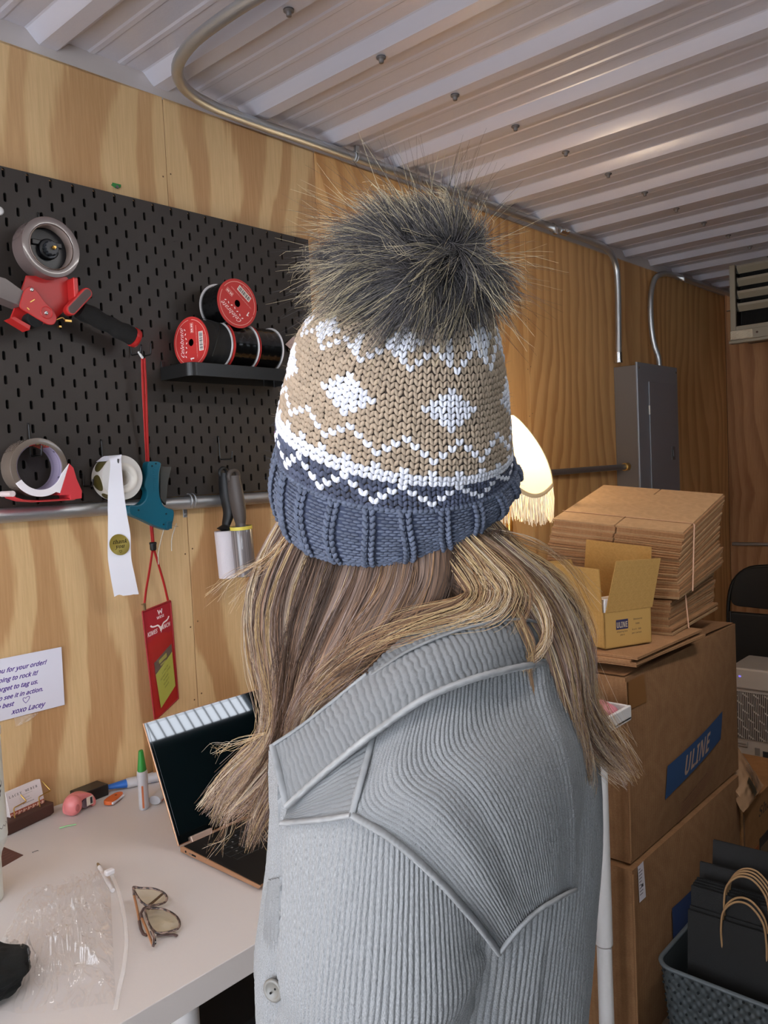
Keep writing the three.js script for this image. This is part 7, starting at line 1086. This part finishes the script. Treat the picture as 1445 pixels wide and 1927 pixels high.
// collar
const colTop = [[-.1273,1.2952,.1], [-.1015,1.3129,.108], [-.0714,1.3352,.112], [-.0357,1.3629,.116], [.0017,1.3847,.12], [.0386,1.3987,.12], [.0738,1.4053,.112], [.1084,1.4045,.095], [.1425,1.3896,.06], [.1685,1.3646,.01]], colBot = [[-.112,1.2515,.135], [-.0822,1.2801,.148], [-.0514,1.307,.158], [-.0217,1.33,.165], [.0149,1.3526,.166], [.0529,1.3632,.155], [.0859,1.365,.135], [.1217,1.3594,.095], [.1567,1.3431,.035], [.1846,1.3189,-.03]];
const collarFn = coons(colTop, colBot, [colTop[0], [-.1198,1.2755,.12], colBot[0]], [colTop[9], colBot[9]], 0.01, V(0, 0.35, 0.95));
mesh('collar', thicken(ribbed(collarFn, 480, 46, 54, 0.0015, { flip: true }), 0.006), cloth, jacket);
const standTop = [[-.036,1.3619,.1], [-.005,1.3908,.108], [.0302,1.4062,.106], [.0657,1.4134,.1], [.1028,1.4131,.085], [.1368,1.397,.05]], standBot = [[-.0307,1.364,.121], [.003,1.3851,.126], [.0391,1.3989,.126], [.074,1.4054,.118], [.1085,1.4044,.1], [.1427,1.3893,.064]];
mesh('collar_stand', thicken(ribbed(coons(standTop, standBot, [standTop[0], standBot[0]], [standTop[5], standBot[5]], 0.004, V(0, 0.3, 0.9)), 280, 16, 34, 0.0014, { flip: true }), 0.006), cloth, jacket);
welt(colBot.map((p) => V(p).add(V(0, 0, 0.0015))), 0.0052, clothLight); welt([colTop[0], [-.1195,1.2762,.122], colBot[0]], 0.004, cloth); welt(standBot.map((p) => V(p).add(V(0, 0, 0.002))), 0.0022, clothDark); welt(colTop.slice(0, 4), 0.003, cloth);
// front placket with its button and pocket flap
mesh('placket', thicken(ribbed(coons([[-.1331,1.2808,.07], [-.1207,1.2857,.1]], [[-.1595,.9916,.06], [-.1345,1.0332,.12]], [[-.1331,1.2808,.07], [-.1363,1.2011,.07], [-.1472,1.135,.066], [-.1596,1.0692,.06], [-.161,1.0333,.06], [-.1595,.9916,.06]], [[-.1207,1.2857,.1], [-.1206,1.2185,.11], [-.1247,1.1629,.12], [-.1304,1.1022,.12], [-.1338,1.0666,.12], [-.1345,1.0332,.12]], 0.004), 60, 90, 7, 0.0012, {}), 0.004), cloth, jacket);
mesh('pocket_flap', thicken(ribbed(coons([[-.1363,1.1683,.105], [-.1188,1.1819,.128]], [[-.1413,1.0977,.1], [-.1362,1.096,.112], [-.1249,1.1029,.128]], [[-.1363,1.1683,.105], [-.1421,1.1217,.1], [-.1414,1.0956,.1]], [[-.1188,1.1819,.128], [-.1222,1.137,.128], [-.1249,1.1029,.128]], 0.003), 40, 40, 5, 0.0012, {}), 0.004), cloth, jacket);
{ const p = V([-.133,1.0806,.135]), g = lathe([[0, 0.0018], [0.0055, 0.002], [0.0068, 0.0034], [0.0092, 0.0038], [0.0104, 0.0024], [0.0104, 0], [0, 0]], 36), q = new THREE.Quaternion().setFromUnitVectors(V(0, 1, 0), V(-0.45, 0.1, 0.88).normalize()); mesh('button', g.applyQuaternion(q).translate(p.x, p.y, p.z), std(0x6f6c66, 0.35), jacket).userData.label = 'grey button'; for (const [a, b] of [[-1, -1], [1, 1]]) mesh('button_hole', new THREE.SphereGeometry(0.0011, 8, 6).translate(p.x + a * 0.0022 - 0.001, p.y + b * 0.0018, p.z + 0.0024), MAT.hole, jacket); }
// ------------------------------------------------------------ body, trousers, shoes
{
  const skin = std(0xd9a88c, 0.55);
  function blob(bones, lo, hi, res, k) { // smooth union of tapered capsules, meshed on a grid
    const ctr = lo.clone().add(hi).multiplyScalar(0.5), half = Math.max(hi.x - lo.x, hi.y - lo.y, hi.z - lo.z) / 2, mc = new MarchingCubes(res, skin, false, false, 200000); mc.isolation = 0; const p = V(0, 0, 0), ab = V(0, 0, 0), ap = V(0, 0, 0);
    for (let z = 0; z < res; z++) for (let y = 0; y < res; y++) for (let x = 0; x < res; x++) { p.set((x - res / 2) / (res / 2), (y - res / 2) / (res / 2), (z - res / 2) / (res / 2)).multiplyScalar(half).add(ctr); let s = 0; for (const [a, b, ra, rb] of bones) { ab.subVectors(b, a); ap.subVectors(p, a); const t = clamp(ap.dot(ab) / Math.max(1e-9, ab.lengthSq()), 0, 1); s += Math.exp(-k * (ap.addScaledVector(ab, -t).length() - lerp(ra, rb, t))); } mc.field[x + y * res + z * res * res] = Math.log(Math.max(s, 1e-30)) / k; }
    mc.update(); const n = mc.count, g = new THREE.BufferGeometry(), q = new Float32Array(mc.positionArray.subarray(0, n * 3)); for (let i = 0; i < n; i++) { q[i * 3] = q[i * 3] * half + ctr.x; q[i * 3 + 1] = q[i * 3 + 1] * half + ctr.y; q[i * 3 + 2] = q[i * 3 + 2] * half + ctr.z; } g.setAttribute('position', new THREE.BufferAttribute(q, 3)); g.setAttribute('normal', new THREE.BufferAttribute(new Float32Array(mc.normalArray.subarray(0, n * 3)), 3)); return g;
  }
  const f = V(-0.85, 0, -0.52).normalize(), L = V(f.z, 0, -f.x), at = (fw, y, lf, o = V(0.02, 0, -0.01)) => o.clone().addScaledVector(f, fw).addScaledVector(L, lf).setY(y);
  const hip = at(0, 0.86, 0), chest = at(0, 1.16, 0), neck = V(0.02, 1.36, 0.0), wl = V(-0.06, 0.63, 0.06), wr = V(0.085, 0.63, -0.22);
  const body = blob([[hip, at(0, 1.0, 0), 0.12, 0.105], [at(0, 1.0, 0), chest, 0.105, 0.115], [chest, at(0, 1.25, 0), 0.115, 0.09], [at(0, 1.25, -0.1), at(0, 1.25, 0.1), 0.05, 0.05], [at(0, 1.25, 0), neck, 0.065, 0.052], [neck, V(0.01, 1.46, 0), 0.052, 0.056],
    [at(0, 1.24, 0.12), V(-0.01, 0.92, 0.11), 0.042, 0.036], [V(-0.01, 0.92, 0.11), wl, 0.036, 0.024], [at(0, 1.24, -0.12), V(0.15, 0.92, -0.17), 0.042, 0.036], [V(0.15, 0.92, -0.17), wr, 0.036, 0.024], [at(0, 0.85, 0.08), at(0.01, 0.45, 0.085), 0.075, 0.05], [at(0.01, 0.45, 0.085), at(-0.01, 0.08, 0.09), 0.05, 0.034], [at(0, 0.85, -0.08), at(0.01, 0.45, -0.085), 0.075, 0.05], [at(0.01, 0.45, -0.085), at(-0.01, 0.08, -0.09), 0.05, 0.034]], V(-0.8, 0, -0.8), V(0.8, 1.6, 0.8), 100, 90);
  // head: skull, jaw, nose, ears, looking into the room
  const h = V(0.005, 1.52, -0.005), F = V(-0.3, 0.05, -0.95).normalize(), S = V(F.z, 0, -F.x).normalize(), hp = (a, b, c) => h.clone().addScaledVector(F, a).addScaledVector(S, c).add(V(0, b, 0));
  const head = blob([[hp(-0.015, 0.02, 0), hp(0.015, 0.015, 0), 0.082, 0.08], [hp(0.03, -0.03, 0), hp(0.055, -0.085, 0), 0.058, 0.026], [hp(0.09, 0.0, 0), hp(0.104, -0.03, 0), 0.008, 0.013], [hp(0.078, -0.058, -0.018), hp(0.078, -0.058, 0.018), 0.012, 0.012], [hp(0.07, 0.012, -0.04), hp(0.07, 0.012, 0.04), 0.016, 0.016], [hp(-0.005, 0.01, 0.083), hp(-0.01, -0.03, 0.08), 0.012, 0.009], [hp(-0.005, 0.01, -0.083), hp(-0.01, -0.03, -0.08), 0.012, 0.009], [h.clone().add(V(0, -0.06, 0.01)), V(0.015, 1.37, 0.0), 0.05, 0.052]], h.clone().add(V(-0.15, -0.17, -0.15)), h.clone().add(V(0.15, 0.13, 0.15)), 64, 160);
  const hand = (w, dir) => { const d = V(0, -1, 0).addScaledVector(f, 0.15).normalize(), s = f.clone(), nn = d.clone().cross(s).multiplyScalar(dir), P = (a, b, c) => w.clone().addScaledVector(d, a).addScaledVector(s, b).addScaledVector(nn, c), bones = [[P(0, 0, 0), P(0.03, 0, 0), 0.022, 0.024]]; for (let i = 0; i < 4; i++) { const b = 0.024 - i * 0.0165, l = [0.07, 0.078, 0.073, 0.058][i]; bones.push([P(0.02, b * 0.7, 0), P(0.085, b, 0.002), 0.012, 0.0105], [P(0.085, b, 0.002), P(0.085 + l * 0.5, b, 0.012), 0.0095, 0.0085], [P(0.085 + l * 0.5, b, 0.012), P(0.085 + l * 0.85, b, 0.032), 0.0085, 0.007]); } bones.push([P(0.015, 0.018, 0), P(0.05, 0.044, 0.012), 0.013, 0.011], [P(0.05, 0.044, 0.012), P(0.085, 0.05, 0.022), 0.0105, 0.008]); return blob(bones, w.clone().add(V(-0.12, -0.21, -0.12)), w.clone().add(V(0.12, 0.03, 0.12)), 72, 420); };
  mesh('body', [body, head, hand(wl, 1), hand(wr, -1)], skin, person);
  const tr = std(0x16171b, 0.9), leg = (s) => { const c = [[0.88, 0.0, 0.07, 0.115], [0.76, 0, 0.085, 0.098], [0.6, 0.005, 0.088, 0.082], [0.45, 0.012, 0.088, 0.068], [0.28, 0.0, 0.09, 0.062], [0.12, -0.008, 0.092, 0.056], [0.07, -0.008, 0.092, 0.056]].map(([y, fw, lf, r]) => [at(fw, y, lf * s), r]); return sweep(new THREE.CatmullRomCurve3(c.map((q) => q[0])).getPoints(48), (t) => { const x = t * (c.length - 1), i = Math.min(c.length - 2, Math.floor(x)); return lerp(c[i][1], c[i + 1][1], x - i); }, 28); };
  const hips = new THREE.SphereGeometry(1, 32, 20).scale(0.16, 0.13, 0.13).translate(0.02, 0.85, -0.01);
  mesh('trousers', [leg(1), leg(-1), hips], tr, person);
  for (const s of [1, -1]) mesh('shoe', sweep([[-0.075, 0.045], [-0.05, 0.05], [0, 0.048], [0.08, 0.036], [0.15, 0.028], [0.175, 0.024]].map(([fw, y]) => at(fw - 0.01, y, 0.092 * s)), (t) => [0.03 + 0.014 * Math.sin(t * 2.6), 0.045 - 0.022 * t], 20, true, V(0, 1, 0)), std(0x2a2826, 0.7), person);
}

scene.traverse((o) => { if (o.isLight && o.shadow) o.castShadow = true; });
renderer.render(scene, camera);
